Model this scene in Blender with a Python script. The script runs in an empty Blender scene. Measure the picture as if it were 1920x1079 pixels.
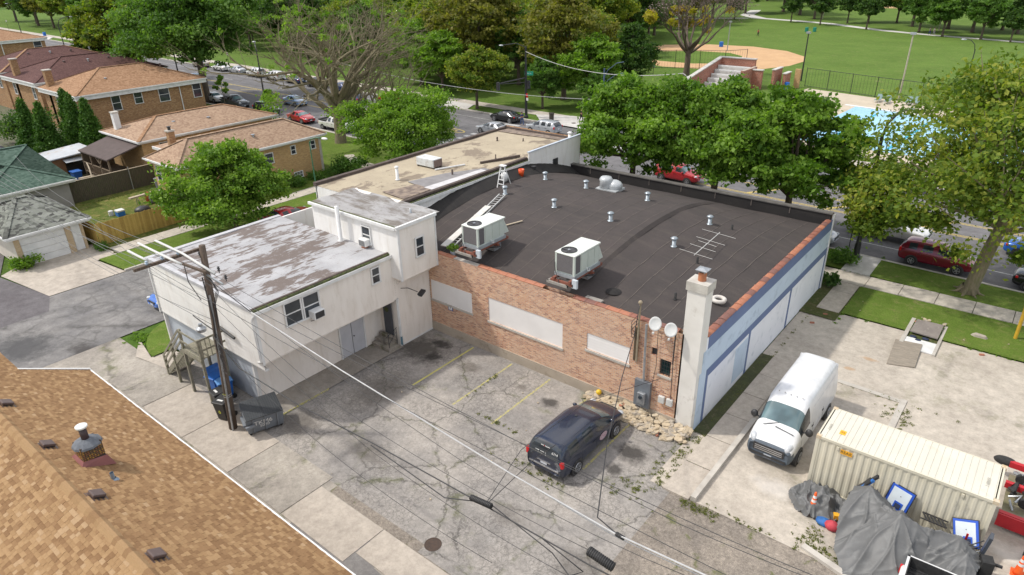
import bpy, math, random
import numpy as np
from mathutils import Vector, Matrix
from mathutils.bvhtree import BVHTree
R = random.Random(7)
sc = bpy.context.scene
COL = sc.collection
# ------------------------------------------------------------------ camera, world, sun, exposure
cam_d = bpy.data.cameras.new('camera'); cam = bpy.data.objects.new('camera', cam_d); COL.objects.link(cam)
cam_d.lens = 23.93; cam_d.sensor_width = 36; cam_d.clip_end = 4000; cam_d.clip_start = .1
yaw, pitch, roll = math.radians(-39.302), math.radians(26.028), math.radians(-1.1157)
fw = Vector((math.sin(yaw)*math.cos(pitch), math.cos(yaw)*math.cos(pitch), -math.sin(pitch)))
r0 = Vector((math.cos(yaw), -math.sin(yaw), 0)); u0 = r0.cross(fw)
r1 = r0*math.cos(roll)+u0*math.sin(roll); u1 = r1.cross(fw)
m3 = Matrix((r1, u1, -fw)).transposed()
cam.matrix_world = Matrix.Translation((0, 0, 19.8)) @ m3.to_4x4()
sc.camera = cam; CAXR, CAXU, CAXF = r1.copy(), u1.copy(), fw.copy()
w = bpy.data.worlds.new('World'); sc.world = w; w.use_nodes = True
nt = w.node_tree; nt.nodes.clear()
sky = nt.nodes.new('ShaderNodeTexSky'); sky.sky_type = 'NISHITA'; sky.sun_disc = False
sd = Vector((-0.64, -0.4, 1)).normalized()
sky.sun_elevation = math.asin(sd.z); sky.sun_rotation = math.atan2(sd.x, sd.y)
sky.air_density = 1.0; sky.dust_density = 1.5
bg = nt.nodes.new('ShaderNodeBackground'); bg.inputs[1].default_value = .15
ow = nt.nodes.new('ShaderNodeOutputWorld')
tcw = nt.nodes.new('ShaderNodeTexCoord'); mpw = nt.nodes.new('ShaderNodeMapping'); mpw.inputs['Scale'].default_value = (1, 1, 2.5)
cln = nt.nodes.new('ShaderNodeTexNoise'); cln.inputs['Scale'].default_value = 2.6; cln.inputs['Detail'].default_value = 7
clr = nt.nodes.new('ShaderNodeValToRGB'); clr.color_ramp.elements[0].position = .4; clr.color_ramp.elements[1].position = .58
cmx = nt.nodes.new('ShaderNodeMix'); cmx.data_type = 'RGBA'; cmx.inputs[7].default_value = (8.6, 8.3, 8.0, 1)      # sunlit broken cloud
nt.links.new(tcw.outputs['Generated'], mpw.inputs[0]); nt.links.new(mpw.outputs[0], cln.inputs[0]); nt.links.new(cln.outputs[0], clr.inputs[0])
nt.links.new(clr.outputs[0], cmx.inputs[0]); nt.links.new(sky.outputs[0], cmx.inputs[6]); nt.links.new(cmx.outputs[2], bg.inputs[0]); nt.links.new(bg.outputs[0], ow.inputs[0])
sl = bpy.data.lights.new('sun', 'SUN'); sl.energy = 2.5; sl.angle = math.radians(2.5); sl.color = (1, .95, .87)
so = bpy.data.objects.new('sun', sl); COL.objects.link(so)
so.rotation_euler = sd.to_track_quat('Z', 'Y').to_euler(); so.location = (0, 0, 60)
sc.view_settings.view_transform = 'Standard'; sc.view_settings.look = 'None'
sc.view_settings.exposure = .3; sc.view_settings.gamma = 1; sc.view_settings.use_curve_mapping = False
# ------------------------------------------------------------------ materials
MATS = {}
def srgb(h):
    if isinstance(h, str):
        c = [int(h[i:i+2], 16)/255 for i in (0, 2, 4)]
        return tuple(((x+.055)/1.055)**2.4 if x > .04045 else x/12.92 for x in c)
    return tuple(h)
class N:
    def __init__(s, name):
        s.m = bpy.data.materials.new(name); s.m.use_nodes = True; s.t = s.m.node_tree; s.t.nodes.clear()
        s.o = s.n('OutputMaterial'); s.b = s.n('BsdfPrincipled'); s.l(s.b, 0, s.o, 0)
        s.tc = s.n('TexCoord')
    def n(s, k, **kw):
        x = s.t.nodes.new('ShaderNode'+k)
        for a, v in kw.items(): setattr(x, a, v)
        return x
    def l(s, a, i, b, j):
        s.t.links.new(a.outputs[i], b.inputs[j])
    def map(s, scale=(1, 1, 1), rot=(0, 0, 0), src=None):
        x = s.n('Mapping'); x.inputs['Scale'].default_value = scale; x.inputs['Rotation'].default_value = rot
        if src: s.l(src, 0, x, 0)
        else: s.l(s.tc, 3, x, 0)
        return x
    def noise(s, sc_, det=4, rough=.55, src=None, dist=0):
        x = s.n('TexNoise'); x.inputs['Scale'].default_value = sc_; x.inputs['Detail'].default_value = det
        x.inputs['Roughness'].default_value = rough; x.inputs['Distortion'].default_value = dist
        if src: s.l(src, 0, x, 0)
        else: s.l(s.tc, 3, x, 0)
        return x
    def ramp(s, src, stops, i=0):
        x = s.n('ValToRGB'); e = x.color_ramp.elements
        e[0].position, e[0].color = stops[0][0], (*srgb(stops[0][1]), 1) if not isinstance(stops[0][1], (int, float)) else (stops[0][1],)*3+(1,)
        for k, (p, c) in enumerate(stops[1:]):
            q = e[1] if k == 0 else e.new(p)
            q.position = p; q.color = (*srgb(c), 1) if not isinstance(c, (int, float)) else (c, c, c, 1)
        s.l(src, i, x, 0); return x
    def mix(s, fac, a, b, mode='MIX', fi=0):
        x = s.n('Mix', data_type='RGBA', blend_type=mode)
        if hasattr(fac, 'outputs'): s.l(fac, fi, x, 0)
        else: x.inputs[0].default_value = fac
        for k, v in ((6, a), (7, b)):
            if hasattr(v, 'outputs'):
                s.t.links.new(v.outputs[2] if v.bl_idname == 'ShaderNodeMix' else v.outputs[0], x.inputs[k])
            else: x.inputs[k].default_value = (*srgb(v), 1)
        return x
    def color(s, x):
        s.t.links.new(x.outputs[2] if x.bl_idname == 'ShaderNodeMix' else x.outputs[0], s.b.inputs[0])
    def bump(s, src, st=.3, d=.02, i=0, prev=None):
        x = s.n('Bump'); x.inputs['Strength'].default_value = st; x.inputs['Distance'].default_value = d
        if src.bl_idname == 'ShaderNodeMix': i = 2
        s.l(src, i, x, 'Height')
        if prev: s.l(prev, 0, x, 'Normal')
        s.l(x, 0, s.b, 'Normal'); return x
def mt(name, c, c2=None, sc_=3, lo=.35, hi=.65, det=5, r=.8, metal=0, bump=0, bsc=None, stretch=None, c3=None, sc3=12, lo3=.55, hi3=.7, spec=.5, coat=0):
    """plain procedural surface: two tones mixed by noise, optional third for stains"""
    if name in MATS: return MATS[name]
    g = N(name); g.b.inputs['Roughness'].default_value = r; g.b.inputs['Metallic'].default_value = metal
    g.b.inputs['Specular IOR Level'].default_value = spec
    if coat: g.b.inputs['Coat Weight'].default_value = coat; g.b.inputs['Coat Roughness'].default_value = .05
    c2 = c2 or tuple(x*.86 for x in srgb(c))
    src = g.map(stretch) if stretch else None
    nz = g.noise(sc_, det, src=src)
    x = g.ramp(nz, [(lo, c), (hi, c2)])
    if c3:
        n3 = g.noise(sc3, 6, .65, src=src); f = g.ramp(n3, [(lo3, 0.), (hi3, 1.)]); x = g.mix(f, x, c3)
    g.color(x)
    if bump: g.bump(g.noise(bsc or sc_*6, 4, src=src), bump, .02)
    MATS[name] = g.m; return g.m
def glass(name='window_glass', c=(.02, .025, .03), r=.06):
    if name in MATS: return MATS[name]
    g = N(name); g.b.inputs['Roughness'].default_value = r; g.b.inputs['Specular IOR Level'].default_value = .7
    g.color(g.ramp(g.noise(.9, 2), [(.35, c), (.65, tuple(x*2.2 for x in c))]))
    MATS[name] = g.m; return g.m
def paint(name, c, flake=0, r=.25):
    if name in MATS: return MATS[name]
    g = N(name); g.b.inputs['Roughness'].default_value = r; g.b.inputs['Metallic'].default_value = flake
    g.b.inputs['Coat Weight'].default_value = .6; g.b.inputs['Coat Roughness'].default_value = .06
    c = srgb(c); g.color(g.ramp(g.noise(2.5, 4), [(.35, c), (.7, tuple(x*.82+.008 for x in c))]))
    g.bump(g.noise(1.3, 2), .05, .01)
    MATS[name] = g.m; return g.m
def brickmat(name, cols, mortar, bw=.215, bh=.075, patch=None):
    if name in MATS: return MATS[name]
    g = N(name); g.b.inputs['Roughness'].default_value = .9; g.b.inputs['Specular IOR Level'].default_value = .2
    sp = g.n('SeparateXYZ'); g.l(g.tc, 3, sp, 0)
    ad = g.n('Math', operation='ADD'); g.l(sp, 0, ad, 0); g.l(sp, 1, ad, 1)
    cb = g.n('CombineXYZ'); g.l(ad, 0, cb, 0); g.l(sp, 2, cb, 1)
    b = g.n('TexBrick'); g.l(cb, 0, b, 0)
    b.inputs['Scale'].default_value = 1; b.inputs['Brick Width'].default_value = bw; b.inputs['Row Height'].default_value = bh
    b.inputs['Mortar Size'].default_value = .011; b.inputs['Mortar Smooth'].default_value = .3; b.inputs['Bias'].default_value = 0
    b.inputs['Color1'].default_value = (0, 0, 0, 1); b.inputs['Color2'].default_value = (1, 1, 1, 1); b.inputs['Mortar'].default_value = (.5, .5, .5, 1)
    n = len(cols); ra = g.ramp(b, [((i+.5)/n, c) for i, c in enumerate(cols)])
    big = g.noise(.45, 4); bf = g.ramp(big, [(.35, 0.), (.68, .55)])
    x = g.mix(bf, ra, patch or cols[0])
    fine = g.noise(14, 4); x = g.mix(.35, x, g.ramp(fine, [(.3, .35), (.7, .65)]), 'OVERLAY')
    x = g.mix(b, x, mortar, fi=1)
    g.color(x)
    iv = g.n('Math', operation='SUBTRACT'); iv.inputs[0].default_value = 1; g.l(b, 1, iv, 1)
    g.bump(iv, .6, .012)
    MATS[name] = g.m; return g.m
def shinglemat(name, c, c2, c3, sx=4.5, sy=9):
    if name in MATS: return MATS[name]
    g = N(name); g.b.inputs['Roughness'].default_value = .95; g.b.inputs['Specular IOR Level'].default_value = .15
    mp = g.map((sx, sx, sy*1.8))
    v = g.n('TexVoronoi'); g.l(mp, 0, v, 0); v.inputs['Scale'].default_value = 1
    sp = g.n('SeparateColor'); g.l(v, 1, sp, 0)
    x = g.ramp(sp, [(.1, c2), (.5, c), (.9, c3)])
    big = g.noise(.5, 4); x = g.mix(g.ramp(big, [(.4, 0.), (.7, .35)]), x, c2)
    g.color(x); g.bump(v, .25, .02)
    MATS[name] = g.m; return g.m
# ------------------------------------------------------------------ mesh building
class MB:
    def __init__(s, o=(0, 0, 0)):
        s.v = []; s.f = []; s.mi = []; s.cur = 0
        s.o = Vector(o.location) if hasattr(o, 'location') else Vector(o)
    def add(s, vs, fs):
        k = len(s.v); s.v += [tuple(v) for v in vs]; s.f += [tuple(k+i for i in f) for f in fs]; s.mi += [s.cur]*len(fs); return s
    def poly(s, pts): return s.add(pts, [tuple(range(len(pts)))])
    def box(s, x0, x1, y0, y1, z0, z1):
        return s.add([(x, y, z) for z in (z0, z1) for y in (y0, y1) for x in (x0, x1)],
                     [(0, 2, 3, 1), (4, 5, 7, 6), (0, 1, 5, 4), (2, 6, 7, 3), (0, 4, 6, 2), (1, 3, 7, 5)])
    def ob(s, c, sz, rz=0, rx=0, ry=0, m=None):
        M = m or (Matrix.Rotation(rz, 3, 'Z') @ Matrix.Rotation(ry, 3, 'Y') @ Matrix.Rotation(rx, 3, 'X')); c = Vector(c)
        vs = [c+M @ Vector((x*sz[0]/2, y*sz[1]/2, z*sz[2]/2)) for z in (-1, 1) for y in (-1, 1) for x in (-1, 1)]
        return s.add(vs, [(0, 2, 3, 1), (4, 5, 7, 6), (0, 1, 5, 4), (2, 6, 7, 3), (0, 4, 6, 2), (1, 3, 7, 5)])
    def bar(s, a, b, w_, h_=None):
        a, b = Vector(a), Vector(b); d = (b-a); L = d.length; d.normalize()
        up = Vector((0, 0, 1)) if abs(d.z) < .95 else Vector((1, 0, 0))
        sx = d.cross(up).normalized(); sz = sx.cross(d)
        return s.ob((a+b)/2, (L, w_, h_ or w_), m=Matrix((d, sx, sz)).transposed())
    def tube(s, pts, r, n=8, cap=True):
        pts = [Vector(p) for p in pts]; m = len(pts); rs = r if isinstance(r, (list, tuple)) else [r]*m
        k = len(s.v); u = None
        for i, p in enumerate(pts):
            d = (pts[min(i+1, m-1)]-pts[max(i-1, 0)])
            d = d.normalized() if d.length > 1e-9 else Vector((0, 0, 1))
            if u is None: u = d.cross(Vector((0, 0, 1)) if abs(d.z) < .9 else Vector((1, 0, 0))).normalized()
            u = (u-d*u.dot(d)).normalized(); q = d.cross(u)
            for j in range(n):
                a = 2*math.pi*j/n; s.v.append(tuple(p+(u*math.cos(a)+q*math.sin(a))*rs[i]))
        for i in range(m-1):
            for j in range(n):
                a = k+i*n+j; b = k+i*n+(j+1) % n; s.f.append((a, b, b+n, a+n)); s.mi.append(s.cur)
        if cap:
            s.f.append(tuple(k+n-1-j for j in range(n))); s.f.append(tuple(k+(m-1)*n+j for j in range(n))); s.mi += [s.cur]*2
        return s
    def lathe(s, c, prof, n=16, cap=True):
        k = len(s.v); c = Vector(c)
        for r, z in prof:
            for j in range(n):
                a = 2*math.pi*j/n; s.v.append((c.x+r*math.cos(a), c.y+r*math.sin(a), c.z+z))
        for i in range(len(prof)-1):
            for j in range(n):
                a = k+i*n+j; b = k+i*n+(j+1) % n; s.f.append((a, b, b+n, a+n)); s.mi.append(s.cur)
        if cap:
            s.f.append(tuple(k+n-1-j for j in range(n))); s.f.append(tuple(k+(len(prof)-1)*n+j for j in range(n))); s.mi += [s.cur]*2
        return s
    def ball(s, c, r, n=10, m=6):
        rx, ry, rz = r if isinstance(r, (tuple, list)) else (r, r, r)
        k = len(s.v); c = Vector(c)
        for i in range(m+1):
            t = math.pi*i/m-math.pi/2
            for j in range(n):
                a = 2*math.pi*j/n; q = max(.02, math.cos(t)); s.v.append((c.x+rx*q*math.cos(a), c.y+ry*q*math.sin(a), c.z+rz*math.sin(t)))
        for i in range(m):
            for j in range(n):
                a = k+i*n+j; b = k+i*n+(j+1) % n; s.f.append((a, b, b+n, a+n)); s.mi.append(s.cur)
        return s
    def prism(s, pts, z0, z1):
        n = len(pts)
        vs = [(p[0], p[1], z0) for p in pts]+[(p[0], p[1], z1) for p in pts]
        ar = sum(pts[i][0]*pts[(i+1) % n][1]-pts[(i+1) % n][0]*pts[i][1] for i in range(n))
        fs = [tuple(range(n-1, -1, -1)), tuple(range(n, 2*n))]+[(i, (i+1) % n, n+(i+1) % n, n+i) for i in range(n)]
        if ar < 0: fs = [f[::-1] for f in fs]
        return s.add(vs, fs)
    def mesh(s, name, mats, smooth=False, off=None):
        me = bpy.data.meshes.new(name); o = s.o if off is None else off
        me.from_pydata([(v[0]-o[0], v[1]-o[1], v[2]-o[2]) for v in s.v], [], s.f)
        for m in (mats if isinstance(mats, (list, tuple)) else [mats]): me.materials.append(m)
        if any(s.mi): me.polygons.foreach_set('material_index', s.mi)
        if smooth: me.polygons.foreach_set('use_smooth', [True]*len(me.polygons))
        me.update(); return me
    def build(s, name, mats, parent=None, smooth=False):
        me = s.mesh(name, mats, smooth)
        o = bpy.data.objects.new(name, me); COL.objects.link(o)
        if parent: o.parent = parent
        else: o.location = s.o
        return o
def tag(o, label=None, cat=None, group=None, kind=None):
    if label: o['label'] = label
    if cat: o['category'] = cat
    if group: o['group'] = group
    if kind: o['kind'] = kind
    return o
def thing(name, label, cat, loc=(0, 0, 0), rz=0, group=None):
    o = bpy.data.objects.new(name, None); COL.objects.link(o); o.location = loc; o.rotation_euler = (0, 0, rz); o.empty_display_size = .3
    return tag(o, label, cat, group)
def struct(name, b, m): return tag(b.build(name, m), kind='structure')
def kids(o): return KID.get(o.name, [])
def dup(root, loc, rz=None, label=None, group=None, scale=None, swap=None):
    def cp(o, par):
        c = o.copy(); COL.objects.link(c)
        if par: c.parent = par
        if swap and o.type == 'MESH':
            for i, sl_ in enumerate(c.material_slots):
                if sl_.material and sl_.material.name in swap:
                    sl_.link = 'OBJECT'; sl_.material = swap[sl_.material.name]
        for ch in list(o.children): cp(ch, c)
        return c
    r = cp(root, None); r.location = loc
    if rz is not None: r.rotation_euler = (0, 0, rz)
    if scale: r.scale = scale if hasattr(scale, '__len__') else (scale,)*3
    if label: r['label'] = label
    if group: r['group'] = group
    return r
def bevel(o, w_=.02, seg=2):
    m = o.modifiers.new('bevel', 'BEVEL'); m.width = w_; m.segments = seg; m.limit_method = 'ANGLE'; m.angle_limit = math.radians(40); return o
def textmesh(body, size, name, m, parent, mw, ext=.002):
    cu = bpy.data.curves.new(name, 'FONT'); cu.body = body; cu.size = size; cu.extrude = ext; cu.align_x = 'CENTER'; cu.align_y = 'CENTER'
    t = bpy.data.objects.new(name, cu); COL.objects.link(t)
    dg = bpy.context.evaluated_depsgraph_get(); me = bpy.data.meshes.new_from_object(t.evaluated_get(dg)); bpy.data.objects.remove(t)
    me.materials.clear(); me.materials.append(m)
    o = bpy.data.objects.new(name, me); COL.objects.link(o)
    if parent: o.parent = parent
    o.matrix_local = mw; return o
def frame_m(o, x, y):
    """matrix with origin o, text x axis and y axis"""
    x, y = Vector(x).normalized(), Vector(y).normalized(); z = x.cross(y)
    M = Matrix((x, y, z)).transposed().to_4x4(); M.translation = o; return M
# frequently used surfaces
white = mt('white_trim', (.74, .74, .73), (.62, .62, .61), 2, r=.6)
black = mt('black_plastic', (.025, .025, .027), (.04, .04, .042), 6, r=.5)
dark = mt('dark_rubber', (.02, .02, .02), (.035, .035, .035), 9, r=.85)
galv = mt('galvanised_steel', (.46, .48, .5), (.32, .34, .36), 6, r=.4, metal=.6)
steel = mt('bright_steel', (.6, .6, .6), (.45, .45, .46), 6, r=.3, metal=.8)
blackpaint = mt('black_paint', (.02, .022, .025), (.03, .03, .03), 5, r=.4)
GL = glass()
# ------------------------------------------------------------------ ground materials
def asphalt(name, c, c2, crack=.9, csc=.9, stains=(), weeds=0, grain=.5, crackc=(.045, .042, .038), streak=None):
    g = N(name); g.b.inputs['Roughness'].default_value = .92; g.b.inputs['Specular IOR Level'].default_value = .25
    big = g.noise(.32, 6, .62); x = g.ramp(big, [(.36, c), (.62, c2)])
    med = g.noise(2.1, 6, .7); x = g.mix(.45, x, g.ramp(med, [(.32, .3), (.7, .68)]), 'OVERLAY')
    if streak:
        ns = g.noise(1, 5, src=g.map(streak)); x = g.mix(.35, x, g.ramp(ns, [(.35, .32), (.65, .62)]), 'OVERLAY')
    fine = g.noise(26, 5, .8); x = g.mix(grain, x, g.ramp(fine, [(.3, .25), (.7, .74)]), 'OVERLAY')
    spk = g.ramp(g.noise(5, 8, .82), [(.56, 0.), (.66, .55 if crack > .5 else .12)]); x = g._m(spk, x, tuple(v*.42 for v in srgb(c2)))
    mot = g.noise(7, 6, .75); x = g.mix(grain*.8, x, g.ramp(mot, [(.35, .3), (.65, .68)]), 'OVERLAY')
    bsrc = fine
    if crack:
        dn = g.noise(1.6, 5, .65); dv = g.n('VectorMath', operation='SCALE'); g.l(dn, 1, dv, 0); dv.inputs['Scale'].default_value = .8
        av = g.n('VectorMath', operation='ADD'); g.l(g.tc, 3, av, 0); g.l(dv, 0, av, 1)
        for k, (s_, wd, amt) in enumerate(((csc*.2, .03, 1.), (csc*3.2, .2, .7))[:2 if crack > .65 else 1]):
            v = g.n('TexVoronoi', feature='DISTANCE_TO_EDGE'); v.inputs['Scale'].default_value = s_; g.l(av, 0, v, 0)
            lo = .0012 if k == 0 else .004
            cr = g.ramp(v, [(lo, 1.), (wd*.45, 0.)])
            ms = g.noise(.35 if k else .25, 3); mk = g.ramp(ms, [(.45, 0.), (.54, amt)] if k else [(.4, 0.), (.5, amt)])
            f = g.mix(1, cr, mk, 'MULTIPLY'); f2 = g.mix(1-crack, f, (0, 0, 0))
            f3 = g.mix(.25, f2, (0, 0, 0)); x = g._m(f3, x, crackc)
            if weeds and k == 0:
                wide = g.ramp(v, [(.002, 1.), (wd*1.6, 0.)]); wn = g.ramp(g.noise(1.1, 5, .7), [(.5, 0.), (.6, weeds)])
                x = g._m(g.mix(1, wide, wn, 'MULTIPLY'), x, (.10, .115, .03))
    for (sx, sy, rx, ry, st, colr) in stains:
        mp = g.n('Mapping', vector_type='TEXTURE'); mp.inputs['Location'].default_value = (sx, sy, 0); mp.inputs['Scale'].default_value = (rx, ry, 1)
        g.l(g.tc, 3, mp, 0); ln = g.n('VectorMath', operation='LENGTH'); g.l(mp, 0, ln, 0)
        nn = g.noise(1.7, 6, .72); ad = g.n('Math', operation='MULTIPLY_ADD'); g.l(nn, 0, ad, 0); ad.inputs[1].default_value = 1.7
        g.l(ln, 'Value', ad, 2)
        f = g.ramp(ad, [(.0, 0), (.99, 0)]); e = f.color_ramp.elements; e[0].position = .0; e[0].color = (st, st, st, 1); e[1].position = 1.0
        mr = g.n('MapRange'); mr.inputs[1].default_value = 1.25; mr.inputs[2].default_value = 1.85; mr.inputs[3].default_value = st; mr.inputs[4].default_value = 0
        g.l(ad, 0, mr, 0); g.t.nodes.remove(f); x = g._m(mr, x, colr)
    g.color(x); g.bump(bsrc, .35, .012)
    MATS[name] = g.m; return g.m
def _m(s, f, a, b):
    x = s.n('Mix', data_type='RGBA'); s.t.links.new(f.outputs[2] if f.bl_idname == 'ShaderNodeMix' else f.outputs[0], x.inputs[0])
    for k, v in ((6, a), (7, b)):
        if hasattr(v, 'outputs'): s.t.links.new(v.outputs[2] if v.bl_idname == 'ShaderNodeMix' else v.outputs[0], x.inputs[k])
        else: x.inputs[k].default_value = (*srgb(v), 1)
    return x
N._m = _m
oil = (.035, .032, .03); dirt_shade = (.1, .088, .075)
lot_m = asphalt('lot_asphalt', (.36, .332, .3), (.255, .24, .225), .85, 1.3, [
    (-24.9, 22.2, 2.1, 1.5, .85, (.075, .068, .06)), (-24.2, 23.3, .9, .5, .8, oil), (-23.7, 22.0, .6, .5, .8, oil), (-20.5, 14.5, 1.6, .8, .5, dirt_shade), (-18, 22.6, .5, .3, .6, dirt_shade), (-13.0, 15.4, 1.2, .7, .4, dirt_shade), (-23.6, 18.0, 1.6, 2.3, .6, dirt_shade), (-11.0, 21.6, .95, .8, .85, oil), (-11.1, 20.2, .45, .5, .75, oil),
    (-24.6, 13.9, 1.3, 1.3, .6, dirt_shade), (-16.1, 22.4, .6, .5, .8, oil), (-21.4, 22.4, .8, .6, .6, dirt_shade), (-9.2, 15.0, 1.5, 1.2, .5, dirt_shade)], weeds=.45)  # leading patch paints the shadowy spot by the dumpster; the others are stains
road_m = asphalt('road_asphalt', (.175, .17, .175), (.14, .137, .14), .35, .35, [], 0, .3, streak=(.05, 1.2, 1))
side_m = asphalt('side_street_asphalt', (.235, .225, .215), (.165, .16, .16), .7, .22, [
    (-43.3, 8.4, 2.6, 2.0, .75, (.06, .06, .062)), (-39.6, 10.4, 2.4, .9, .8, (.055, .05, .048)), (-46, 5.5, 4, 3, .5, (.08, .08, .083))], 0, .3, streak=(1.2, .12, 1))
alley_dark = asphalt('alley_asphalt_dark', (.15, .14, .145), (.115, .105, .11), .5, .4, [], .4, .35)
patch_m = asphalt('asphalt_patch', (.22, .21, .2), (.17, .16, .155), .2, .5, [], 0, .45)
gravel_m = asphalt('gravel_dirt', (.3, .26, .215), (.2, .175, .15), .6, 2.2, [], .8, 1.)
conc_m = asphalt('concrete', (.46, .41, .35), (.39, .345, .295), .15, .35, [], 0, .22)
conc_old = asphalt('old_concrete', (.4, .365, .315), (.27, .245, .215), .6, .5, [(-29, 10.6, 5, .8, .5, (.2, .185, .17))], .5, .35)
plot_m = asphalt('plot_concrete', (.5, .45, .385), (.41, .365, .31), .3, .25, [
    (-4.8, 36, .5, .2, .5, (.4, .22, .08)), (-5.4, 34.4, .35, .2, .5, (.4, .22, .08)), (-5.3, 23.2, 1.1, .7, .35, (.62, .6, .58)), (3, 25, 1.4, .8, .4, (.65, .63, .6))], .3, .25)
walk_m = asphalt('sidewalk_concrete', (.5, .455, .39), (.42, .38, .33), .1, .5, [], 0, .2)
pale_m = asphalt('pale_concrete', (.56, .55, .52), (.5, .48, .46), .05, .5, [], 0, .15)
def grassmat(name, a, b, c, s=1.):
    g = N(name); g.b.inputs['Roughness'].default_value = .95; g.b.inputs['Specular IOR Level'].default_value = .1
    x = g.ramp(g.noise(.35*s, 6, .6), [(.35, a), (.65, b)])
    x = g.mix(g.ramp(g.noise(2.2*s, 6, .7), [(.5, 0.), (.68, .7)]), x, c)
    x = g._m(g.ramp(g.noise(.55*s**.5, 7, .75), [(.6, 0.), (.7, .6)]), x, (.24, .19, .11))
    x = g.mix(.6, x, g.ramp(g.noise(16*s, 4, .75), [(.3, .22), (.7, .74)]), 'OVERLAY')
    g.color(x); g.bump(g.noise(22*s, 4, .7), .8, .05); MATS[name] = g.m; return g.m
lawn_m = grassmat('lawn_grass', (.13, .195, .035), (.09, .145, .022), (.18, .2, .06))
park_m = grassmat('park_grass', (.11, .18, .034), (.085, .145, .026), (.15, .19, .05), .35)
yard_m = grassmat('yard_grass', (.13, .15, .035), (.08, .115, .025), (.3, .22, .1))
scrub_m = grassmat('scrub_soil', (.1, .1, .04), (.07, .095, .03), (.2, .16, .1), 2)
mulch = mt('soil_mulch', (.09, .07, .055), (.05, .04, .03), 4, r=.95, bump=.5)
sand_m = mt('infield_clay', (.52, .33, .17), (.46, .285, .145), .3, r=.95, c3=(.56, .38, .22), sc3=.8)
yel = mt('yellow_road_paint', (.62, .45, .08), (.48, .38, .13), 3, r=.8, c3=(.2, .19, .17), sc3=9, lo3=.5, hi3=.62)
yel2 = mt('faded_yellow_paint', (.5, .46, .12), (.42, .38, .16), 3, r=.8, c3=(.27, .25, .21), sc3=7, lo3=.44, hi3=.6)
wht = mt('white_road_paint', (.55, .55, .53), (.42, .42, .41), 3, r=.8, c3=(.2, .2, .2), sc3=9, lo3=.5, hi3=.64)
# ------------------------------------------------------------------ ground sheets
def sheet(name, pts, z, m):
    b = MB(); p = [(x, y, z) for x, y in pts]
    ar = sum(p[i][0]*p[(i+1) % len(p)][1]-p[(i+1) % len(p)][0]*p[i][1] for i in range(len(p)))
    if ar < 0: p = p[::-1]
    return struct(name, b.poly(p), m)
def rect(x0, x1, y0, y1): return [(x0, y0), (x1, y0), (x1, y1), (x0, y1)]
K = -.035
def ny(x, d=0): return 50.1+K*x+d      # near kerb line of the main street
def fy(x, d=0): return 70.0+K*x+d      # far kerb line
sheet('ground', rect(-2200, 1500, -300, 2600), -.06, grassmat('far_grass', (.07, .13, .02), (.055, .105, .018), (.09, .13, .03), .2))
sheet('park_lawn', [(-420, fy(-420, .2)), (160, fy(160, .2)), (160, 420), (-420, 420)], .05, park_m)
sheet('main_road', [(-600, ny(-600)), (200, ny(200)), (200, fy(200)), (-600, fy(-600))], 0, road_m)
sheet('side_road', [(-49.4, -40), (-40, -40), (-40, ny(-40)), (-49.4, ny(-49))], -.004, side_m)
sheet('parking_lot', rect(-26, -8.6, 12.3, 24.35), 0, lot_m)
sheet('porch_pavement', rect(-27.45, -25.75, 13.4, 21.7), .06, conc_old)
sheet('alley_ground', rect(-40, 40, 4, 12.35), -.008, conc_old)
sheet('lot_alley_asphalt', [(-19.7, 12.35), (-19.7, 11.9), (-14.3, 11.85), (-8, 11.9), (40, 11.9), (40, 20.6), (-8.6, 20.6), (-8.6, 12.35)], -.001, gravel_m)
sheet('lot_apron', rect(-14.5, -8.6, 11.9, 12.3), .002, lot_m)
sheet('alley_patch', [(-19.6, 8.2), (-12, 8.2), (-12, 10.1), (-15.2, 10.4), (-15.9, 11.2), (-19.4, 10.9)], 0, patch_m)
for i in range(12):
    x0 = -35.8+i*3.9
    if x0 > -16.5 and x0 < -13: pass
    b = MB((x0, 11.1, 0)); j = R.uniform(-.02, .02)
    y0 = 9.9 if x0 < -19.9 else 10.45; y1 = 12.5 if x0 < -20.5 else 11.85
    b.prism([(x0+.02, y0), (x0+3.86, y0+j), (x0+3.86, y1), (x0+.02, y1)], -.05, .012+R.uniform(0, .012))
    tag(b.build('alley_slab', conc_m if i % 3 else conc_old), kind='structure')
sheet('west_alley_asphalt', [(-47.1, 4), (-47.1, 11.1), (-49.5, 12.0), (-55.7, 11.0), (-60, 12.6), (-140, 12.6), (-140, 4)], 0, alley_dark)
sheet('garage_apron', [(-49.4, 11.95), (-49.4, 16.9), (-53.1, 16.5), (-53.2, 18), (-56.9, 18), (-56.9, 12.7), (-55.8, 11.1)], .03, conc_m)
sheet('west_verge', [(-53.1, 16.6), (-49.6, 16.9), (-49.6, ny(-50, -2)), (-53.1, ny(-53, -2))], .1, lawn_m)
sheet('west_yard', rect(-69, -54.75, 17.6, 30), .09, yard_m)
sheet('west_lots', rect(-200, -69, 12.7, 52), .06, mt('yard_ground', (.12, .11, .08), (.08, .1, .04), .6, r=.95, c3=(.2, .18, .15), sc3=1.5, bump=.4))
sheet('house_front_lawn', [(-69, 30), (-54.75, 30), (-54.75, ny(-55, -.4)), (-110, ny(-110, -.4)), (-110, 44), (-69, 44)], .1, lawn_m)
sheet('street_front_lawn', [(-320, 52), (-110, 44), (-110, ny(-110, -.4)), (-320, ny(-320, -.4))], .1, lawn_m)
sheet('east_verge', [(-39.7, 15.6), (-39.55, 14.7), (-39.15, 13.9), (-38.5, 13.3), (-37.6, 12.8), (-36.7, 12.5), (-36.1, 12.45), (-36.0, 46), (-39.7, 46)], .1, lawn_m)
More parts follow.
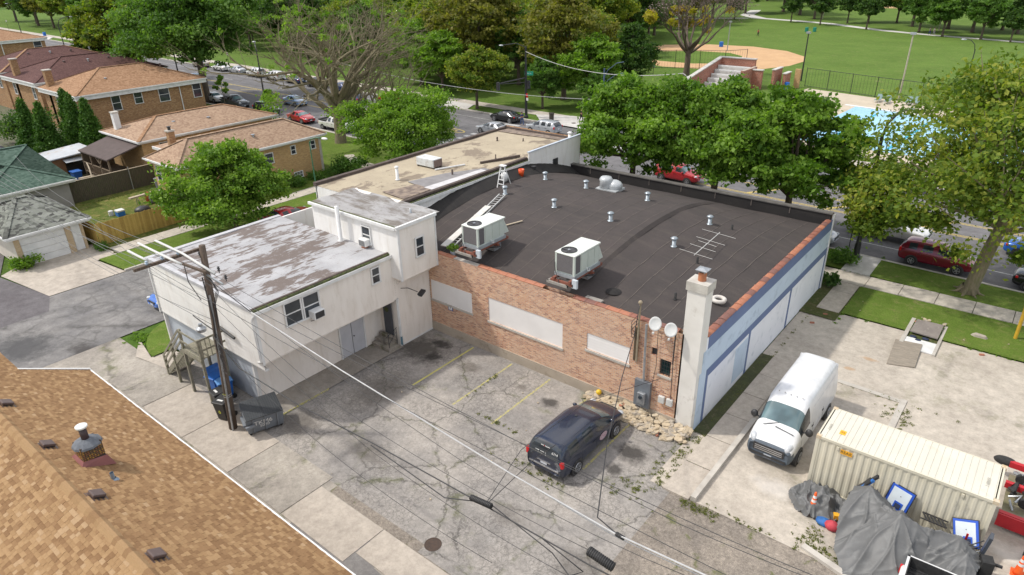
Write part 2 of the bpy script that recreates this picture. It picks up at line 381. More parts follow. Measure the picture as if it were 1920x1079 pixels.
sheet('stair_pavement', [(-38.8, 12.95), (-37, 11.9), (-33.6, 12.5), (-33.6, 13.6), (-36, 13.6), (-36.2, 12.4)], .03, conc_m)
sheet('bin_ground', rect(-34, -26, 12.5, 13.8), .005, lot_m)
sheet('near_verge', [(-36, ny(-36, -3.4)), (60, ny(60, -3.4)), (60, ny(60, -.2)), (-36, ny(-36, -.2))], .1, lawn_m)
sheet('front_lawn', rect(-7.5, 60, 40.4, 44.9), .1, lawn_m)
sheet('front_walk_soil', rect(-9.6, -7.5, 39.2, 44.9), .07, scrub_m)
sheet('vacant_plot', rect(-9.55, 60, 20.5, 40.4), .02, plot_m)
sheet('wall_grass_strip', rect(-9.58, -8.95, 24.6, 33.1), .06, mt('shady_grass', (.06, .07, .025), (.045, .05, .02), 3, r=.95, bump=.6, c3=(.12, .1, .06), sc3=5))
# kerbs
kerb = mt('kerb_concrete', (.5, .47, .42), (.4, .37, .33), 2, r=.9, bump=.2)
def strip(name, a, b_, w_, z0, z1, m):
    a, b_ = Vector((*a, 0)), Vector((*b_, 0)); n = (b_-a).normalized().cross(Vector((0, 0, 1)))*w_
    struct(name, MB().prism([a[:2], b_[:2], (b_+n)[:2], (a+n)[:2]], z0, z1), m)
strip('kerb', (-36, ny(-36, -.2)), (60, ny(60, -.2)), -.2, -.05, .13, kerb)
strip('kerb', (-400, ny(-400, -.4)), (-53, ny(-53, -.4)), -.4, -.05, .13, kerb)
strip('kerb', (-400, fy(-400)), (-53.5, fy(-53.5)), -.3, -.05, .14, kerb)
strip('kerb', (-43, fy(-43)), (160, fy(160)), -.3, -.05, .14, kerb)
strip('kerb', (-39.9, 15.7), (-39.9, ny(-40, -2)), .2, -.05, .13, kerb)
strip('kerb', (-49.6, 16.9), (-49.6, ny(-50, -2)), .18, -.05, .13, kerb)
strip('plot_kerb', (-7.75, 20.5), (-7.75, 27.0), .22, 0, .22, kerb)
strip('rubble_kerb', (-3.4, 20.9), (-.4, 20.1), .25, 0, .14, kerb)
strip('low_kerb', (-7.6, 33.0), (-2.4, 32.9), .28, 0, .07, kerb)
strip('low_kerb', (-2.4, 33.0), (-2.4, 29.8), .28, 0, .072, kerb)
# slabs of the pavements
def slabs(name, x0, x1, y0, y1, n, m, along='x', top=.12, gap=.018, slope=0):
    for i in range(n):
        if along == 'x':
            a, c = x0+(x1-x0)*i/n+gap, x0+(x1-x0)*(i+1)/n-gap; P = [(a, y0+slope*a), (c, y0+slope*c), (c, y1+slope*c), (a, y1+slope*a)]
        else:
            a, c = y0+(y1-y0)*i/n+gap, y0+(y1-y0)*(i+1)/n-gap; P = [(x0, a), (x1, a), (x1, c), (x0, c)]
        b = MB((P[0][0], P[0][1], 0)); t = top+R.uniform(-.008, .008)
        tag(b.prism(P, t-.14, t).build(name, m), kind='structure')
slabs('sidewalk_slab', -11.4, 45, 44.95, 46.75, 28, walk_m)
slabs('carriage_walk_slab', -9.3, -7.5, 46.9, 50.2, 1, pale_m, 'y', .125)
slabs('walk_slab', -8.9, -7.6, 40.3, 44.9, 3, conc_m, 'y', .1)
slabs('plot_walk_slab', -8.93, -7.8, 20.4, 33.1, 6, conc_m, 'y', .09)
slabs('west_walk_slab', -54.72, -53.15, 18.1, 50, 18, walk_m, 'y', .12)
sheet('far_walk', [(-400, fy(-400, 3.2)), (160, fy(160, 3.2)), (160, fy(160, 5.4)), (-400, fy(-400, 5.4))], .1, walk_m)
sheet('corner_pavement', [(-53.5, fy(-53.5, .1)), (-43, fy(-43, .1)), (-38, fy(-38, 3.4)), (-40, fy(-40, 6.2)), (-52, fy(-52, 5.5)), (-56.8, fy(-56.8, 3.3))], .125, pale_m)
sheet('driveway', [(-71.5, fy(-71, .05)), (-67, fy(-67, .05)), (-68.5, fy(-69, 3.3)), (-74.5, fy(-74, 3.3))], .13, pale_m)
sheet('bus_stop_pavement', [(-262, fy(-262, .1)), (-236, fy(-236, .1)), (-242, fy(-242, 3.2)), (-262, fy(-262, 3.2))], .13, pale_m)
sheet('lawn_path', [(-58.5, 44.2), (-53.2, 44.4), (-53.2, 45.6), (-58.6, 45.8), (-61, 47), (-61.6, 46.2)], .115, walk_m)
# park: infield, paths
def ell(cx, cy, rx, ry, n=48, rot=0, a0=0, a1=2*math.pi):
    return [(cx+rx*math.cos(a)*math.cos(rot)-ry*math.sin(a)*math.sin(rot), cy+rx*math.cos(a)*math.sin(rot)+ry*math.sin(a)*math.cos(rot)) for a in [a0+(a1-a0)*i/n for i in range(n)]]
sheet('infield', [(-80, 136), (-82, 146), (-79, 155), (-70, 161), (-60, 162), (-51, 158), (-45, 151), (-43, 144), (-43.4, 137), (-46, 131), (-50, 127.5), (-56, 125), (-63, 124), (-68, 126), (-75, 130)], .06, sand_m)
sheet('infield_grass', [(-76, 139), (-74, 144), (-68, 148.5), (-60, 149), (-56, 145.5), (-53.6, 139), (-55, 133.5), (-60, 130.5), (-67, 130.5), (-73, 134)], .064, park_m)
sheet('park_path', [(-97.7, 267), (-92, 245), (-84, 235), (-71.7, 231), (-61, 226.5), (-45, 214), (-31.2, 206.6), (-12, 200.6), (30, 188), (30, 184), (-12, 198), (-31, 204), (-46, 211.2), (-62, 223.6), (-73, 228), (-88, 233), (-96, 243), (-101, 265)], .06, pale_m)
sheet('park_path', [(-170, 160), (-125, 214), (-89, 234), (-89, 231.5), (-124, 211.5), (-168, 157)], .062, pale_m)
sheet('far_field_clay', ell(10, 330, 9, 8), .06, sand_m); sheet('far_field_clay', ell(-62, 300, 8, 7), .06, sand_m)
# road markings
def mark(name, pts, m, z=.006): sheet(name, pts, z, m)
def lane(name, x0, x1, d, w_, m, base=None):
    yb = lambda x: 60.1+K*x+d
    mark(name, [(x0, yb(x0)), (x1, yb(x1)), (x1, yb(x1)+w_), (x0, yb(x0)+w_)], m)
for d in (-1.65, -1.4, 1.35, 1.6): lane('centre_line', -300, -68, d, .11, yel)
for d in (-1.65, -1.4, 1.35, 1.6): lane('centre_line', -28, 120, d, .11, yel)
for i in range(28):
    x = -70-i*8.2; mark('chevron', [(x, 59.6+K*x), (x+.35, 59.6+K*x), (x+2.6, 61.3+K*x), (x+2.2, 61.3+K*x)], yel)
for i in range(14):
    x = -28+i*7; mark('chevron', [(x, 58.8+K*x), (x+.4, 58.8+K*x), (x+2.4, 61.5+K*x), (x+2., 61.5+K*x)], yel)
lane('bike_lane_line', -36, 120, -7.3, .12, wht); lane('bike_lane_line', -300, -58, 7.2, .1, wht)
for i in range(26): lane('lane_dash', -62-i*9, -59-i*9, 4.2 if i % 2 else -4.6, .12, wht)
for i in range(12): mark('crosswalk_bar', rect(-57.0, -54.6, 54.2+i*1.3, 54.85+i*1.3), wht)
mark('stop_line', [(-58.8, 53.5), (-58.3, 53.5), (-58.3, 60.5), (-58.8, 60.5)], wht)
b = MB(); n = 40
E1 = ell(-60.4, 62.2, 2.3, .9, n); E2 = ell(-60.4, 62.2, 2.05, .68, n)
for i in range(n):
    j = (i+1) % n; b.poly([(*E1[i], .008), (*E1[j], .008), (*E2[j], .008), (*E2[i], .008)])
b.poly([(-60.3, 61.9, .009), (-59.3, 61.95, .009), (-59.3, 62.4, .009), (-60.3, 62.45, .009)]); b.poly([(-61, 62.17, .009), (-60.3, 61.7, .009), (-60.3, 62.65, .009)])
struct('turn_arrow_mark', b, yel)
for x in (-22.6, -19.8, -17.3, -14.85, -12.15):
    ln = 4.7 if x != -14.85 else 5.2
    b = MB(); n = 12
    for i in range(n):
        y = 24.1-ln*i/n
        b.poly([(x-.05+R.uniform(-.008, .008), y, .004), (x-.05+R.uniform(-.008, .008), y-ln/n, .004), (x+.05, y-ln/n, .004), (x+.05, y, .004)])
    struct('parking_line', b, yel2 if x > -22 else mt('yellow_parking_paint', (.55, .52, .12), (.47, .43, .15), 3, r=.8, c3=(.3, .28, .2), sc3=8, lo3=.55, hi3=.7))
struct('manhole_cover', MB((-14.3, 12.5, 0)).lathe((-14.3, 12.5, 0), [(.33, 0), (.33, .012), (.3, .012), (.3, .006), (.02, .006)], 24), mt('rusty_iron', (.05, .035, .028), (.08, .05, .035), 9, r=.8, bump=.4))
for x, y in ((-52.2, 73.4), (-49.5, 73.7), (-46.2, 74.3)): struct('utility_cover', MB((x, y, 0)).lathe((x, y, .12), [(.3, 0), (.3, .015), (.02, .015)], 18), mt('rusty_iron', (0, 0, 0)))
# ------------------------------------------------------------------ buildings
tan_brick = brickmat('orange_brick', ['96604a', 'c08866', 'd2a27c', 'ddb592', 'b67a5c', 'cf9b78'], (.52, .45, .38), patch=(.6, .42, .31))
face_brick = brickmat('tan_face_brick', ['8a6242', 'a57d55', 'b48b60', '9a7048', 'c09a70'], (.3, .24, .17), bw=.22, bh=.08)
yel_brick = brickmat('yellow_brick', ['b08a58', 'c29c68', 'cda874', 'b8925f'], (.38, .31, .22), bw=.22, bh=.08)
park_brick = brickmat('red_park_brick', ['8a4433', 'a25a44', '94503c', 'b46c54'], (.42, .36, .3), bw=.22, bh=.08)
stain_w = lambda n, c, c2, c3: mt(n, c, c2, 1.2, r=.7, c3=c3, sc3=2.2, lo3=.52, hi3=.8, stretch=(1.6, 1.6, .35))
siding = stain_w('cream_siding', (.79, .74, .68), (.73, .675, .61), (.62, .56, .48))
siding_w = stain_w('white_siding', (.8, .785, .76), (.75, .735, .71), (.62, .58, .52))
soff = mt('painted_panel_wall', (.5, .5, .5), (.44, .44, .45), 1, r=.7, c3=(.36, .35, .34), sc3=3)
def clap(o, name, m, p0, p1, zb, zt, out, holes=(), row=.15, prj=.03):
    """clapboard wall between ground points p0,p1: saw-tooth rows, split round openings (u0,u1,z0,z1)"""
    b = MB(o); p0, p1 = Vector((*p0, 0)), Vector((*p1, 0)); L = (p1-p0).length; d = (p1-p0)/L; n = Vector((*out, 0)).normalized()
    nr = max(1, round((zt-zb)/row)); rh = (zt-zb)/nr
    for i in range(nr):
        z0, z1 = zb+i*rh, zb+(i+1)*rh; zm = (z0+z1)/2
        segs = [(0, L)]
        for (a, c, h0, h1) in holes:
            if h0 < zm < h1:
                ns = []
                for s0, s1 in segs:
                    if c <= s0 or a >= s1: ns.append((s0, s1))
                    else:
                        if a > s0: ns.append((s0, a))
                        if c < s1: ns.append((c, s1))
                segs = ns
        for s0, s1 in segs:
            A, B = p0+d*s0, p0+d*s1
            q = [A+n*prj+Vector((0, 0, z0)), B+n*prj+Vector((0, 0, z0)), B+n*.003+Vector((0, 0, z1)), A+n*.003+Vector((0, 0, z1))]
            b.poly(q); b.poly([A+Vector((0, 0, z0)), B+Vector((0, 0, z0)), q[1], q[0]])
    return b.build(name, m, o)
def window(o, c, out, wd, ht, name='window', fr=white, gl=None, panes='h', sill=True, depth=.06, lab=None):
    """window centred at c on a wall facing out (unit x/y); frame with sash rails, pane below"""
    gl = gl or GL; c = Vector(c); n = Vector((*out, 0)).normalized(); d = Vector((-n.y, n.x, 0)); t = .07
    def bx(b, u0, u1, z0, z1, d0, d1):
        P = [c+d*u+n*q+Vector((0, 0, z)) for z in (z0, z1) for q in (d0, d1) for u in (u0, u1)]
        b.add(P, [(0, 2, 3, 1), (4, 5, 7, 6), (0, 1, 5, 4), (2, 6, 7, 3), (0, 4, 6, 2), (1, 3, 7, 5)])
    W, Hh = wd/2, ht/2
    b = MB(o); bx(b, -W-t, -W, -Hh, Hh, 0, depth); bx(b, W, W+t, -Hh, Hh, 0, depth); bx(b, -W-t, W+t, Hh, Hh+t, 0, depth); bx(b, -W-t-.02, W+t+.02, -Hh-t, -Hh, 0, depth+.03)
    f = b.build(name, fr, o)
    if lab: f['label'] = lab
    b = MB(o); bx(b, -W, W, -.025, .025, .003, depth-.02)
    if panes == 'g':
        for q in (-W/3, W/3): bx(b, q-.012, q+.012, -Hh, Hh, .003, depth-.025)
        for q in (-Hh/2, Hh/2): bx(b, -W, W, q-.012, q+.012, .003, depth-.025)
    b.build('sash', fr, f)
    b = MB(o); bx(b, -W, W, .025, Hh, -.01, .012); b.build('pane', gl, f)
    b = MB(o); bx(b, -W, W, -Hh, -.025, -.01, .02); b.build('pane', gl, f)
    return f
# ---- brick building with the bow roof
BB = thing('brick_building', 'long tan brick building with black bowed roof beside the parking lot', 'building', (-18, 33, 0))
YR, YF, XL, XR = 24.3, 43.2, -29.0, -9.6
def arch(y): return max(0, 1-((y-33.7)/9.35)**2)
def zr(x, y):
    A = 1.4 if x < -16.6 else 1.25*max(0, min(1, (-9.9-x)/6.7))**.8
    return 4.72+A*arch(y)-.32*max(0, (y-37)/6)**1.3
holesB = [(-25.85, -22.75, 2.05, 3.25), (-21.55, -16.7, 2.0, 3.4), (-15.28, -12.92, 2.5, 3.4), (-11.83, -11.53, 3.47, 3.85), (-11.36, -10.83, 2.6, 3.42)]
def wallholes(b, x0, x1, z0, z1, y, holes, d=.22):
    xs = sorted({x0, x1, *[h[0] for h in holes], *[h[1] for h in holes]}); zs = sorted({z0, z1, *[h[2] for h in holes], *[h[3] for h in holes]})
    for i in range(len(xs)-1):
        for j in range(len(zs)-1):
            xm, zm = (xs[i]+xs[i+1])/2, (zs[j]+zs[j+1])/2
            if any(h[0] < xm < h[1] and h[2] < zm < h[3] for h in holes): continue
            b.poly([(xs[i], y, zs[j]), (xs[i+1], y, zs[j]), (xs[i+1], y, zs[j+1]), (xs[i], y, zs[j+1])])
    for a, c, h0, h1 in holes:
        for q in ([(a, y, h0), (a, y+d, h0), (a, y+d, h1), (a, y, h1)], [(c, y, h0), (c, y, h1), (c, y+d, h1), (c, y+d, h0)],
                  [(a, y, h0), (c, y, h0), (c, y+d, h0), (a, y+d, h0)], [(a, y, h1), (a, y+d, h1), (c, y+d, h1), (c, y, h1)]): b.poly(q)
b = MB(BB); wallholes(b, -26, -10.36, .56, 5.0, YR, holesB); b.poly([(-26, YR+.35, 4.5), (-10.45, YR+.35, 4.5), (-10.45, YR+.35, 5.0), (-26, YR+.35, 5.0)]); b.build('rear_wall', tan_brick, BB)
b = MB(BB).box(-26, -10.36, YR-.05, YR+.2, -.1, .56); b.build('foundation', mt('foundation_concrete', (.42, .36, .29), (.35, .3, .24), 1.2, r=.9, bump=.3, c3=(.25, .21, .16), sc3=2), BB)
bw = mt('white_board', (.78, .76, .74), (.72, .7, .68), .8, r=.6)
for k, (a, c, h0, h1) in enumerate(holesB[:3]):
    if k < 2: f = MB(BB).box(a, c, YR+.03 if k else YR-.02, YR+.06, h0, h1).build('window_board', bw, BB)
    else:
        for j in range(6):
            z = h0+(h1-h0)*j/6; MB(BB).ob(((a+c)/2, YR+.05, z+.075), (c-a, .025, .14), rx=-.12).build('board_slat', bw, BB)
    MB(BB).box(a-.06, c+.06, YR-.06, YR+.1, h0-.12, h0-.002).build('window_sill', kerb, BB)
a, c, h0, h1 = holesB[3]; MB(BB).box(a, c, YR+.1, YR+.13, h0, h1).build('vent_opening', black, BB)
a, c, h0, h1 = holesB[4]
MB(BB).box(a, c, YR+.12, YR+.15, h0, h1).build('window_pane', glass('green_glass', (.012, .03, .03)), BB)
b = MB(BB)
for i in range(4): b.box(a+.06+i*.13, a+.075+i*.13, YR+.03, YR+.05, h0, h1)
for i in range(4): b.box(a, c, YR+.02, YR+.035, h0+.1+i*.2, h0+.115+i*.2)
b.build('window_bars', black, BB); MB(BB).box(a-.08, c+.08, YR-.05, YR+.1, h0-.11, h0-.002).build('window_sill', kerb, BB)
# side wall (painted) with blue bands
sw = mt('painted_white_wall', (.8, .82, .87), (.76, .78, .83), .7, r=.7, c3=(.56, .6, .66), sc3=1.2)
lb = mt('light_blue_paint', (.52, .62, .74), (.48, .58, .7), .7, r=.7, c3=(.38, .47, .58), sc3=1.5)
db = mt('slate_blue_paint', (.13, .18, .33), (.115, .16, .29), .8, r=.7)
MB(BB).box(XR-.3, XR, 25.02, YF, 0, 4.72).build('side_wall', sw, BB)
MB(BB).box(XR-.32, XR+.012, 25.02, YF, 2.95, 4.1).build('light_blue_band', lb, BB)
MB(BB).box(XR-.32, XR+.016, 25.2, YF, 4.1, 4.74).build('upper_blue_band', db, BB)
MB(BB).box(XR-.31, XR+.02, 25.35, YF, 2.52, 2.95).build('lower_blue_band', db, BB)
for y in (25.36, 30.5, 36.6, 42.95): MB(BB).box(XR-.3, XR+.018, y, y+.24, 0, 2.52).build('blue_stripe', db, BB)
MB(BB).box(XR-.3, XR+.012, 28.9, 30.5, .3, 2.3).build('light_blue_patch', lb, BB)
MB(BB).box(XR-.05, XR+.07, YF-.06, YF+.1, 0, 5.1).build('corner_trim', white, BB)
# chimney
ch = mt('whitewashed_chimney', (.72, .7, .66), (.64, .62, .575), .9, r=.85, bump=.2, c3=(.4, .36, .31), sc3=1.4, lo3=.58, hi3=.75)
c1 = MB(BB).box(-10.43, -9.6, 24.3, 25.02, 0, 7.15).build('chimney', ch, BB)
MB(BB).box(-10.49, -9.54, 24.24, 25.08, 7.15, 7.55).build('chimney_crown', mt('crown_concrete', (.55, .53, .48), (.42, .4, .36), 2, r=.9, bump=.3), c1)
MB(BB).box(-9.598, -9.585, 24.62, 25.34, .0, 3.05).build('chimney_blue_face', lb, c1); MB(BB).box(-9.598, -9.588, 24.8, 25.01, 3.05, 4.1).build('chimney_blue_face', lb, c1)
MB(BB).lathe((-10.0, 24.66, 7.55), [(.17, 0), (.17, .38), (.14, .38), (.14, .1)], 16).build('clay_flue', mt('terracotta', (.42, .16, .07), (.33, .12, .06), 3, r=.7), c1)
b = MB(BB)
for dx, dy in ((-.12, -.12), (.12, -.12), (-.12, .12), (.12, .12)): b.box(-10.0+dx-.01, -10.0+dx+.01, 24.66+dy-.01, 24.66+dy+.01, 7.9, 8.08)
b.add([(-10.25, 24.41, 8.06), (-9.75, 24.41, 8.06), (-9.75, 24.91, 8.06), (-10.25, 24.91, 8.06), (-10.0, 24.66, 8.17)], [(0, 1, 4), (1, 2, 4), (2, 3, 4), (3, 0, 4), (3, 2, 1, 0)]); b.box(-10.22, -9.78, 24.44, 24.88, 8.0, 8.055)
b.build('flue_cap', galv, c1)
# roof membrane
def roofmat(name, c, c2, c3):
    g = N(name); g.b.inputs['Roughness'].default_value = .88; g.b.inputs['Specular IOR Level'].default_value = .3
    x = g.ramp(g.noise(.5, 6, .6), [(.35, c), (.65, c2)])
    st = g.noise(1, 6, .65, src=g.map((.35, 2.2, 1))); x = g.mix(g.ramp(st, [(.5, 0.), (.78, .55)]), x, c3)
    x = g.mix(.4, x, g.ramp(g.noise(11, 5, .7), [(.3, .35), (.7, .64)]), 'OVERLAY')
    g.color(x); g.bump(g.noise(5, 4), .3, .015); MATS[name] = g.m; return g.m
rm = roofmat('black_roof_membrane', (.066, .055, .052), (.052, .045, .043), (.1, .085, .072))
rd = roofmat('dark_roof_flashing', (.03, .028, .027), (.022, .02, .02), (.05, .045, .04))
def zu(x, y): return zr(x, y)+.012*math.sin(x*1.7+y)+.01*math.sin(y*2.3)
def roofgrid(x0, x1, nx, ny_=44, y0=24.6, y1=42.9):
    b = MB(BB); 
    P = [[(x0+(x1-x0)*i/nx, y0+(y1-y0)*j/ny_) for j in range(ny_+1)] for i in range(nx+1)]
    k = [(x, y, zr(x, y)+.012*math.sin(x*1.7+y)+.01*math.sin(y*2.3)) for row in P for x, y in row]
    b.add(k, [(i*(ny_+1)+j, (i+1)*(ny_+1)+j, (i+1)*(ny_+1)+j+1, i*(ny_+1)+j+1) for i in range(nx) for j in range(ny_)])
    return b
roofgrid(-29.1, -16.62, 20).build('roof_membrane', rm, BB, True); roofgrid(-16.6, -9.75, 16).build('roof_membrane', rm, BB, True)
b = MB(BB); n = 40
for j in range(n):
    ya, yb = 24.6+18.3*j/n, 24.6+18.3*(j+1)/n
    b.poly([(-16.62, ya, zr(-16.7, ya)+.015), (-16.62, yb, zr(-16.7, yb)+.015), (-16.42, yb, zr(-16.5, yb)+.005), (-16.42, ya, zr(-16.5, ya)+.005)])
b.build('roof_step', rm, BB)
b = MB(BB)
for j in range(n):
    ya, yb = 25.3+17.6*j/n, 25.3+17.6*(j+1)/n
    b.poly([(-28.0, ya, zr(-28, ya)+.02), (-29.02, ya, zr(-29, ya)+.55), (-29.02, yb, zr(-29, yb)+.55), (-28.0, yb, zr(-28, yb)+.02)])
b.build('roof_upturn', rd, BB)
seam = mt('membrane_seam', (.125, .105, .092), (.07, .06, .055), 2.2, r=.9)
for x in [-27.4+1.03*i for i in range(17)]:
    if -17 < x < -16: continue
    b = MB(BB); n = 30
    for j in range(n):
        ya, yb = 24.8+17.9*j/n, 24.8+17.9*(j+1)/n; x0 = x+.02*math.sin(ya*2)
        b.poly([(x0, ya, zu(x, ya)+.012), (x0+.04, ya, zu(x, ya)+.012), (x0+.04, yb, zu(x, yb)+.012), (x0, yb, zu(x, yb)+.012)])
    b.build('roof_seam', seam, BB)
# rear gutter zone, far parapet
MB(BB).box(-26, -10.45, 24.33, 24.9, 4.55, 4.76).build('roof_edge', rd, BB)
MB(BB).box(-29, -9.7, YF-.3, YF, 0, 5.15).build('street_parapet', rd, BB); MB(BB).box(-29, -9.62, YF-.36, YF+.06, 5.15, 5.22).build('parapet_cap', mt('cap_metal', (.09, .085, .08), (.14, .13, .12), 2, r=.6), BB)
for i in range(7):
    x = -27.2+i*2.5; MB(BB).box(x, x+.06, YF-.325, YF-.3, 4.72, 5.14).build('parapet_seam', seam, BB)
MB(BB).box(-29, -9.6, YF-.02, YF+.15, 0, 5.1).build('street_wall', face_brick, BB)
# coping tiles
terra = [mt('coping_tile_%s' % q, c, c2, 6, r=.65, c3=(.2, .1, .07), sc3=7, lo3=.6, hi3=.75) for q, c, c2 in (('orange', (.42, .17, .09), (.36, .14, .08)), ('red', (.3, .115, .075), (.24, .095, .065)), ('brown', (.22, .1, .075), (.17, .08, .065)))]
def tile_mesh(L, m):
    b = MB(); n = 6; pr = [(-.17, 0), (-.175, .03), (-.1, .065), (0, .08), (.1, .065), (.175, .03), (.17, 0)]
    for i in range(6):
        b.poly([(0, pr[i][0], pr[i][1]), (L, pr[i][0], pr[i][1]), (L, pr[i+1][0], pr[i+1][1]), (0, pr[i+1][0], pr[i+1][1])])
    b.poly([(0, y, z) for y, z in pr]); b.poly([(L, y, z) for y, z in pr][::-1])
    e = [(y*1.1, z*1.13+.006) for y, z in pr]
    for i in range(6): b.poly([(-.03, *e[i]), (.06, *e[i]), (.06, *e[i+1]), (-.03, *e[i+1])])
    return b.mesh('coping_tile', m)
tm = [tile_mesh(.6, m) for m in terra]
def place_tile(x, y, z, rz, k):
    o = bpy.data.objects.new('coping_tile', tm[k]); COL.objects.link(o); o.parent = BB
    o.location = Vector((x, y, z))-BB.location; o.rotation_euler = (R.uniform(-.03, .03), R.uniform(-.02, .02), rz)
for i in range(25):
    x = -25.2+i*.606
    if -24.1 < x < -22.4 or -18.0 < x < -16.5 or x > -11.05: continue
    place_tile(x, YR+.17, 5.0, 0, 0 if x < -17.5 else R.choice([0, 1, 1, 1, 2]))
for i in range(29):
    y = 25.15+i*.612; place_tile(XR-.17, y, 4.74, math.pi/2, R.choice([0, 0, 1, 1, 2]))
MB(BB).box(-24.2, -22.2, YR+.02, YR+.3, 4.98, 5.03).build('tile_bed', kerb, BB)
# things on the brick wall
b = thing('electric_meter_box', 'grey electric meter cabinet on the brick wall above the rubble', 'meter box', (-12.1, 24.24, 1.1))
MB(b).box(-12.45, -11.65, 24.1, 24.28, .6, 2.0).build('cabinet', mt('cabinet_grey', (.16, .18, .2), (.13, .14, .16), 3, r=.5), b)
bevel(MB(b).box(-12.2, -11.82, 23.93, 24.1, .85, 1.45).build('meter_housing', galv, b)); MB(b).tube([(-12.01, 23.93, 1.25), (-12.01, 23.86, 1.25)], .09, 14).build('meter_dial', GL, b)
MB(b).tube([(-12.05, 24.2, 2.0), (-12.12, 24.2, 4.6), (-12.12, 24.2, 4.95)], .055, 10).build('conduit', galv, b)
b = thing('service_mast', 'weathered service mast pipe rising above the brick parapet', 'mast', (-12.45, 24.2, 2.8))
MB(b).tube([(-12.5, 24.2, 2.9), (-12.5, 24.2, 5.9)], .05, 8).build('pipe', mt('mast_wood', (.34, .29, .2), (.25, .2, .14), 6, r=.8), b)
MB(b).ball((-12.5, 24.2, 5.93), .1, 10, 6).build('weatherhead', mt('mast_wood', 0), b); MB(b).box(-12.68, -12.52, 24.2, 24.28, 2.9, 4.6).build('bracket_board', mt('dark_wood', (.1, .07, .04), (.07, .05, .03), 6, r=.9), b)
for k in range(3): MB(b).tube([(-12.55+.02*k, 24.15, 5.3-.2*k), (-12.8, 24.05, 4.9-.2*k), (-12.75, 24.1, 4.5-.2*k), (-12.55, 24.2, 4.3-.1*k)], .014, 5).build('cable_loop', black, b)
for k, x in enumerate((-11.08, -10.68)):
    o = bevel(MB((x, 24.2, 1.35)).box(x-.15, x+.15, 24.12, 24.27, 1.2, 1.55).build('utility_box', mt('pale_grey_plastic', (.6, .6, .58), (.52, .52, .5), 3, r=.5)))
    tag(o, 'small white utility box on the brick wall, %s the meter cabinet' % ('nearer' if k == 0 else 'farther from'), 'utility box', 'utility boxes by the chimney')
for k, (x, z) in enumerate(((-11.6, 5.25), (-10.85, 5.2))):
    t = thing('satellite_dish', ('left white satellite dish, just right of the conduit' if k == 0 else 'right white satellite dish, nearest the whitewashed chimney'), 'satellite dish', (x, 24.2, z-.4), 0, 'dishes on the parapet')
    b = MB(t); n = 20; rings = 4; c = Vector((x, 24.0, z)); ax = Vector((.25, -.9, .35)).normalized(); u = ax.cross(Vector((0, 0, 1))).normalized(); v = u.cross(ax)
    pts = [c]
    for q in range(1, rings+1):
        r_ = .28*q/rings
        pts += [c+u*math.cos(a)*r_+v*math.sin(a)*r_*1.15+ax*(.06*(q/rings)**2) for a in [2*math.pi*i/n for i in range(n)]]
    fs = [(0, 1+i, 1+(i+1) % n) for i in range(n)]
    for q in range(rings-1):
        fs += [(1+q*n+i, 1+(q+1)*n+i, 1+(q+1)*n+(i+1) % n, 1+q*n+(i+1) % n) for i in range(n)]
    o = b.add(pts, fs).build('reflector', mt('dish_white', (.62, .63, .62), (.55, .56, .55), 3, r=.5), t, True); o.modifiers.new('s', 'SOLIDIFY').thickness = .012
    MB(t).tube([c-v*.3, c-v*.38+ax*.25], .014, 6).build('feed_arm', galv, t); MB(t).ob(c-v*.38+ax*.28, (.07, .1, .07)).build('feed_horn', pal := MATS['pale_grey_plastic'], t)
    MB(t).tube([c, c-ax*.12, (x, 24.25, z-.4)], .022, 8).build('mount', galv, t)
t = thing('parking_sign', 'small blue and white sign on the brick below the boarded window', 'sign', (-24.4, 24.28, 1.85))
MB(t).box(-24.58, -24.22, 24.26, 24.285, 1.7, 2.02).build('sign_plate', mt('sign_blue', (.08, .1, .25), (.08, .1, .25), 3, r=.5), t)
MB(t).box(-24.53, -24.27, 24.252, 24.262, 1.75, 1.97).build('sign_face', white, t); textmesh('P', .16, 'lettering', MATS['sign_blue'], t, frame_m(Vector((-24.4, 24.249, 1.86))-t.location, (1, 0, 0), (0, 0, 1)))
for k, (pts, r_) in enumerate((([(-11.55, 24.22, 4.9), (-11.5, 24.22, 3.0), (-11.62, 24.22, 2.0)], .012), ([(-10.72, 24.22, 5.1), (-10.72, 24.22, 3.4)], .03), ([(-10.7, 24.2, 3.5), (-10.68, 24.22, 2.5), (-10.65, 24.22, 1.55)], .016))):
    tag(MB(pts[-1]).tube(pts, r_, 6).build('wall_cable', black), ('thin black cable down the brick from the left dish', 'thick dark downpipe close beside the chimney', 'black cable running down to the utility boxes')[k], 'cable')
# ---- rubble pile
RP = thing('rubble_pile', 'long heap of broken limestone pieces along the foot of the brick wall', 'rubble', (-12.2, 24.4, 0))
st_m = [mt('limestone_%s' % q, c, c2, 7, r=.9, bump=.4) for q, c, c2 in (('cream', (.5, .41, .29), (.4, .33, .23)), ('grey', (.42, .37, .3), (.33, .29, .24)), ('buff', (.55, .47, .35), (.44, .37, .27)), ('red', (.4, .16, .1), (.33, .14, .09)))]
def rock(m, sx, sy, sz, seed):
    r_ = random.Random(seed); b = MB(); P = []
    for z in (-.5, .5):
        for i in range(6):
            a = i*math.pi/3+r_.uniform(-.3, .3); q = r_.uniform(.38, .55); P.append((math.cos(a)*q*sx*(1 if z < 0 else .9), math.sin(a)*q*sy, z*sz+r_.uniform(-.1, .1)*sz))
    b.add(P, [tuple(range(5, -1, -1)), tuple(range(6, 12))]+[(i, (i+1) % 6, 6+(i+1) % 6, 6+i) for i in range(6)]); return b.mesh('stone', m)
rocks = [rock(st_m[0 if k % 5 < 2 else 1 if k % 5 == 2 else 2], .5, .3, .13, k) for k in range(8)]+[rock(st_m[3], .25, .18, .1, 99)]
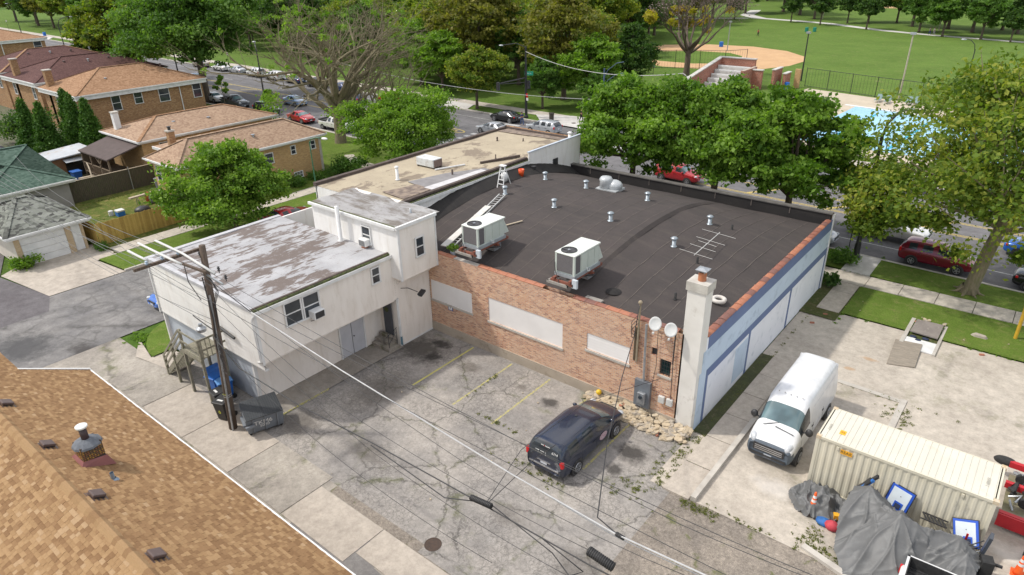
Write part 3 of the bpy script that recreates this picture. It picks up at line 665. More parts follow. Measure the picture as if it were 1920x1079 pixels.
for i in range(260):
    u = R.random(); x = -15.0+u*5.5+R.uniform(-.1, .1); wd = .32+.65*min(1, u*1.5); v = R.random()**1.1; y = 24.22-v*wd
    z = .05+(1-v)*.38*min(1, u*2+.3)*R.uniform(.6, 1)
    o = bpy.data.objects.new('stone', rocks[8] if R.random() < .05 else R.choice(rocks[:8])); COL.objects.link(o); o.parent = RP
    o.location = Vector((x, y, z))-RP.location; o.rotation_euler = (R.uniform(-.4, .4), R.uniform(-.4, .4), R.choice((0, math.pi))+R.gauss(0, .7)); s_ = R.uniform(.45, 1.15); o.scale = (s_, s_, s_*R.uniform(.7, 1.2))
o = MB((-14.35, 24.1, .35)).ball((-14.35, 24.1, .45), .14, 14, 9).build('yellow_ball', mt('yellow_rubber', (.75, .5, .03), (.68, .42, .02), 3, r=.4), None, True); tag(o, 'small yellow ball lying on the left end of the rubble', 'ball')
# ---- white sided building
WB = thing('white_building', 'low white and cream sided building with three flat roofs', 'building', (-31, 25, 0))
def flatroof(name, c, c2, c3, st=(2.2, .35, 1), lo=.5, hi=.6, c4=None):
    g = N(name); g.b.inputs['Roughness'].default_value = .85; g.b.inputs['Specular IOR Level'].default_value = .3
    x = g.ramp(g.noise(.6, 5), [(.35, c), (.7, c2)])
    n1 = g.noise(1, 8, .68, src=g.map(st), dist=.4); nb = g.noise(.28, 4, .6)
    ad = g.n('Math', operation='MULTIPLY_ADD'); g.l(nb, 0, ad, 0); ad.inputs[1].default_value = .8; g.l(n1, 0, ad, 2)
    x = g.mix(g.ramp(ad, [(lo+.4, 0.), (hi+.4, .9)]), x, c3)
    if c4:
        n4 = g.noise(3.5, 6, .7); x = g.mix(g.ramp(n4, [(.56, 0.), (.66, .7)]), x, c4)
    x = g.mix(.4, x, g.ramp(g.noise(18, 5, .7), [(.3, .34), (.7, .66)]), 'OVERLAY')
    g.color(x); g.bump(n1, .35, .03); MATS[name] = g.m; return g.m
silver = flatroof('silver_coated_roof', (.42, .42, .43), (.32, .32, .33), (.13, .1, .085), (2.2, .6, 1), .5, .56, (.3, .28, .27))
silver2 = flatroof('worn_silver_roof', (.36, .355, .35), (.27, .26, .26), (.15, .13, .11), (.5, 1.6, 1), .46, .62, (.16, .14, .12))
beige_r = flatroof('beige_gravel_roof', (.42, .36, .26), (.35, .295, .215), (.2, .16, .12), (.7, .5, 1), .56, .7, (.3, .26, .2))
tar = mt('tar_edge', (.07, .05, .045), (.11, .085, .07), 3, r=.9, bump=.3)
moss = mt('green_moss', (.12, .14, .05), (.06, .07, .03), 5, r=.95, bump=.6, c3=(.04, .04, .03), sc3=4)
# rear wing (two storeys, overhanging)
XE = -26.0
clap(WB, 'upper_side_wall', siding, (XE, 13.5), (XE, 21.6), 2.98, 5.55, (1, 0), [])
clap(WB, 'ground_side_wall', siding, (XE, 21.72), (XE, 24.28), 0.05, 4.5, (1, 0)); clap(WB, 'upper_side_wall', siding, (XE, 21.6), (XE, 21.72), 2.98, 5.5, (1, 0))
clap(WB, 'recessed_wall', siding, (-27.45, 13.75), (-27.45, 18.7), 0.06, 3.0, (1, 0)); clap(WB, 'recessed_wall', siding, (-27.45, 20.45), (-27.45, 21.7), 0.06, 3.0, (1, 0))
MB(WB).box(-27.6, -27.47, 18.7, 20.45, 2.5, 3.0).build('door_header', siding, WB)
MB(WB).box(-27.5, -26.02, 21.7, 21.85, 0, 3.0).build('return_wall', siding, WB)
MB(WB).box(-36, XE-.003, 13.53, 21.6, 2.9, 2.98).build('soffit', siding, WB)
uf = MB(WB).box(-36.0, XE, 13.5, 13.6, 1.95, 5.6); uf = MB(WB).poly([(-36, 13.5, 2.4), (XE, 13.5, 2.98), (XE, 13.5, 5.6), (-36, 13.5, 5.6)]); 
clap(WB, 'alley_upper_wall', siding_w, (-36, 13.5), (XE, 13.5), 2.6, 5.62, (0, -1), row=.2, prj=.02)
MB(WB).box(-36, XE-.02, 13.52, 13.7, 2.5, 2.6).build('alley_soffit', white, WB)
MB(WB).box(-35.9, -27.5, 13.72, 13.85, 0.05, 2.55).build('alley_lower_wall', mt('grey_blue_panel', (.46, .5, .55), (.4, .44, .49), .9, r=.7, c3=(.33, .36, .4), sc3=2), WB)
MB(WB).box(-36.02, -35.9, 13.55, 24, 0, 5.6).build('street_side_wall', siding_w, WB)
MB(WB).box(XE-.04, XE+.05, 13.42, 13.55, 2.9, 5.62).build('corner_board', white, WB); MB(WB).box(-36.06, -35.95, 13.42, 13.55, 2.5, 5.65).build('corner_board', white, WB); MB(WB).box(-27.55, -27.4, 13.66, 13.82, 0, 3).build('corner_board', white, WB)
MB(WB).box(XE, XE+.03, 21.7, 21.86, 0, 3.0).build('corner_board', white, WB); MB(WB).box(XE, XE+.05, 21.9, 24.28, 0, .09).build('base_trim', white, WB)
b = MB(WB); nx, ny2 = 30, 26; P = []
for i in range(nx+1):
    for j in range(ny2+1):
        x = -35.8+9.62*i/nx; y = 13.65+7.95*j/ny2; P.append((x, y, 5.72+.01*math.sin(x*3+y)+.012*math.sin(y*2.1-x)))
b.add(P, [(i*(ny2+1)+j, (i+1)*(ny2+1)+j, (i+1)*(ny2+1)+j+1, i*(ny2+1)+j+1) for i in range(nx) for j in range(ny2)]).build('rear_roof', silver, WB, True)
MB(WB).box(-36.1, -26.1, 13.44, 13.66, 5.6, 5.76).build('roof_edge_trim', mt('silver_edge', (.5, .5, .51), (.4, .4, .42), 3, r=.6), WB); MB(WB).box(-36.1, -35.8, 13.4, 21.6, 5.6, 5.77).build('roof_edge_trim', MATS['silver_edge'], WB)
MB(WB).box(-26.2, -26.09, 13.45, 21.6, 5.7, 5.775).build('tar_edge_strip', tar, WB)
MB(WB).box(-26.085, -26.02, 13.45, 21.6, 5.6, 5.735).build('moss_in_gutter', moss, WB)
b = MB(WB).box(-26.02, -25.84, 13.42, 21.6, 5.52, 5.55); b.box(-25.86, -25.83, 13.42, 21.6, 5.55, 5.7); b.box(-26.0, -25.84, 13.4, 13.43, 5.52, 5.7); b.build('gutter', white, WB)
MB(WB).tube([(-25.93, 13.4, 5.5), (-26.0, 13.35, 5.3), (-26.0, 13.38, 3.1), (-26.5, 13.5, 2.85)], .05, 8).build('downspout', white, WB)
MB(WB).tube([(-25.94, 21.78, 3.0), (-25.94, 21.78, .6)], .05, 8).build('downspout', white, WB); MB(WB).tube([(-25.94, 21.78, .62), (-25.94, 21.78, .1)], .06, 8).build('drain_pipe', mt('teal_pipe', (.1, .2, .25), (.1, .2, .25), 3), WB)
for y, z in ((15.42, 4.87), (16.44, 4.85)): window(WB, (XE+.03, y, z), (1, 0), .84, 1.12, lab='double-hung window of the upstairs pair')
window(WB, (XE+.03, 20.48, 4.9), (1, 0), .46, .82, lab='small upstairs window near the gutter corner')
d = MB(WB).box(-27.47, -27.4, 18.78, 19.53, .08, 2.42).build('door', mt('pale_grey_door', (.52, .53, .56), (.47, .48, .51), 2, r=.6), WB)
MB(WB).box(-27.4, -27.385, 18.9, 19.42, 1.95, 2.2).build('door_panel', soff, d); d2 = MB(WB).box(-27.47, -27.4, 19.57, 20.36, .08, 2.42).build('door', MATS['pale_grey_door'], WB); MB(WB).box(-27.4, -27.385, 19.7, 20.22, 1.95, 2.2).build('door_panel', soff, d2); MB(WB).ball((-27.36, 19.65, 1.15), .04).build('knob', black, d2)
b = MB(WB); b.box(-27.46, -27.36, 18.7, 18.78, 0, 2.5); b.box(-27.46, -27.36, 20.36, 20.45, 0, 2.5); b.box(-27.46, -27.36, 18.7, 20.45, 2.42, 2.52); b.build('door_frame', white, WB)
d = MB(WB).box(-27.0, -26.35, 21.55, 21.62, .66, 2.75).build('steel_door', mt('charcoal_door', (.07, .075, .09), (.055, .06, .07), 3, r=.5), WB); MB(WB).tube([(-26.68, 21.54, 2.2), (-26.68, 21.5, 2.2)], .14, 16).build('wreath', moss, d)
for i in range(3): MB(WB).box(-27.3+.0, -25.85-.0 if i == 0 else -26.1-.0, 20.75+.28*i, 21.5, .06+.2*i, .26+.2*i).build('step', conc_old, WB)
b = MB(WB)
for y in (20.85, 21.45): b.tube([(-25.95, y, .3), (-25.95, y, 1.25)], .018, 6)
b.tube([(-25.95, 20.7, 1.0), (-25.95, 21.5, 1.32)], .018, 6); b.tube([(-25.95, 20.85, .5), (-25.95, 21.45, 1.1)], .012, 6); b.tube([(-25.95, 21.45, .5), (-25.95, 20.85, 1.0)], .012, 6); b.build('handrail', black, WB)
struct('porch_edge_line', MB().box(-25.77, -25.72, 13.3, 16.5, 0, .07), yel2)
# middle block with overhanging box
clap(WB, 'box_side_wall', siding, (-25.2, 21.6), (-25.2, 24.28), 4.36, 7.3, (1, 0), []); clap(WB, 'middle_wall', siding_w, (-32.3, 21.6), (-25.2, 21.6), 4.36, 7.25, (0, -1), [(4.2, 4.95, 5.85, 6.9)], row=.16, prj=.006)
MB(WB).box(-26.0, -25.22, 21.62, 24.28, 4.3, 4.37).build('box_soffit', siding, WB)
for k in range(3): MB(WB).box(-26.0+.02, -25.96+.05*k, 21.9, 24.28, 4.2-.12*k-.12, 4.2-.12*k).build('siding_ledge', siding, WB)
MB(WB).box(-32.4, -32.28, 21.6, 24.9, 4, 7.3).build('middle_end_wall', siding_w, WB); MB(WB).box(-25.22, -25.14, 21.52, 21.66, 4.33, 7.3).build('corner_board', white, WB); MB(WB).box(-25.22, -25.14, 24.2, 24.29, 4.33, 7.3).build('corner_board', white, WB)
b = MB(WB); nx, ny2 = 26, 12; P = []
for i in range(nx+1):
    for j in range(ny2+1):
        x = -32.4+7.2*i/nx; y = 21.55+3.15*j/ny2; P.append((x, y, 7.37+.012*math.sin(x*2+y*3)+.01*math.sin(y*4)))
b.add(P, [(i*(ny2+1)+j, (i+1)*(ny2+1)+j, (i+1)*(ny2+1)+j+1, i*(ny2+1)+j+1) for i in range(nx) for j in range(ny2)]).build('middle_roof', silver2, WB, True)
MB(WB).box(-25.24, -25.1, 21.45, 24.35, 7.25, 7.42).build('roof_edge_trim', white, WB); MB(WB).box(-32.5, -25.24, 21.42, 21.54, 7.22, 7.36).build('gutter', white, WB); MB(WB).box(-32.4, -25.24, 21.54, 21.6, 7.3, 7.392).build('moss_in_gutter', moss, WB)
MB(WB).box(-32.4, -28.2, 24.28, 24.7, 4, 7.36).build('middle_back_wall', siding, WB)
window(WB, (-25.16, 23.0, 5.9), (1, 0), .52, 1.0, lab='window in the overhanging box')
window(WB, (-27.72, 21.59, 6.4), (0, -1), .62, .9, lab='window behind the upper air conditioner')
# front block with beige roof
MB(WB).box(-36.3, -32.3, 24.7, 24.8, 0, 6.75).build('front_block_rear_wall', siding_w, WB); MB(WB).box(-36.35, -36.2, 24.7, 44.1, 0, 6.75).build('front_block_street_wall', siding_w, WB)
clap(WB, 'front_block_side_wall', siding_w, (-29.0, 24.6), (-29.0, 44.1), 4.4, 6.55, (1, 0), [(15.9, 16.5, 5.5, 6.1)], row=.16)
MB(WB).box(-29.08, -28.98, 37.6, 44.15, 6.5, 7.2).build('raised_parapet', siding_w, WB); MB(WB).box(-29.12, -28.94, 37.55, 44.2, 7.2, 7.27).build('parapet_trim', mt('pale_blue_trim', (.5, .55, .62), (.45, .5, .57), 2, r=.6), WB)
MB(WB).box(-36.3, -29, 44.0, 44.15, 0, 7.0).build('front_block_front_wall', face_brick, WB)
b = MB(WB); nx, ny2 = 20, 50; P = []
for i in range(nx+1):
    for j in range(ny2+1):
        x = -36.25+7.15*i/nx; y = 24.7+19.3*j/ny2; P.append((x, y, 6.8+.015*math.sin(x*1.3+y)+.012*math.sin(y*1.7)))
b.add(P, [(i*(ny2+1)+j, (i+1)*(ny2+1)+j, (i+1)*(ny2+1)+j+1, i*(ny2+1)+j+1) for i in range(nx) for j in range(ny2)]).build('front_roof', beige_r, WB, True)
MB(WB).box(-36.45, -36.15, 24.65, 44.2, 6.74, 6.98).build('roof_edge_tar', tar, WB); MB(WB).box(-36.4, -29, 43.8, 44.2, 6.74, 6.98).build('roof_edge_tar', tar, WB)
MB(WB).box(-29.3, -29.06, 24.7, 37.5, 6.76, 6.9).build('roof_edge_tar', tar, WB); MB(WB).box(-29.04, -28.86, 24.6, 37.5, 6.5, 6.68).build('gutter', white, WB); MB(WB).box(-29.04, -28.9, 26, 37.4, 6.68, 6.72).build('moss_in_gutter', moss, WB)
def patch(name, pts, z, m):
    o = MB(WB).prism(pts, z, z+.02); return o.build(name, m, WB)
patch('roof_patch', [(-31.9, 28.6), (-31.2, 31.4), (-29.9, 33.8), (-29.35, 33.8), (-29.35, 28.2)], 6.83, mt('grey_roll_roofing', (.24, .23, .23), (.19, .18, .18), 2, r=.9, bump=.3))
patch('roof_patch', [(-30.1, 28.3), (-29.4, 28.3), (-29.35, 33.4), (-29.85, 33.4)], 6.85, mt('pale_roof_patch', (.55, .54, .55), (.45, .44, .44), 2, r=.8))
patch('roof_patch', [(-31.6, 26.2), (-29.5, 26.0), (-29.5, 28.4), (-31.0, 28.5)], 6.84, mt('bare_tar_patch', (.13, .1, .085), (.28, .22, .17), 2.5, r=.9, bump=.5))
o = patch('roof_patch', [(-36.1, 42.6), (-35.9, 44.0), (-29.4, 44.0), (-30.0, 43.1)], 6.835, mt('bare_tar_patch', 0))
MB(WB).ob((-30.3, 36.0, 6.9), (.15, 3.2, .14), rz=-.35).build('rolled_edge', tar, WB)
w_ = MB(WB).box(-28.99, -28.93, 40.5, 41.1, 5.5, 6.1).build('wall_vent', black, WB)
# roof details on white building
def vent(name, lab, cat, x, y, z, h, r_, m, cap=None, group=None, n=14):
    t = thing(name, lab, cat, (x, y, z), 0, group)
    MB(t).lathe((x, y, z), [(r_*1.7, 0), (r_*1.5, .02), (r_, .05), (r_, h)], n).build('pipe', m, t, True)
    if cap: MB(t).lathe((x, y, z+h-.01), [(r_*1.15, -.06), (cap, -.02), (cap, .01), (cap*.5, .07), (.01, .09)], n).build('vent_cap', m, t, True)
    return t
vent('chimney_pipe', 'tall leaning white flue pipe on the silver roof beside the middle wall', 'flue pipe', -29.6, 21.25, 5.72, 2.0, .11, white)
t = thing('window_air_conditioner', 'white air conditioner in the upper pair of windows above the doors', 'air conditioner', (-25.9, 16.55, 4.4)); bevel(MB(t).box(-26, -25.5, 16.22, 16.85, 4.22, 4.62).build('casing', white, t)); MB(t).box(-25.51, -25.49, 16.28, 16.79, 4.26, 4.58).build('grille', black, t); MB(t).bar((-25.98, 16.3, 4.0), (-25.55, 16.3, 4.22), .03).build('bracket', black, t)
t = thing('window_air_conditioner', 'small air conditioner in the wall above the rear silver roof', 'air conditioner', (-27.7, 21.5, 6.0)); bevel(MB(t).box(-28.0, -27.45, 21.2, 21.6, 5.85, 6.22).build('casing', white, t)); MB(t).box(-27.95, -27.5, 21.185, 21.2, 5.88, 6.19).build('grille', mt('grille_grey', (.2, .2, .2), (.15, .15, .15), 9), t); MB(t).box(-27.85, -27.6, 21.25, 21.5, 5.7, 5.85).build('support_block', terra[0], t)
vent('pipe_vent', 'white capped pipe vent beside the curb unit on the beige roof', 'roof vent', -32.85, 28.6, 6.8, .85, .1, white, .15)
vent('pipe_vent', 'thin pipe vent near the middle of the beige roof', 'roof vent', -30.9, 36.2, 6.8, .3, .04, tar)
vent('pipe_vent', 'short dark pipe vent near the far left edge of the beige roof', 'roof vent', -34.1, 40.2, 6.8, .25, .06, tar, .08)
vent('pipe_vent', 'short dark pipe vent near the far middle of the beige roof', 'roof vent', -32.4, 41.3, 6.8, .22, .05, tar)
vent('pipe_vent', 'dark pipe stub on the grey patch of the beige roof', 'roof vent', -30.6, 31.4, 6.8, .4, .06, tar)
vent('pipe_vent', 'fat white vent with domed cap at the far right corner of the beige roof', 'roof vent', -29.6, 43.6, 6.8, .6, .14, white, .2)
vent('pipe_vent', 'small pipe vent at the far end of the middle roof', 'roof vent', -26.3, 23.6, 7.37, .25, .05, galv)
t = thing('roof_cooler', 'old white evaporative unit standing on the beige roof', 'roof unit', (-33.3, 32.2, 6.8)); bevel(MB(t).box(-34.2, -32.55, 31.6, 32.5, 6.9, 7.45).build('cabinet', mt('enamel_white', (.6, .62, .62), (.5, .52, .52), 2, r=.4, c3=(.35, .3, .25), sc3=4), t), .04); MB(t).box(-32.56, -32.5, 31.68, 32.42, 6.93, 7.4).build('rusty_end', mt('rust_brown', (.2, .14, .12), (.14, .1, .09), 5, r=.8), t)
for x, y in ((-34.1, 31.7), (-32.65, 31.7), (-34.1, 32.4), (-32.65, 32.4)): MB(t).box(x-.06, x+.06, y-.06, y+.06, 6.78, 6.92).build('foot', tar, t)
tag(MB((-31.8, 32.3, 6.85)).tube([(-32.3, 31.5, 6.87), (-31.5, 33.6, 6.87)], .06, 8).build('pvc_pipe', white), 'white plastic pipe lying beside the roof unit on beige roof', 'pipe')
t = thing('flood_light', 'black floodlight on a bracket above the dark door', 'lamp', (-26, 22.2, 3.4)); MB(t).tube([(-25.98, 22.1, 3.5), (-25.6, 22.3, 3.55), (-25.3, 22.7, 3.25)], .02, 6).build('bracket', black, t); bevel(MB(t).ob((-25.2, 22.9, 3.15), (.3, .45, .12), rz=.2, rx=.3).build('lamp_head', black, t)); MB(t).ob((-25.18, 22.88, 3.07), (.22, .36, .04), rz=.2, rx=.3).build('lens', GL, t)
tag(MB((-28.95, 37.6, 6)).box(-28.93, -28.6, 37.4, 37.8, 5.85, 6.2).build('wall_box', black), 'small black box mounted on the white wall over the black roof', 'utility box')
tag(MB((-33, 13.5, 4)).tube([(-29.4, 13.35, 3.9), (-28.0, 13.35, 3.7)], .07, 8).build('splice_tube', black), 'black cable splice tube hanging before the white alley wall', 'cable splice')
# ------------------------------------------------------------------ foreground shingled roof
FR = thing('shingled_house', 'near house roof of tan brown shingles with white gutter filling the lower left', 'house', (-20, 3.4, 0))
tones = [mt('shingle_%s' % n, c, tuple(v*.88 for v in c), 30, r=.95, bump=.25, spec=.15) for n, c in (('tan', (.31, .195, .1)), ('honey', (.35, .225, .118)), ('brown', (.225, .132, .067)), ('umber', (.265, .16, .082)), ('sand', (.385, .26, .15)))]
EY, EZ, RY, RZ = 7.22, 5.0, 3.4, 7.0
def slope_frame(sgn):
    d = Vector((0, sgn*(EY-RY), EZ-RZ)).normalized()      # down the slope
    return d, Vector((1, 0, 0)), Vector((1, 0, 0)).cross(d)*(1 if sgn > 0 else -1)
def in_view(p):
    v = Vector(p)-cam.matrix_world.translation; z = v.dot(CAXF)
    return z > 0 and abs(v.dot(CAXR)/z) < .78 and abs(v.dot(CAXU)/z) < .44
allsh = []
for sgn, x0, x1, L in ((1, -28.2, -8.5, 4.25), (-1, -28.2, -12.0, 4.3)):
    d, ux, nrm = slope_frame(sgn)
    if nrm.z < 0: nrm = -nrm
    row = .118; n = int(L/row)
    for i in range(n):
        s_ = .12+i*row; x = (-31.5 if s_ < 1.85 or sgn < 0 else x0)-R.uniform(0, .15)
        while x < x1:
            wd = R.choice((.13, .16, .2, .24)); p = Vector((x+wd/2, RY, RZ))+d*(s_+row*.5)
            if sgn > 0 and x > -13.6+(s_-3.0)*1.0 and s_ > 3.0: pass
            allsh.append((p, wd, d, nrm, R.choices(range(5), (4, 3, 2.0, 3, 1.6) if sgn < 0 else (3, 1.2, 2.6, 4.5, .3))[0], R.uniform(.006, .02))); x += wd  # back slope draws darker tones: its turn from the sun is put into colour
vis = sorted([s_ for s_ in allsh if in_view(s_[0])], key=lambda q: (q[0]-cam.matrix_world.translation).length)
near = set(id(q) for q in vis[:300])
MB(FR).add([(-31.5, RY, RZ-.035), (-28.2, RY, RZ-.035), (-28.2, 5.05, RZ-.035-1.65*.5236), (-31.5, 5.05, RZ-.035-1.65*.5236), (-31.5, RY-3.85, EZ-.03), (-28.2, RY-3.85, EZ-.03)], [(0, 3, 2, 1), (0, 1, 5, 4)]).build('roof_deck', tones[3], FR)
MB(FR).add([(-28.3, RY, RZ-.03), (-8, RY, RZ-.03), (-8, EY, EZ-.03), (-28.3, EY, EZ-.03), (-28.3, RY-3.85, EZ-.03), (-8, RY-3.85, EZ-.03)], [(0, 3, 2, 1), (0, 1, 5, 4)]).build('roof_deck', tones[3], FR)
def shq(b, p, wd, d, nrm, t):
    a = Vector((1, 0, 0))*wd*.485; e = d*.064
    up = nrm*.004; lo = nrm*(.012+t)
    A = [p-a-e+up, p+a-e+up, p+a+e+lo, p-a+e+lo]; B = [p-a+e+nrm*.001, p+a+e+nrm*.001]
    q = [A[3], A[2], A[1], A[0]]
    if (A[1]-A[0]).cross(A[2]-A[1]).dot(nrm) > 0: q = A
    b.poly(q); b.poly([A[3], A[2], B[1], B[0]]); b.poly([A[2], A[1], B[1]]); b.poly([A[0], A[3], B[0]])
b = MB(FR); cache = {}
for q in allsh:
    if id(q) in near: continue
    b.cur = q[4]; shq(b, *q[:4], q[5])
tag(b.build('shingles', tones, FR), kind='stuff')
for q in allsh:
    if id(q) not in near: continue
    p, wd, d, nrm, k, t = q; key = (wd, k, d.y > 0)
    if key not in cache:
        bb = MB(); shq(bb, Vector((0, 0, 0)), wd, d, nrm, .013); cache[key] = bb.mesh('shingle', tones[k])
    o = bpy.data.objects.new('shingle', cache[key]); COL.objects.link(o); o.parent = FR; o.location = p-FR.location
n = 95
for i in range(-16, n):
    x = -28.2+i*.2; b = MB(FR); t = R.uniform(.0, .012); wv = .16
    z = RZ+.03+t
    b.add([(x, RY-wv, z-.1), (x+.24, RY-wv, z-.12), (x+.24, RY-.05, z-.015), (x, RY-.05, z+.012), (x, RY+.05, z+.012), (x+.24, RY+.05, z-.015), (x, RY+wv, z-.1), (x+.24, RY+wv, z-.12)],
          [(0, 1, 2, 3), (3, 2, 5, 4), (4, 5, 7, 6), (0, 3, 4, 6)]); b.build('ridge_shingle', tones[R.choice((0, 1, 1, 3))], FR)
MB(FR).box(-28.2, -8, EY+.02, EY+.12, EZ-.1, EZ-.02).build('gutter', white, FR); MB(FR).box(-28.2, -8, EY-.05, EY+.02, EZ-.12, EZ-.012).build('fascia', white, FR)
MB(FR).bar((-28.25, EY+.1, EZ-.05), (-28.25, 5.05, RZ-.03-1.65*.5236), .1, .12).build('rake_trim', white, FR)
MB(FR).box(-28, -8, -.2, 6.9, 0, 4.95).build('wall', face_brick, FR); b = MB(FR)
b.add([(-28, -.2, 4.9), (-28, 6.9, 4.9), (-28, 3.4, 6.85), (-8, -.2, 4.9), (-8, 6.9, 4.9), (-8, 3.4, 6.85)], [(0, 2, 1), (3, 4, 5), (0, 3, 5, 2), (1, 2, 5, 4)]); b.build('gable', face_brick, FR)
shinglemat('tan_shingle_far', (.31, .2, .11), (.24, .15, .08), (.38, .255, .15))
MB(FR).box(-31.3, -28.05, -.2, 4.7, 0, 4.95).build('wall', face_brick, FR)
bvm = mt('brown_vent', (.11, .075, .065), (.09, .06, .055), 5, r=.5)
for k, x in enumerate((-24.7, -21.25, -17.8, -14.45)):
    z = RZ-(3.8-RY)*.5236
    t = thing('roof_vent', ('brown box vent on the near roof at the left picture edge', 'brown box vent on the near roof left of the tiled chimney', 'brown box vent on the near roof below the grey vent pipe', 'brown box vent lowest on the near roof')[k], 'roof vent', (x, 3.8, z), 0, 'box vents along the near ridge')
    M = Matrix.Rotation(-.4825, 3, 'X'); bevel(MB(t).ob((x, 3.82, z+.1), (.36, .34, .09), m=M).build('hood', bvm, t), .025); MB(t).ob((x, 3.82, z+.035), (.28, .26, .08), m=M).build('base', black, t); MB(t).ob((x, 3.8, z+.01), (.5, .5, .015), m=M).build('flange', bvm, t)
t = thing('tiled_chimney', 'short chimney faced with mosaic tile, dark pipe and white cap on the near roof', 'chimney', (-19.95, 4.5, 6.4))
x0, x1, y0, y1 = -20.27, -19.68, 4.18, 4.8
b = MB(t); zz = lambda y: RZ-(y-RY)*.5236
b.add([(x0-.12, y0-.12, zz(y0)+.04), (x1+.12, y0-.12, zz(y0)+.04), (x1+.12, y1+.14, zz(y1)-.02), (x0-.12, y1+.14, zz(y1)-.02), (x0, y0, 6.74), (x1, y0, 6.74), (x1, y1, 6.62), (x0, y1, 6.62)], [(0, 1, 5, 4), (1, 2, 6, 5), (2, 3, 7, 6), (3, 0, 4, 7)]).build('flashing', mt('red_flashing', (.24, .08, .07), (.2, .065, .06), 2, r=.5), t)
MB(t).box(x0+.02, x1-.02, y0+.02, y1-.02, 6.2, 7.16).build('body', mt('dark_grout', (.05, .035, .03), (.07, .05, .04), 8, r=.9), t)
tl = [mt('mosaic_%s' % n, c, c2, 20, r=.4) for n, c, c2 in (('gold', (.42, .24, .05), (.32, .17, .04)), ('rust', (.28, .12, .05), (.2, .09, .04)), ('umber', (.12, .07, .04), (.2, .14, .06)))]
tms = []
for m in tl:
    for e in (0, 1): tms.append((e, (MB().ob((0, 0, 0), (.05, .02, .035)) if e == 0 else MB().ob((0, 0, 0), (.02, .05, .035))).mesh('mosaic_tile', m)))
for side in range(4):
    for i in range(8):
        for j in range(7):
            u = -.25+.071*i+R.uniform(-.006, .006); z = 6.72+.062*j
            p = [(-19.975+u, y0+.02, z), (x1-.02, 4.49+u, z), (-19.975+u, y1-.02, z), (x0+.02, 4.49+u, z)][side]
            o = bpy.data.objects.new('mosaic_tile', R.choice([q[1] for q in tms if q[0] == side % 2])); COL.objects.link(o); o.parent = t; o.location = Vector(p)-t.location
b = MB(t).lathe((-19.975, 4.49, 7.14), [(.41, -.06), (.39, .0), (.27, .09), (.13, .14)], 10); b.build('mortar_cap', mt('slate_mortar', (.15, .16, .18), (.11, .12, .135), 6, r=.9, bump=.4), t)
MB(t).tube([(-19.975, 4.49, 7.1), (-19.975, 4.49, 7.68)], .105, 16).build('flue_pipe', mt('dark_brown_metal', (.04, .02, .025), (.05, .03, .03), 4, r=.5), t, True)
MB(t).lathe((-19.975, 4.49, 7.66), [(.15, 0), (.165, .02), (.165, .06), (.09, .1), (.01, .11)], 20).build('flue_cap', white, t)
t = thing('pipe_vent', 'small grey metal vent pipe on the near roof below the tiled chimney', 'roof vent', (-18.65, 4.5, 6.42)); MB(t).tube([(-18.65, 4.5, 6.35), (-18.65, 4.5, 6.68)], [.055, .055], 12, False).build('pipe', mt('blue_grey_metal', (.3, .38, .48), (.2, .26, .34), 5, r=.45, metal=.4), t, True); MB(t).lathe((-18.65, 4.5, 6.4), [(.15, -.03), (.08, .08)], 12, False).build('boot', MATS['blue_grey_metal'], t, True)
# ------------------------------------------------------------------ neighbouring houses
rs_tan = shinglemat('tan_shingles', (.33, .23, .16), (.27, .18, .125), (.4, .285, .2))
rs_org = shinglemat('orange_shingles', (.3, .178, .105), (.24, .138, .078), (.37, .23, .14))
rs_brn = shinglemat('maroon_shingles', (.11, .058, .052), (.085, .045, .042), (.14, .078, .07), 6, 9)
rs_grn = shinglemat('green_shingles', (.075, .12, .095), (.05, .085, .065), (.1, .15, .12))
rs_gry = shinglemat('weathered_grey_shingles', (.17, .18, .155), (.07, .07, .065), (.24, .25, .22), 3, 5)
def hiphouse(lab, x0, x1, y0, y1, ze, zt, wall, roof, name='brick_house', ov=.45, cat='house', ridge=None, ridgem=None, fh=.28):
    t = thing(name, lab, cat, ((x0+x1)/2, (y0+y1)/2, 0)); cx = (x0+x1)/2; q = (x1-x0)/2
    ra, rb = ridge or (y0+q*.95, y1-q*.95)
    MB(t).box(x0+ov, x1-ov, y0+ov, y1-ov, 0, ze-.02).build('wall', wall, t)
    b = MB(t); b.add([(x0, y0, ze), (x1, y0, ze), (x1, y1, ze), (x0, y1, ze), (cx, ra, zt), (cx, rb, zt)], [(0, 1, 4), (1, 2, 5, 4), (2, 3, 5), (3, 0, 4, 5)]); r_ = b.build('roof', roof, t)
    MB(t).box(x0+.03, x1-.03, y0+.03, y1-.03, ze-fh, ze-.015).build('fascia', white, t)
    b = MB(t).box(x0-.1, x0+.02, y0-.1, y1+.1, ze-.14, ze-.01); b.box(x1-.02, x1+.1, y0-.1, y1+.1, ze-.14, ze-.01); b.box(x0, x1, y0-.1, y0+.02, ze-.14, ze-.01); b.build('gutter', white, t)
    rmm = ridgem or roof; up = Vector((0, 0, .03))
    C = [Vector(p) for p in ((x0, y0, ze), (x1, y0, ze), (x1, y1, ze), (x0, y1, ze), (cx, ra, zt), (cx, rb, zt))]
    for a, c in ((0, 4), (1, 4), (2, 5), (3, 5), (4, 5)): MB(t).bar(C[a]+up, C[c]+up, .32, .04).build('hip_cap', rmm, r_)
    return t
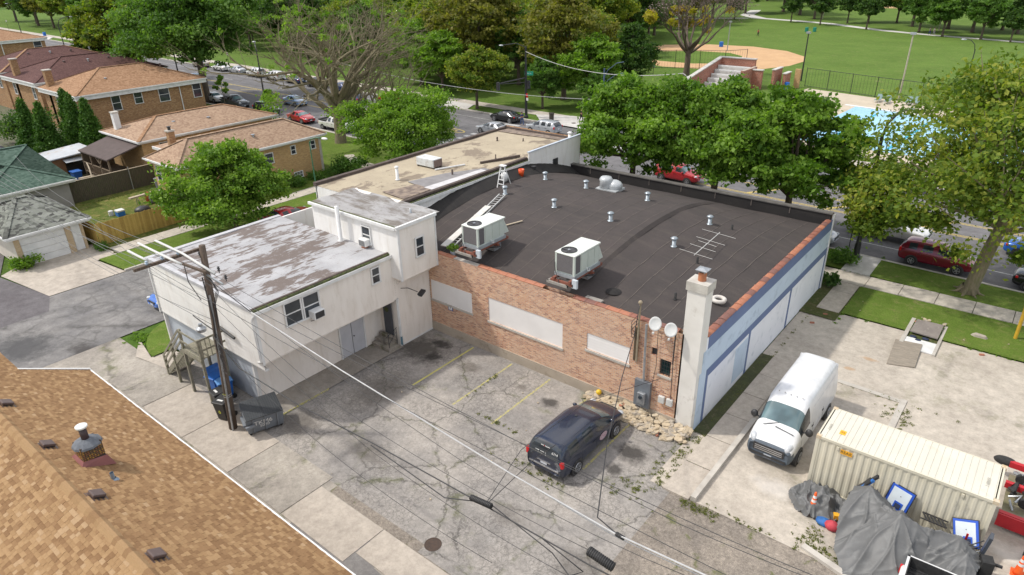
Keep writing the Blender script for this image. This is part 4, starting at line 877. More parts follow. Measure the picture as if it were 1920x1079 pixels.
def chimneyp(t, x, y, z0, z1, m=face_brick, s_=.55, pot=True):
    c = MB(t).box(x-s_/2, x+s_/2, y-s_/2, y+s_/2, z0, z1).build('chimney', m, t); MB(t).box(x-s_/2-.06, x+s_/2+.06, y-s_/2-.06, y+s_/2+.06, z1, z1+.12).build('chimney_cap', kerb, c)
    if pot: MB(t).lathe((x, y, z1+.12), [(.14, 0), (.13, .25), (.2, .27), (.2, .33), (.03, .36)], 10).build('chimney_pot', black, c)
def rv(t, x, y, z, m=galv, h=.3): MB(t).lathe((x, y, z), [(.12, -.1), (.1, h*.6), (.2, h*.7), (.2, h*.85), (.05, h)], 8).build('roof_vent', m, t)
A = hiphouse('single-storey tan roofed yellow brick bungalow beside the white building, nearest the camera', -63, -57.2, 25.6, 41.0, 4.2, 5.75, yel_brick, rs_tan, 'bungalow')
b = MB(A); b.add([(-66.6, 28.2, 4.15), (-62.5, 28.2, 4.15), (-62.5, 40.8, 4.15), (-66.6, 40.8, 4.15), (-62.5, 31, 5.3), (-62.5, 38.5, 5.3)], [(0, 1, 4), (2, 3, 5), (3, 0, 4, 5)]); b.build('side_roof', rs_tan, A); MB(A).box(-66.2, -63, 28.6, 40.4, 0, 4.12).build('side_wall', yel_brick, A); MB(A).box(-66.7, -63, 28.1, 28.2, 3.9, 4.15).build('gutter', white, A)
chimneyp(A, -63.4, 28.6, 3, 5.9)
for y, z, wd, ht in ((31.3, 2.9, .9, 1.1), (34.6, 2.95, .8, .9), (37.3, 3.2, .45, .75), (39.6, 3.25, .45, .75)): window(A, (-57.64, y, z), (1, 0), wd, ht)
window(A, (-57.64, 37.5, .7), (1, 0), .9, .5, panes='g', lab='glass block basement window')
for x in (-61.6, -58.9): window(A, (x, 26.04, 2.9), (0, -1), .75, 1.3)
for x, y in ((-58.7, 34), (-58.6, 29.5), (-61, 37.5)): rv(A, x, y, 4.95)
MB(A).box(-57.66, -57.58, 40.3, 40.56, 0, 4.2).build('stone_quoin', kerb, A)
Bh = hiphouse('tan roofed bungalow with white chimney and lean-to back porch', -77.7, -69.2, 28, 43.5, 4.2, 5.5, yel_brick, rs_tan, 'bungalow', ridgem=rs_org)
chimneyp(Bh, -75.6, 29.0, 3.5, 6.1, white, pot=False); window(Bh, (-69.64, 30.6, 3.1), (1, 0), .9, 1)
for x, y, z in ((-71.8, 33, 4.75), (-71.2, 36.5, 4.65), (-72.4, 30.6, 4.7)): rv(Bh, x, y, z)
P = [(-76.2, 25.4), (-70, 25.4), (-70, 28.2), (-76.2, 28.2)]
MB(Bh).add([(-76.3, 25.0, 3.0), (-69.8, 25.0, 3.0), (-69.6, 28.4, 3.9), (-76.3, 28.4, 3.9), (-76.3, 25.0, 2.88), (-69.8, 25.0, 2.88), (-69.6, 28.4, 3.78), (-76.3, 28.4, 3.78)], [(0, 1, 2, 3), (7, 6, 5, 4), (0, 4, 5, 1), (1, 5, 6, 2), (2, 6, 7, 3), (3, 7, 4, 0)]).build('porch_roof', mt('brown_roll_roof', (.1, .075, .07), (.08, .06, .055), 2, r=.9), Bh)
wood = mt('weathered_wood', (.2, .15, .1), (.14, .105, .07), 6, r=.9, stretch=(3, 3, .6)); greywood = mt('grey_weathered_wood', (.27, .25, .19), (.2, .185, .14), 6, r=.9, stretch=(1, 1, 1), c3=(.12, .14, .07), sc3=5)
for x in (-76.1, -74, -72, -70): MB(Bh).box(x-.07, x+.07, 25.1, 25.24, 0, 3).build('porch_post', wood, Bh)
MB(Bh).bar((-72, 25.15, 2.2), (-71.2, 25.15, 2.9), .1).build('porch_brace', wood, Bh); MB(Bh).bar((-72, 25.15, 2.2), (-72.8, 25.15, 2.9), .1).build('porch_brace', wood, Bh); MB(Bh).box(-76.2, -70, 25.1, 28, .9, 1.0).build('porch_deck', wood, Bh)
for k in range(22): MB(Bh).box(-76.1+k*.28, -76.04+k*.28, 25.12, 25.2, 1, 1.8).build('baluster', wood, Bh)
MB(Bh).box(-76.1, -70, 25.1, 25.2, 1.8, 1.88).build('porch_rail', wood, Bh); MB(Bh).box(-76.2, -76.1, 25.2, 28, 0, 3).build('porch_side', wood, Bh)
t = thing('stair', 'curved pale back porch stair with wooden rail at the bungalow', 'stair', (-72, 24.2, 0)); MB(t).tube([(-74.6, 24.9, 2.0), (-73.2, 24.5, 1.7), (-72, 24.1, 1.1), (-71, 23.8, .7)], .07, 6).build('rail', mt('pale_wood', (.45, .38, .28), (.36, .3, .22), 3), t)
for k in range(6): MB(t).box(-74.2+k*.45, -73.8+k*.45, 23.6, 25, .85-.14*k-.06, .85-.14*k).build('tread', MATS['pale_wood'], t)
Ch = hiphouse('two-storey brick house with orange roof beside the maroon roofed houses', -106.5, -94.3, 32.3, 49.2, 5.3, 7.5, face_brick, rs_org, ov=.5, fh=.6)
chimneyp(Ch, -104.0, 33.2, 0, 7.5, face_brick, .8, False)
for y, wd, ht, z in ((37.0, 1.0, 1.7, 3.75), (39.8, .95, 1.4, 4.0), (43.2, 1.3, 1.7, 3.9)): window(Ch, (-94.79, y, z), (1, 0), wd, ht)
window(Ch, (-94.78, 47.8, 3.9), (1, 0), 1.1, 2.0, lab='large front corner window'); MB(Ch).tube([(-94.7, 45.4, 5), (-94.7, 45.4, .3)], .07, 6).build('downspout', white, Ch); window(Ch, (-96.9, 32.79, 3.7), (0, -1), .8, 1.5); window(Ch, (-101.6, 32.79, 3.7), (0, -1), .8, 1.5)
rv(Ch, -97.5, 37.5, 6.3); rv(Ch, -99.0, 45.5, 7.0, bvm); window(Ch, (-94.79, 40.4, .9), (1, 0), .9, .5, panes='g')
for k, (x0, x1, y0, y1, lb_) in enumerate(((-121.8, -108.6, 32.8, 51, 'maroon roofed brick house next to the orange roofed house'), (-138, -124.2, 33.5, 52, 'maroon roofed brick house with orange ridge caps'))):
    D = hiphouse('two-storey '+lb_, x0, x1, y0, y1, 5.5, 7.8, face_brick, rs_brn, ov=.5, ridgem=(rs_org if k else rs_brn), fh=.6); cx = (x0+x1)/2
    for j in range(3+k): rv(D, cx+1.6+R.uniform(-.5, .8), y0+6+j*3, 7.1, galv if j % 2 else bvm)
    for x in (x0+3.4, x1-2.6): window(D, (x, y0+.49, 3.9), (0, -1), .9, 1.5)
    chimneyp(D, x0+4.5, y0+.9, 0, 7.9, face_brick, .8, False)
Fh = hiphouse('orange roofed brick house at the far left edge', -192, -174, 40, 57.6, 5.8, 8.2, face_brick, rs_org, ov=.5, fh=.6); window(Fh, (-174.5, 55.6, 4.2), (1, 0), 1.4, 1.8); window(Fh, (-174.5, 45, 4.2), (1, 0), 1.2, 1.8); MB(Fh).tube([(-174.4, 49, 5.5), (-174.4, 49, .3)], .1, 6).build('downspout', white, Fh); rv(Fh, -178, 49, 7.4, bvm)
# garages, shed, fences
G1 = hiphouse('white brick garage with mossy grey shingle roof at the left', -64.2, -55.8, 12.1, 17.7, 2.5, 4.0, mt('pale_stucco', (.58, .54, .47), (.5, .46, .4), 1, r=.85), rs_gry, 'garage', .5, 'garage', (14.5, 15.3), rs_gry)
cb_ = brickmat('cream_brick', ['c0a680', 'cdb48e', 'b89d78'], (.45, .4, .33)); MB(G1).box(-56.32, -56.24, 12.6, 12.95, 0, 2.4).build('brick_pier', cb_, G1); MB(G1).box(-56.32, -56.24, 15.95, 16.35, 0, 2.4).build('brick_pier', cb_, G1); MB(G1).box(-56.32, -56.24, 17.0, 17.2, 0, 2.4).build('brick_pier', cb_, G1)
for k in range(4): bevel(MB(G1).box(-56.3, -56.25, 12.97, 15.93, .02+.52*k, .52+.52*k).build('door_panel', white, G1), .03)
MB(G1).box(-56.3, -56.25, 16.4, 16.98, .1, 2.1).build('side_door', white, G1)
G2 = hiphouse('long garage with green shingle roof behind the mossy one', -80.5, -67.4, 13.9, 21.2, 2.6, 4.9, mt('grey_stucco', (.3, .29, .28), (.25, .24, .23), 1, r=.85), rs_grn, 'garage', .5, 'garage'); MB(G2).box(-67.9, -67.8, 14.2, 17.2, .05, 2.3).build('door', white, G2)
G3 = hiphouse('garage with dark grey shingle roof at the left edge', -93, -82.5, 14, 21.5, 2.6, 4.6, MATS['grey_stucco'], shinglemat('dark_grey_shingles', (.12, .12, .13), (.09, .09, .1), (.16, .16, .17)), 'garage', .5, 'garage')
S = thing('shed', 'open backyard shed with silvery sheet roof beside the tall hedge', 'shed', (-79, 24.8, 0))
MB(S).add([(-81.2, 22.6, 2.35), (-77.4, 22.6, 2.3), (-77.2, 26.9, 2.6), (-81.2, 26.9, 2.65), (-81.2, 22.6, 2.25), (-77.4, 22.6, 2.2), (-77.2, 26.9, 2.5), (-81.2, 26.9, 2.55)], [(0, 1, 2, 3), (7, 6, 5, 4), (0, 4, 5, 1), (1, 5, 6, 2), (2, 6, 7, 3), (3, 7, 4, 0)]).build('roof', mt('sheet_roof', (.5, .52, .54), (.42, .44, .46), 1, r=.5, c3=(.4, .3, .22), sc3=1.5), S)
MB(S).box(-81, -77.8, 22.8, 22.9, 0, 2.25).build('wall', greywood, S); MB(S).box(-81, -80.9, 22.9, 26.6, 0, 2.4).build('wall', greywood, S); MB(S).box(-77.9, -77.8, 22.9, 24, 0, 2.2).build('wall', mt('orange_plywood', (.3, .15, .07), (.24, .12, .055), 3), S); MB(S).box(-77.9, -77.8, 26, 26.8, 0, 2.3).build('wall', MATS['orange_plywood'], S)
window(S, (-79.6, 22.79, 1.4), (0, -1), 1.6, .8); MB(S).ob((-77.3, 25, 1.95), (.9, 2.4, .04), ry=.2).build('awning', MATS['sheet_roof'], S); MB(S).box(-80.5, -78.2, 24, 26.5, 0, 1.2).build('shed_contents', black, S)
t = thing('wheeled_bin', 'blue wheeled recycling bin in the cluttered backyard by the shed', 'bin', (-75.6, 24.0, 0)); blu = mt('blue_plastic', (.02, .12, .42), (.018, .1, .36), 3, r=.5)
b = MB(t); b.add([(-75.9, 23.7, 0), (-75.3, 23.7, 0), (-75.3, 24.3, 0), (-75.9, 24.3, 0), (-76.05, 23.6, 1.15), (-75.15, 23.6, 1.15), (-75.15, 24.4, 1.15), (-76.05, 24.4, 1.15)], [(3, 2, 1, 0), (0, 1, 5, 4), (1, 2, 6, 5), (2, 3, 7, 6), (3, 0, 4, 7), (4, 5, 6, 7)]).build('body', blu, t); MB(t).ob((-75.6, 24, 1.2), (1.0, .9, .08)).build('lid', blu, t)
clut = [mt('clutter_%s' % n, c, c, 3) for n, c in (('white', (.6, .6, .58)), ('red', (.5, .06, .05)), ('teal', (.1, .3, .3)), ('grey', (.2, .2, .22)), ('tan', (.4, .3, .2)), ('blue', (.03, .15, .45)))]
for k, (x, y, s_, c, lb_) in enumerate(((-76.9, 22.8, .7, 0, 'white plastic sack heaped by the shed'), (-76.3, 23.2, .6, 2, 'teal tub in the backyard clutter'), (-75.0, 23.1, .7, 1, 'red and white cooler box near the blue bin'), (-73.8, 24.2, .5, 0, 'white folding chair frame by the porch'), (-74.6, 24.6, .45, 5, 'blue gas bottle by the porch post'))):
    o = MB((x, y, 0)).ob((x, y, s_*.35), (s_, s_*.7, s_*.7), rz=R.uniform(0, 1)).build('yard_box', clut[c]); bevel(o, .08); tag(o, lb_, 'clutter')
t = thing('board_fence', 'tall dark mossy fence between the two bungalow yards', 'fence', (-68.6, 24.5, 0)); dkw = mt('dark_fence_wood', (.1, .085, .06), (.06, .055, .035), 3, r=.95, stretch=(1, 6, .7), c3=(.07, .1, .03), sc3=2)
for k in range(58): MB(t).box(-68.62+R.uniform(-.01, .01), -68.57, 20.1+k*.155, 20.245+k*.155, 0, 2.05+R.uniform(-.02, .02)).build('board', dkw, t)
MB(t).box(-68.66, -68.53, 20.1, 29.1, 2.06, 2.1).build('cap_rail', MATS['pale_wood'], t); MB(t).tube([(-68.5, 20.7, 0), (-68.5, 20.7, 2.1)], .05, 6).build('post', galv, t); MB(t).tube([(-68.5, 26.2, 0), (-68.5, 26.2, 2.3)], .05, 6).build('post', galv, t)
t = thing('wooden_fence', 'new yellow wood privacy fence round the backyard corner', 'fence', (-55.8, 20, 0)); nw = [mt('new_wood_%d' % k, c, tuple(v*.85 for v in c), 4, r=.8, stretch=(4, 4, .8)) for k, c in enumerate(((.48, .33, .09), (.42, .28, .07), (.37, .24, .06)))]
for k in range(78):
    y = 17.9+k*.15; MB(t).box(-55.84, -55.81, y+.006, y+.144, .05, 1.85+R.uniform(-.03, .03)).build('picket', nw[R.choice((0, 0, 1, 2))], t)
for k in range(28):
    x = -60+k*.15; MB(t).box(x+.006, x+.144, 17.82, 17.85, .05, 1.85+R.uniform(-.03, .03)).build('picket', nw[R.choice((0, 1, 1))], t)
b = MB(t); b.box(-55.9, -55.85, 17.9, 29.6, .5, .6); b.box(-55.9, -55.85, 17.9, 29.6, 1.4, 1.5); b.build('rail', nw[1], t)
# backyard objects
t = thing('beverage_cooler', 'blue and white cooler box on the backyard grass', 'cooler', (-61.7, 22.0, .1)); MB(t).box(-62, -61.4, 21.7, 22.3, .1, .5).build('body', clut[5], t); MB(t).box(-62.02, -61.38, 21.68, 22.32, .5, .62).build('lid', clut[0], t)
o = MB((-62.3, 21.5, .1)).lathe((-62.35, 21.5, .1), [(.2, 0), (.2, .4), (.1, .45)], 10).build('white_jug', clut[0]); tag(o, 'white plastic jug left of the blue cooler', 'jug')
t = thing('covered_grill', 'black covered grill slumped on the backyard grass', 'grill', (-61.0, 23.6, .1)); MB(t).ball((-61, 23.6, .3), (.55, .7, .35), 10, 6).build('cover', black, t, True)
t = thing('work_bench', 'trestle table with long light plank in the backyard', 'table', (-63, 24.8, .1)); MB(t).ob((-63.1, 24.7, .95), (.35, 2.4, .12), rz=.1).build('plank', MATS['pale_wood'], t)
for dx, dy in ((-.3, -.5), (.3, -.5), (-.3, .5), (.3, .5)): MB(t).bar((-63.1+dx, 24.7+dy, .1), (-63.1+dx*.5, 24.7+dy, .9), .05).build('leg', galv, t)
t = thing('stepladder', 'white stepladder standing by the bungalow rear wall', 'ladder', (-61.2, 25.5, .1))
for s_ in (-1, 1): MB(t).bar((-61.2+s_*.22, 25.2, .1), (-61.2+s_*.15, 25.7, 2.0), .06).build('rail', white, t)
for k in range(6): MB(t).bar((-61.4, 25.25+k*.08, .35+k*.28), (-61.0, 25.25+k*.08, .35+k*.28), .05).build('step', white, t)
for x, y, c, lb_ in ((-62.6, 25.3, 3, 'dark pushchair by the bungalow wall'), (-63.2, 25.2, 1, 'pink bundle on the cart by the bungalow wall')): o = MB((x, y, .1)).ball((x, y, .6), (.3, .3, .5), 8, 5).build('yard_bundle', clut[c], None, True); tag(o, lb_, 'clutter')
o = MB((-66.8, 28, .1)).lathe((-66.8, 28, .1), [(.35, 0), (.42, .9), (.45, .95), (.1, 1.0)], 12).build('waste_bin', clut[3]); tag(o, 'grey barrel bin in the corner by the tall fence', 'bin')
# ------------------------------------------------------------------ vehicles
tyre = mt('tyre_rubber', (.018, .018, .018), (.03, .03, .03), 9, r=.85); rim_m = mt('alloy_rim', (.45, .46, .48), (.35, .36, .38), 6, r=.3, metal=.7)
red_l = mt('tail_lamp_red', (.55, .01, .015), (.45, .01, .01), 3, r=.2); head_l = mt('headlamp_lens', (.6, .62, .64), (.4, .42, .45), 5, r=.12); chrome = mt('chrome', (.7, .7, .7), (.5, .5, .52), 4, r=.15, metal=.9)
plate_m = mt('plate_white', (.6, .63, .68), (.5, .54, .6), 12, r=.5); trim = mt('grey_bumper_plastic', (.1, .125, .155), (.08, .1, .125), 3, r=.6)
wind = glass('windshield_glass', (.07, .11, .12), .05)
P0 = paint('car_paint', (.5, .5, .5))
# station: x, z_bottom, z_belt, z_top, half width at belt, half width at top ; flags per span: s side glass, w windshield, r rear glass
SH = dict(
 sedan=dict(L=4.6, st=[(-2.28, .38, .72, .84, .66, .58), (-2.2, .25, .82, 1.0, .8, .66), (-1.75, .2, .88, 1.06, .88, .7), (-1.55, .2, .9, 1.1, .9, .68), (-.95, .2, .93, 1.4, .9, .56), (-.85, .2, .93, 1.42, .9, .56), (-.15, .2, .93, 1.46, .9, .58), (-.07, .2, .93, 1.46, .9, .58), (.45, .2, .92, 1.4, .9, .56), (1.05, .2, .9, 1.02, .9, .68), (1.3, .2, .86, .98, .89, .68), (1.9, .22, .76, .88, .87, .64), (2.2, .28, .66, .76, .78, .58), (2.3, .38, .58, .62, .62, .5)],
   sp='.....rsSsSwh....'[1:]),
 suv=dict(L=4.65, st=[(-2.3, .45, .95, 1.1, .74, .62), (-2.24, .3, 1.0, 1.3, .86, .64), (-1.95, .26, 1.05, 1.6, .9, .64), (-1.8, .26, 1.05, 1.64, .91, .65), (-1.1, .26, 1.03, 1.68, .92, .66), (-1.0, .26, 1.03, 1.68, .92, .66), (-.1, .26, 1.02, 1.68, .92, .66), (0., .26, 1.02, 1.68, .92, .66), (.55, .26, 1.01, 1.6, .92, .63), (1.15, .26, .99, 1.14, .92, .72), (1.35, .26, .97, 1.1, .91, .72), (1.95, .3, .9, 1.0, .9, .68), (2.22, .34, .8, .88, .8, .6), (2.32, .45, .7, .74, .64, .5)], sp=''),
 minivan=dict(L=5.15, st=[(-2.56, .4, .95, 1.12, .84, .7), (-2.5, .26, 1.02, 1.5, .93, .74), (-2.3, .22, 1.06, 1.72, .97, .78), (-2.1, .2, 1.06, 1.75, .98, .78), (-1.15, .2, 1.04, 1.77, .99, .79), (-1.05, .2, 1.04, 1.77, .99, .79), (-.1, .2, 1.02, 1.76, .99, .78), (.02, .2, 1.02, 1.76, .99, .78), (.75, .2, 1.0, 1.62, .98, .72), (1.55, .2, .98, 1.12, .97, .76), (1.75, .2, .96, 1.08, .96, .76), (2.3, .24, .84, .94, .92, .66), (2.5, .3, .7, .78, .82, .58), (2.58, .42, .6, .64, .66, .5)], sp=''),
 van=dict(L=6.0, st=[(-2.99, .42, 1.3, 2.46, .98, .86), (-2.97, .4, 1.3, 2.53, 1.02, .88), (-2.93, .38, 1.3, 2.55, 1.03, .89), (-1.9, .38, 1.3, 2.56, 1.02, .88), (-.9, .38, 1.3, 2.56, 1.02, .88), (0, .38, 1.3, 2.55, 1.02, .88), (.8, .38, 1.32, 2.54, 1.02, .87), (1.0, .38, 1.32, 2.52, 1.02, .86), (1.35, .38, 1.28, 2.35, 1.01, .84), (2.1, .38, 1.25, 1.52, .99, .84), (2.3, .38, 1.2, 1.42, .98, .84), (2.72, .36, 1.1, 1.26, .96, .82), (2.93, .32, 1.0, 1.12, .9, .76), (3.0, .36, .9, 1.0, .82, .66)], sp=''),
 pickup=dict(L=5.6, st=[(-2.78, .5, .9, 1.02, .84, .78), (-2.74, .42, 1.0, 1.06, .92, .86), (-2.4, .4, 1.03, 1.08, .94, .86), (-1.2, .4, 1.03, 1.08, .94, .86), (-.95, .4, 1.03, 1.08, .94, .86), (-.85, .38, 1.06, 1.5, .94, .7), (-.72, .38, 1.06, 1.76, .94, .66), (.1, .38, 1.05, 1.8, .94, .68), (.2, .38, 1.05, 1.8, .94, .68), (.75, .38, 1.05, 1.7, .94, .64), (1.3, .38, 1.04, 1.2, .94, .76), (1.5, .38, 1.03, 1.16, .94, .76), (2.45, .42, .98, 1.08, .92, .74), (2.7, .46, .88, .94, .84, .66), (2.8, .55, .76, .8, .7, .56)], sp=''),
)
# material of each span (between stations i and i+1): side band, top band
SP = dict(sedan=dict(side=[0, 0, 0, 0, 0, 1, 0, 1, 1, 0, 0, 0, 0], top=[0, 0, 0, 3, 0, 0, 0, 0, 2, 0, 0, 0, 0]),
          suv=dict(side=[0, 0, 0, 1, 0, 1, 0, 1, 1, 0, 0, 0, 0], top=[3, 3, 0, 0, 0, 0, 0, 0, 2, 0, 0, 0, 0]),
          minivan=dict(side=[0, 0, 0, 1, 0, 1, 0, 1, 1, 0, 0, 0, 0], top=[3, 3, 0, 0, 0, 0, 0, 0, 2, 0, 0, 0, 0]),
          van=dict(side=[0, 0, 0, 0, 0, 0, 0, 1, 1, 0, 0, 0, 0], top=[0]*8+[2, 0, 0, 0, 0]),
          pickup=dict(side=[0, 0, 0, 0, 0, 0, 1, 0, 1, 0, 0, 0, 0, 0], top=[0, 0, 0, 0, 0, 3, 0, 0, 0, 2, 0, 0, 0, 0]))
def car(kind, body_m, label, loc, rz, name=None, wb=None, wr=.33, detail=True, low=None, group=None, cat='car', rails=False):
    S = SH[kind]; st = S['st']; n = len(st); rows = []
    for (x, zb, zl, zt, wl, wt) in st:
        cr = .045 if zt-zl > .25 else .03
        h = [(0, zt+cr*.3), (wt*.55, zt), (wt, zt-cr), (wl-.012, zl+.015), (wl, zl-.08), (wl+.012, zb+(zl-zb)*.45), (wl-.02, zb+.06), (wl-.16, zb)]
        rows.append([(x, y, z) for y, z in h[::-1]]+[(x, -y, z) for y, z in h[1:]])
    m = len(rows[0]); V = [p for r_ in rows for p in r_]; F = []; MI = []
    for i in range(n-1):
        for j in range(m-1):
            F.append((i*m+j, i*m+j+1, (i+1)*m+j+1, (i+1)*m+j)); jj = min(j, m-2-j)   # jj: 0 bottom ... 4 side glass band, 5,6 top
            mi = 0
            if jj == 4: mi = SP[kind]['side'][i]
            elif jj >= 5: mi = SP[kind]['top'][i]
            if low and jj <= 1+low.get('up', 0) and i >= low.get('from', 0): mi = 4
            if low and ((i >= n-4 and jj <= 1) or (i >= n-3 and jj <= 2) or i == n-2 and jj <= 6): mi = 4
            MI.append(mi)
        F.append((i*m+m-1, i*m, (i+1)*m, (i+1)*m+m-1)); MI.append(5)
    F.append(tuple(range(m))); MI.append(4 if low and low.get('rear') else 0); F.append(tuple((n-1)*m+k for k in range(m-1, -1, -1))); MI.append(4 if low else 0)
    F = [f[::-1] for f in F]
    me = bpy.data.meshes.new('cage'); me.from_pydata(V, [], F); me.polygons.foreach_set('material_index', MI); me.update()
    o = bpy.data.objects.new('cage', me); COL.objects.link(o); s_ = o.modifiers.new('s', 'SUBSURF'); s_.levels = 2; s_.render_levels = 2; s_.boundary_smooth = 'PRESERVE_CORNERS'
    dg = bpy.context.evaluated_depsgraph_get(); e = bpy.data.meshes.new_from_object(o.evaluated_get(dg)); bpy.data.objects.remove(o)
    vs = [v.co.copy() for v in e.vertices]; ps = [(tuple(p.vertices), p.material_index) for p in e.polygons]
    bvh = BVHTree.FromPolygons(vs, [p[0] for p in ps]); t = thing(name or 'parked_'+kind if kind != 'van' else (name or 'cargo_van'), label, cat, loc, rz, group)
    def part(nm, mis, mat_, xr=None, side=0, off=0):
        b = MB(); idx = {}
        for f, mi in ps:
            if mi not in mis: continue
            c = sum((vs[k] for k in f), Vector())/len(f)
            if side and c.y*side < 0: continue
            if xr and not xr[0] <= c.x < xr[1]: continue
            g = []
            for k in f:
                if k not in idx: idx[k] = len(b.v); b.v.append(tuple(vs[k]))
                g.append(idx[k])
            b.f.append(tuple(g)); b.mi.append(0)
        if not b.f: return None
        return b.build(nm, mat_, t, True)
    part('body', (0,), body_m); part('underbody', (5,), black)
    if low: part('bumper_trim', (4,), trim)
    part('windshield', (2,), wind); part('rear_window', (3,), GL)
    sp = SP[kind]['side']; i = 0
    while i < len(sp):
        if sp[i] == 1:
            k = i
            while k < len(sp) and sp[k] == 1: k += 1
            for sd_ in (1, -1): part('side_window', (1,), GL, (st[i][0], st[k][0]), sd_)
            i = k
        else: i += 1
    W = max(s__[4] for s__ in st); L = S['L']
    def hit(o_, d_):
        h = bvh.ray_cast(Vector(o_), Vector(d_)); return h[0]
    xf, xr_ = (L/2-.95, -L/2+.95) if wb is None else wb
    for x in (xf, xr_):
        for s2 in (1, -1):
            a = MB().tube([(x, s2*(W-.28), wr), (x, s2*(W+.016), wr)], wr+.075, 24).build('wheel_arch', black, t)
            wbm = MB(); y0, y1 = s2*(W-.2), s2*(W+.03)
            wh = wbm.tube([(x, y0, wr), (x, y0+s2*.02, wr), (x, y1-s2*.03, wr), (x, y1, wr)], [wr-.03, wr, wr, wr-.03], 24).build('wheel', tyre, t)
            b = MB(); b.tube([(x, y1-s2*.01, wr), (x, y1+s2*.006, wr)], wr*.64, 20)
            b.build('rim_back', black, wh); b = MB()
            for k in range(5):
                aa = 2*math.pi*k/5; c = Vector((x, y1+s2*.012, wr)); dd = Vector((math.cos(aa), 0, math.sin(aa)))
                b.bar(c, c+dd*wr*.62, .02, wr*.17)
            b.lathe((0, 0, 0), [(0, 0)], 3, False) if 0 else None
            pts = [(x+math.cos(q)*wr*.62, y1+s2*.01, wr+math.sin(q)*wr*.62) for q in [2*math.pi*k/20 for k in range(21)]]; b.tube(pts, wr*.05, 5, False); b.tube([(x, y1, wr), (x, y1+s2*.02, wr)], wr*.14, 10)
            b.build('rim', rim_m, wh)
    zh = {'van': .92, 'pickup': .92, 'suv': .86, 'minivan': .78, 'sedan': .7}[kind]
    for s2 in (1, -1):
        y = s2*(W-.26); h = hit((L, y, zh), (-1, 0, 0))
        if h and kind != 'van':
            sz = (.16, .34, .42) if kind == 'van' else (.14, .34, .14)
            hb = MB(); hb.ball((h.x-.045, y, zh+(.05 if kind == 'van' else 0)), (sz[0], sz[1]/2, sz[2]/2+.02), 12, 8); hb.build('headlight', head_l, t, True)
        zt_ = {'van': 1.0, 'pickup': .85, 'suv': 1.0, 'minivan': 1.0, 'sedan': .82}[kind]
        y = s2*(W-.13); h = hit((-L, y, zt_), (1, 0, 0))
        if h: bevel(MB().ob((h.x+.05, y, zt_), (.16, .17, .3 if kind in ('minivan', 'van', 'pickup', 'suv') else .16)).build('tail_light', red_l, t), .03)
        xm = {'van': 1.75, 'sedan': .75, 'suv': .82, 'minivan': 1.2, 'pickup': 1.0}[kind]; zm = {'van': 1.45, 'sedan': .95, 'suv': 1.08, 'minivan': 1.08, 'pickup': 1.12}[kind]; k_ = 1.35 if kind == 'van' else 1
        mr_ = MB(); mr_.ball((xm, s2*(W+(.14 if kind == 'van' else .0)), zm+.05), (.09*k_, .12*k_, .09*k_*(1.5 if kind == 'van' else 1)), 10, 7); mr_.tube([(xm, s2*(W-.2), zm-.05), (xm, s2*(W+.05), zm)], .03, 6); mr_.build('side_mirror', black if kind in ('van',) else body_m, t, True)
    h = hit((L, 0, zh-.1), (-1, 0, 0))
    if h:
        bevel(MB().ob((h.x-.005, 0, zh-.08), (.05, W*(.9 if kind != 'van' else 1.1), .16)).build('grille', black, t), .02); h2 = hit((L, 0, .5), (-1, 0, 0)) or h; MB().ob((h2.x+.01, 0, .5), (.02, .32, .16)).build('licence_plate', plate_m, t)
    h = hit((-L, 0, .8), (1, 0, 0))
    if h: MB().ob((h.x-.006, 0, .8 if kind != 'sedan' else .72), (.02, .32, .16)).build('licence_plate', plate_m, t)
    h = hit((-L, 0, .42), (1, 0, 0))
    # door seams and handles
    if detail:
        xs = {'sedan': (-1.0, -.1, .98), 'suv': (-1.1, -.05, 1.0), 'minivan': (-1.12, -.02, 1.3), 'van': (-.9, .55, 1.95), 'pickup': (-.8, .15, 1.15)}[kind]
        zl = st[6][2]
        for s2 in (1, -1):
            b = MB()
            for x in xs:
                P = []
                for k in range(7):
                    z = .36+(zl-.4)*k/6; h = hit((x, s2*3, z), (0, -s2, 0))
                    if h: P.append((h.x, h.y+s2*.001, h.z))
                if len(P) > 1: b.tube(P, .007, 4, False)
            for x in (xs[0]+.12 if kind != 'minivan' else xs[1]-.2, xs[1]+.12):
                h = hit((x, s2*3, zl-.13), (0, -s2, 0))
                if h: b.ob((h.x, h.y+s2*.012, h.z), (.18, .03, .03))
            b.build('door_seam', black, t)
    if rails:
        for s2 in (1, -1): MB().tube([(-1.5, s2*.6, zt_r(st)), (-1.4, s2*.6, zt_r(st)+.05), (.3, s2*.6, zt_r(st)+.05), (.4, s2*.58, zt_r(st))], .02, 6).build('roof_rail', steel, t)
    return t, hit
def zt_r(st): return max(s_[3] for s_ in st)-.03
navy = paint('navy_paint', (.012, .02, .045), .15, .25)
MV, hit = car('minivan', navy, 'dark blue minivan parked alone in the cracked lot near the rubble', (-13.2, 20.55, 0), math.radians(90.0), 'minivan', wb=(1.6, -1.5), wr=.34)
MB().ob((-2.56, 0, .62), (.07, 1.5, .05)).build('bumper_step', steel, MV); MB().ob((-2.58, 0, .87), (.03, .7, .03)).build('chrome_strip', chrome, MV)
for body, sz, y, z in (('6314', .15, -.52, 1.42), ('MORE RIDES', .07, .25, 1.27), ('CALL FOR PICKUP', .06, .25, 1.19), ('THANK YOU', .06, .1, 1.53)):
    h = hit((-4, y, z), (1, 0, 0))
    if h and body == '6314': textmesh(body, sz, 'lettering', white, MV, frame_m(Vector((h.x-.03, y, z)), (0, -1, 0), (.35, 0, 1)))
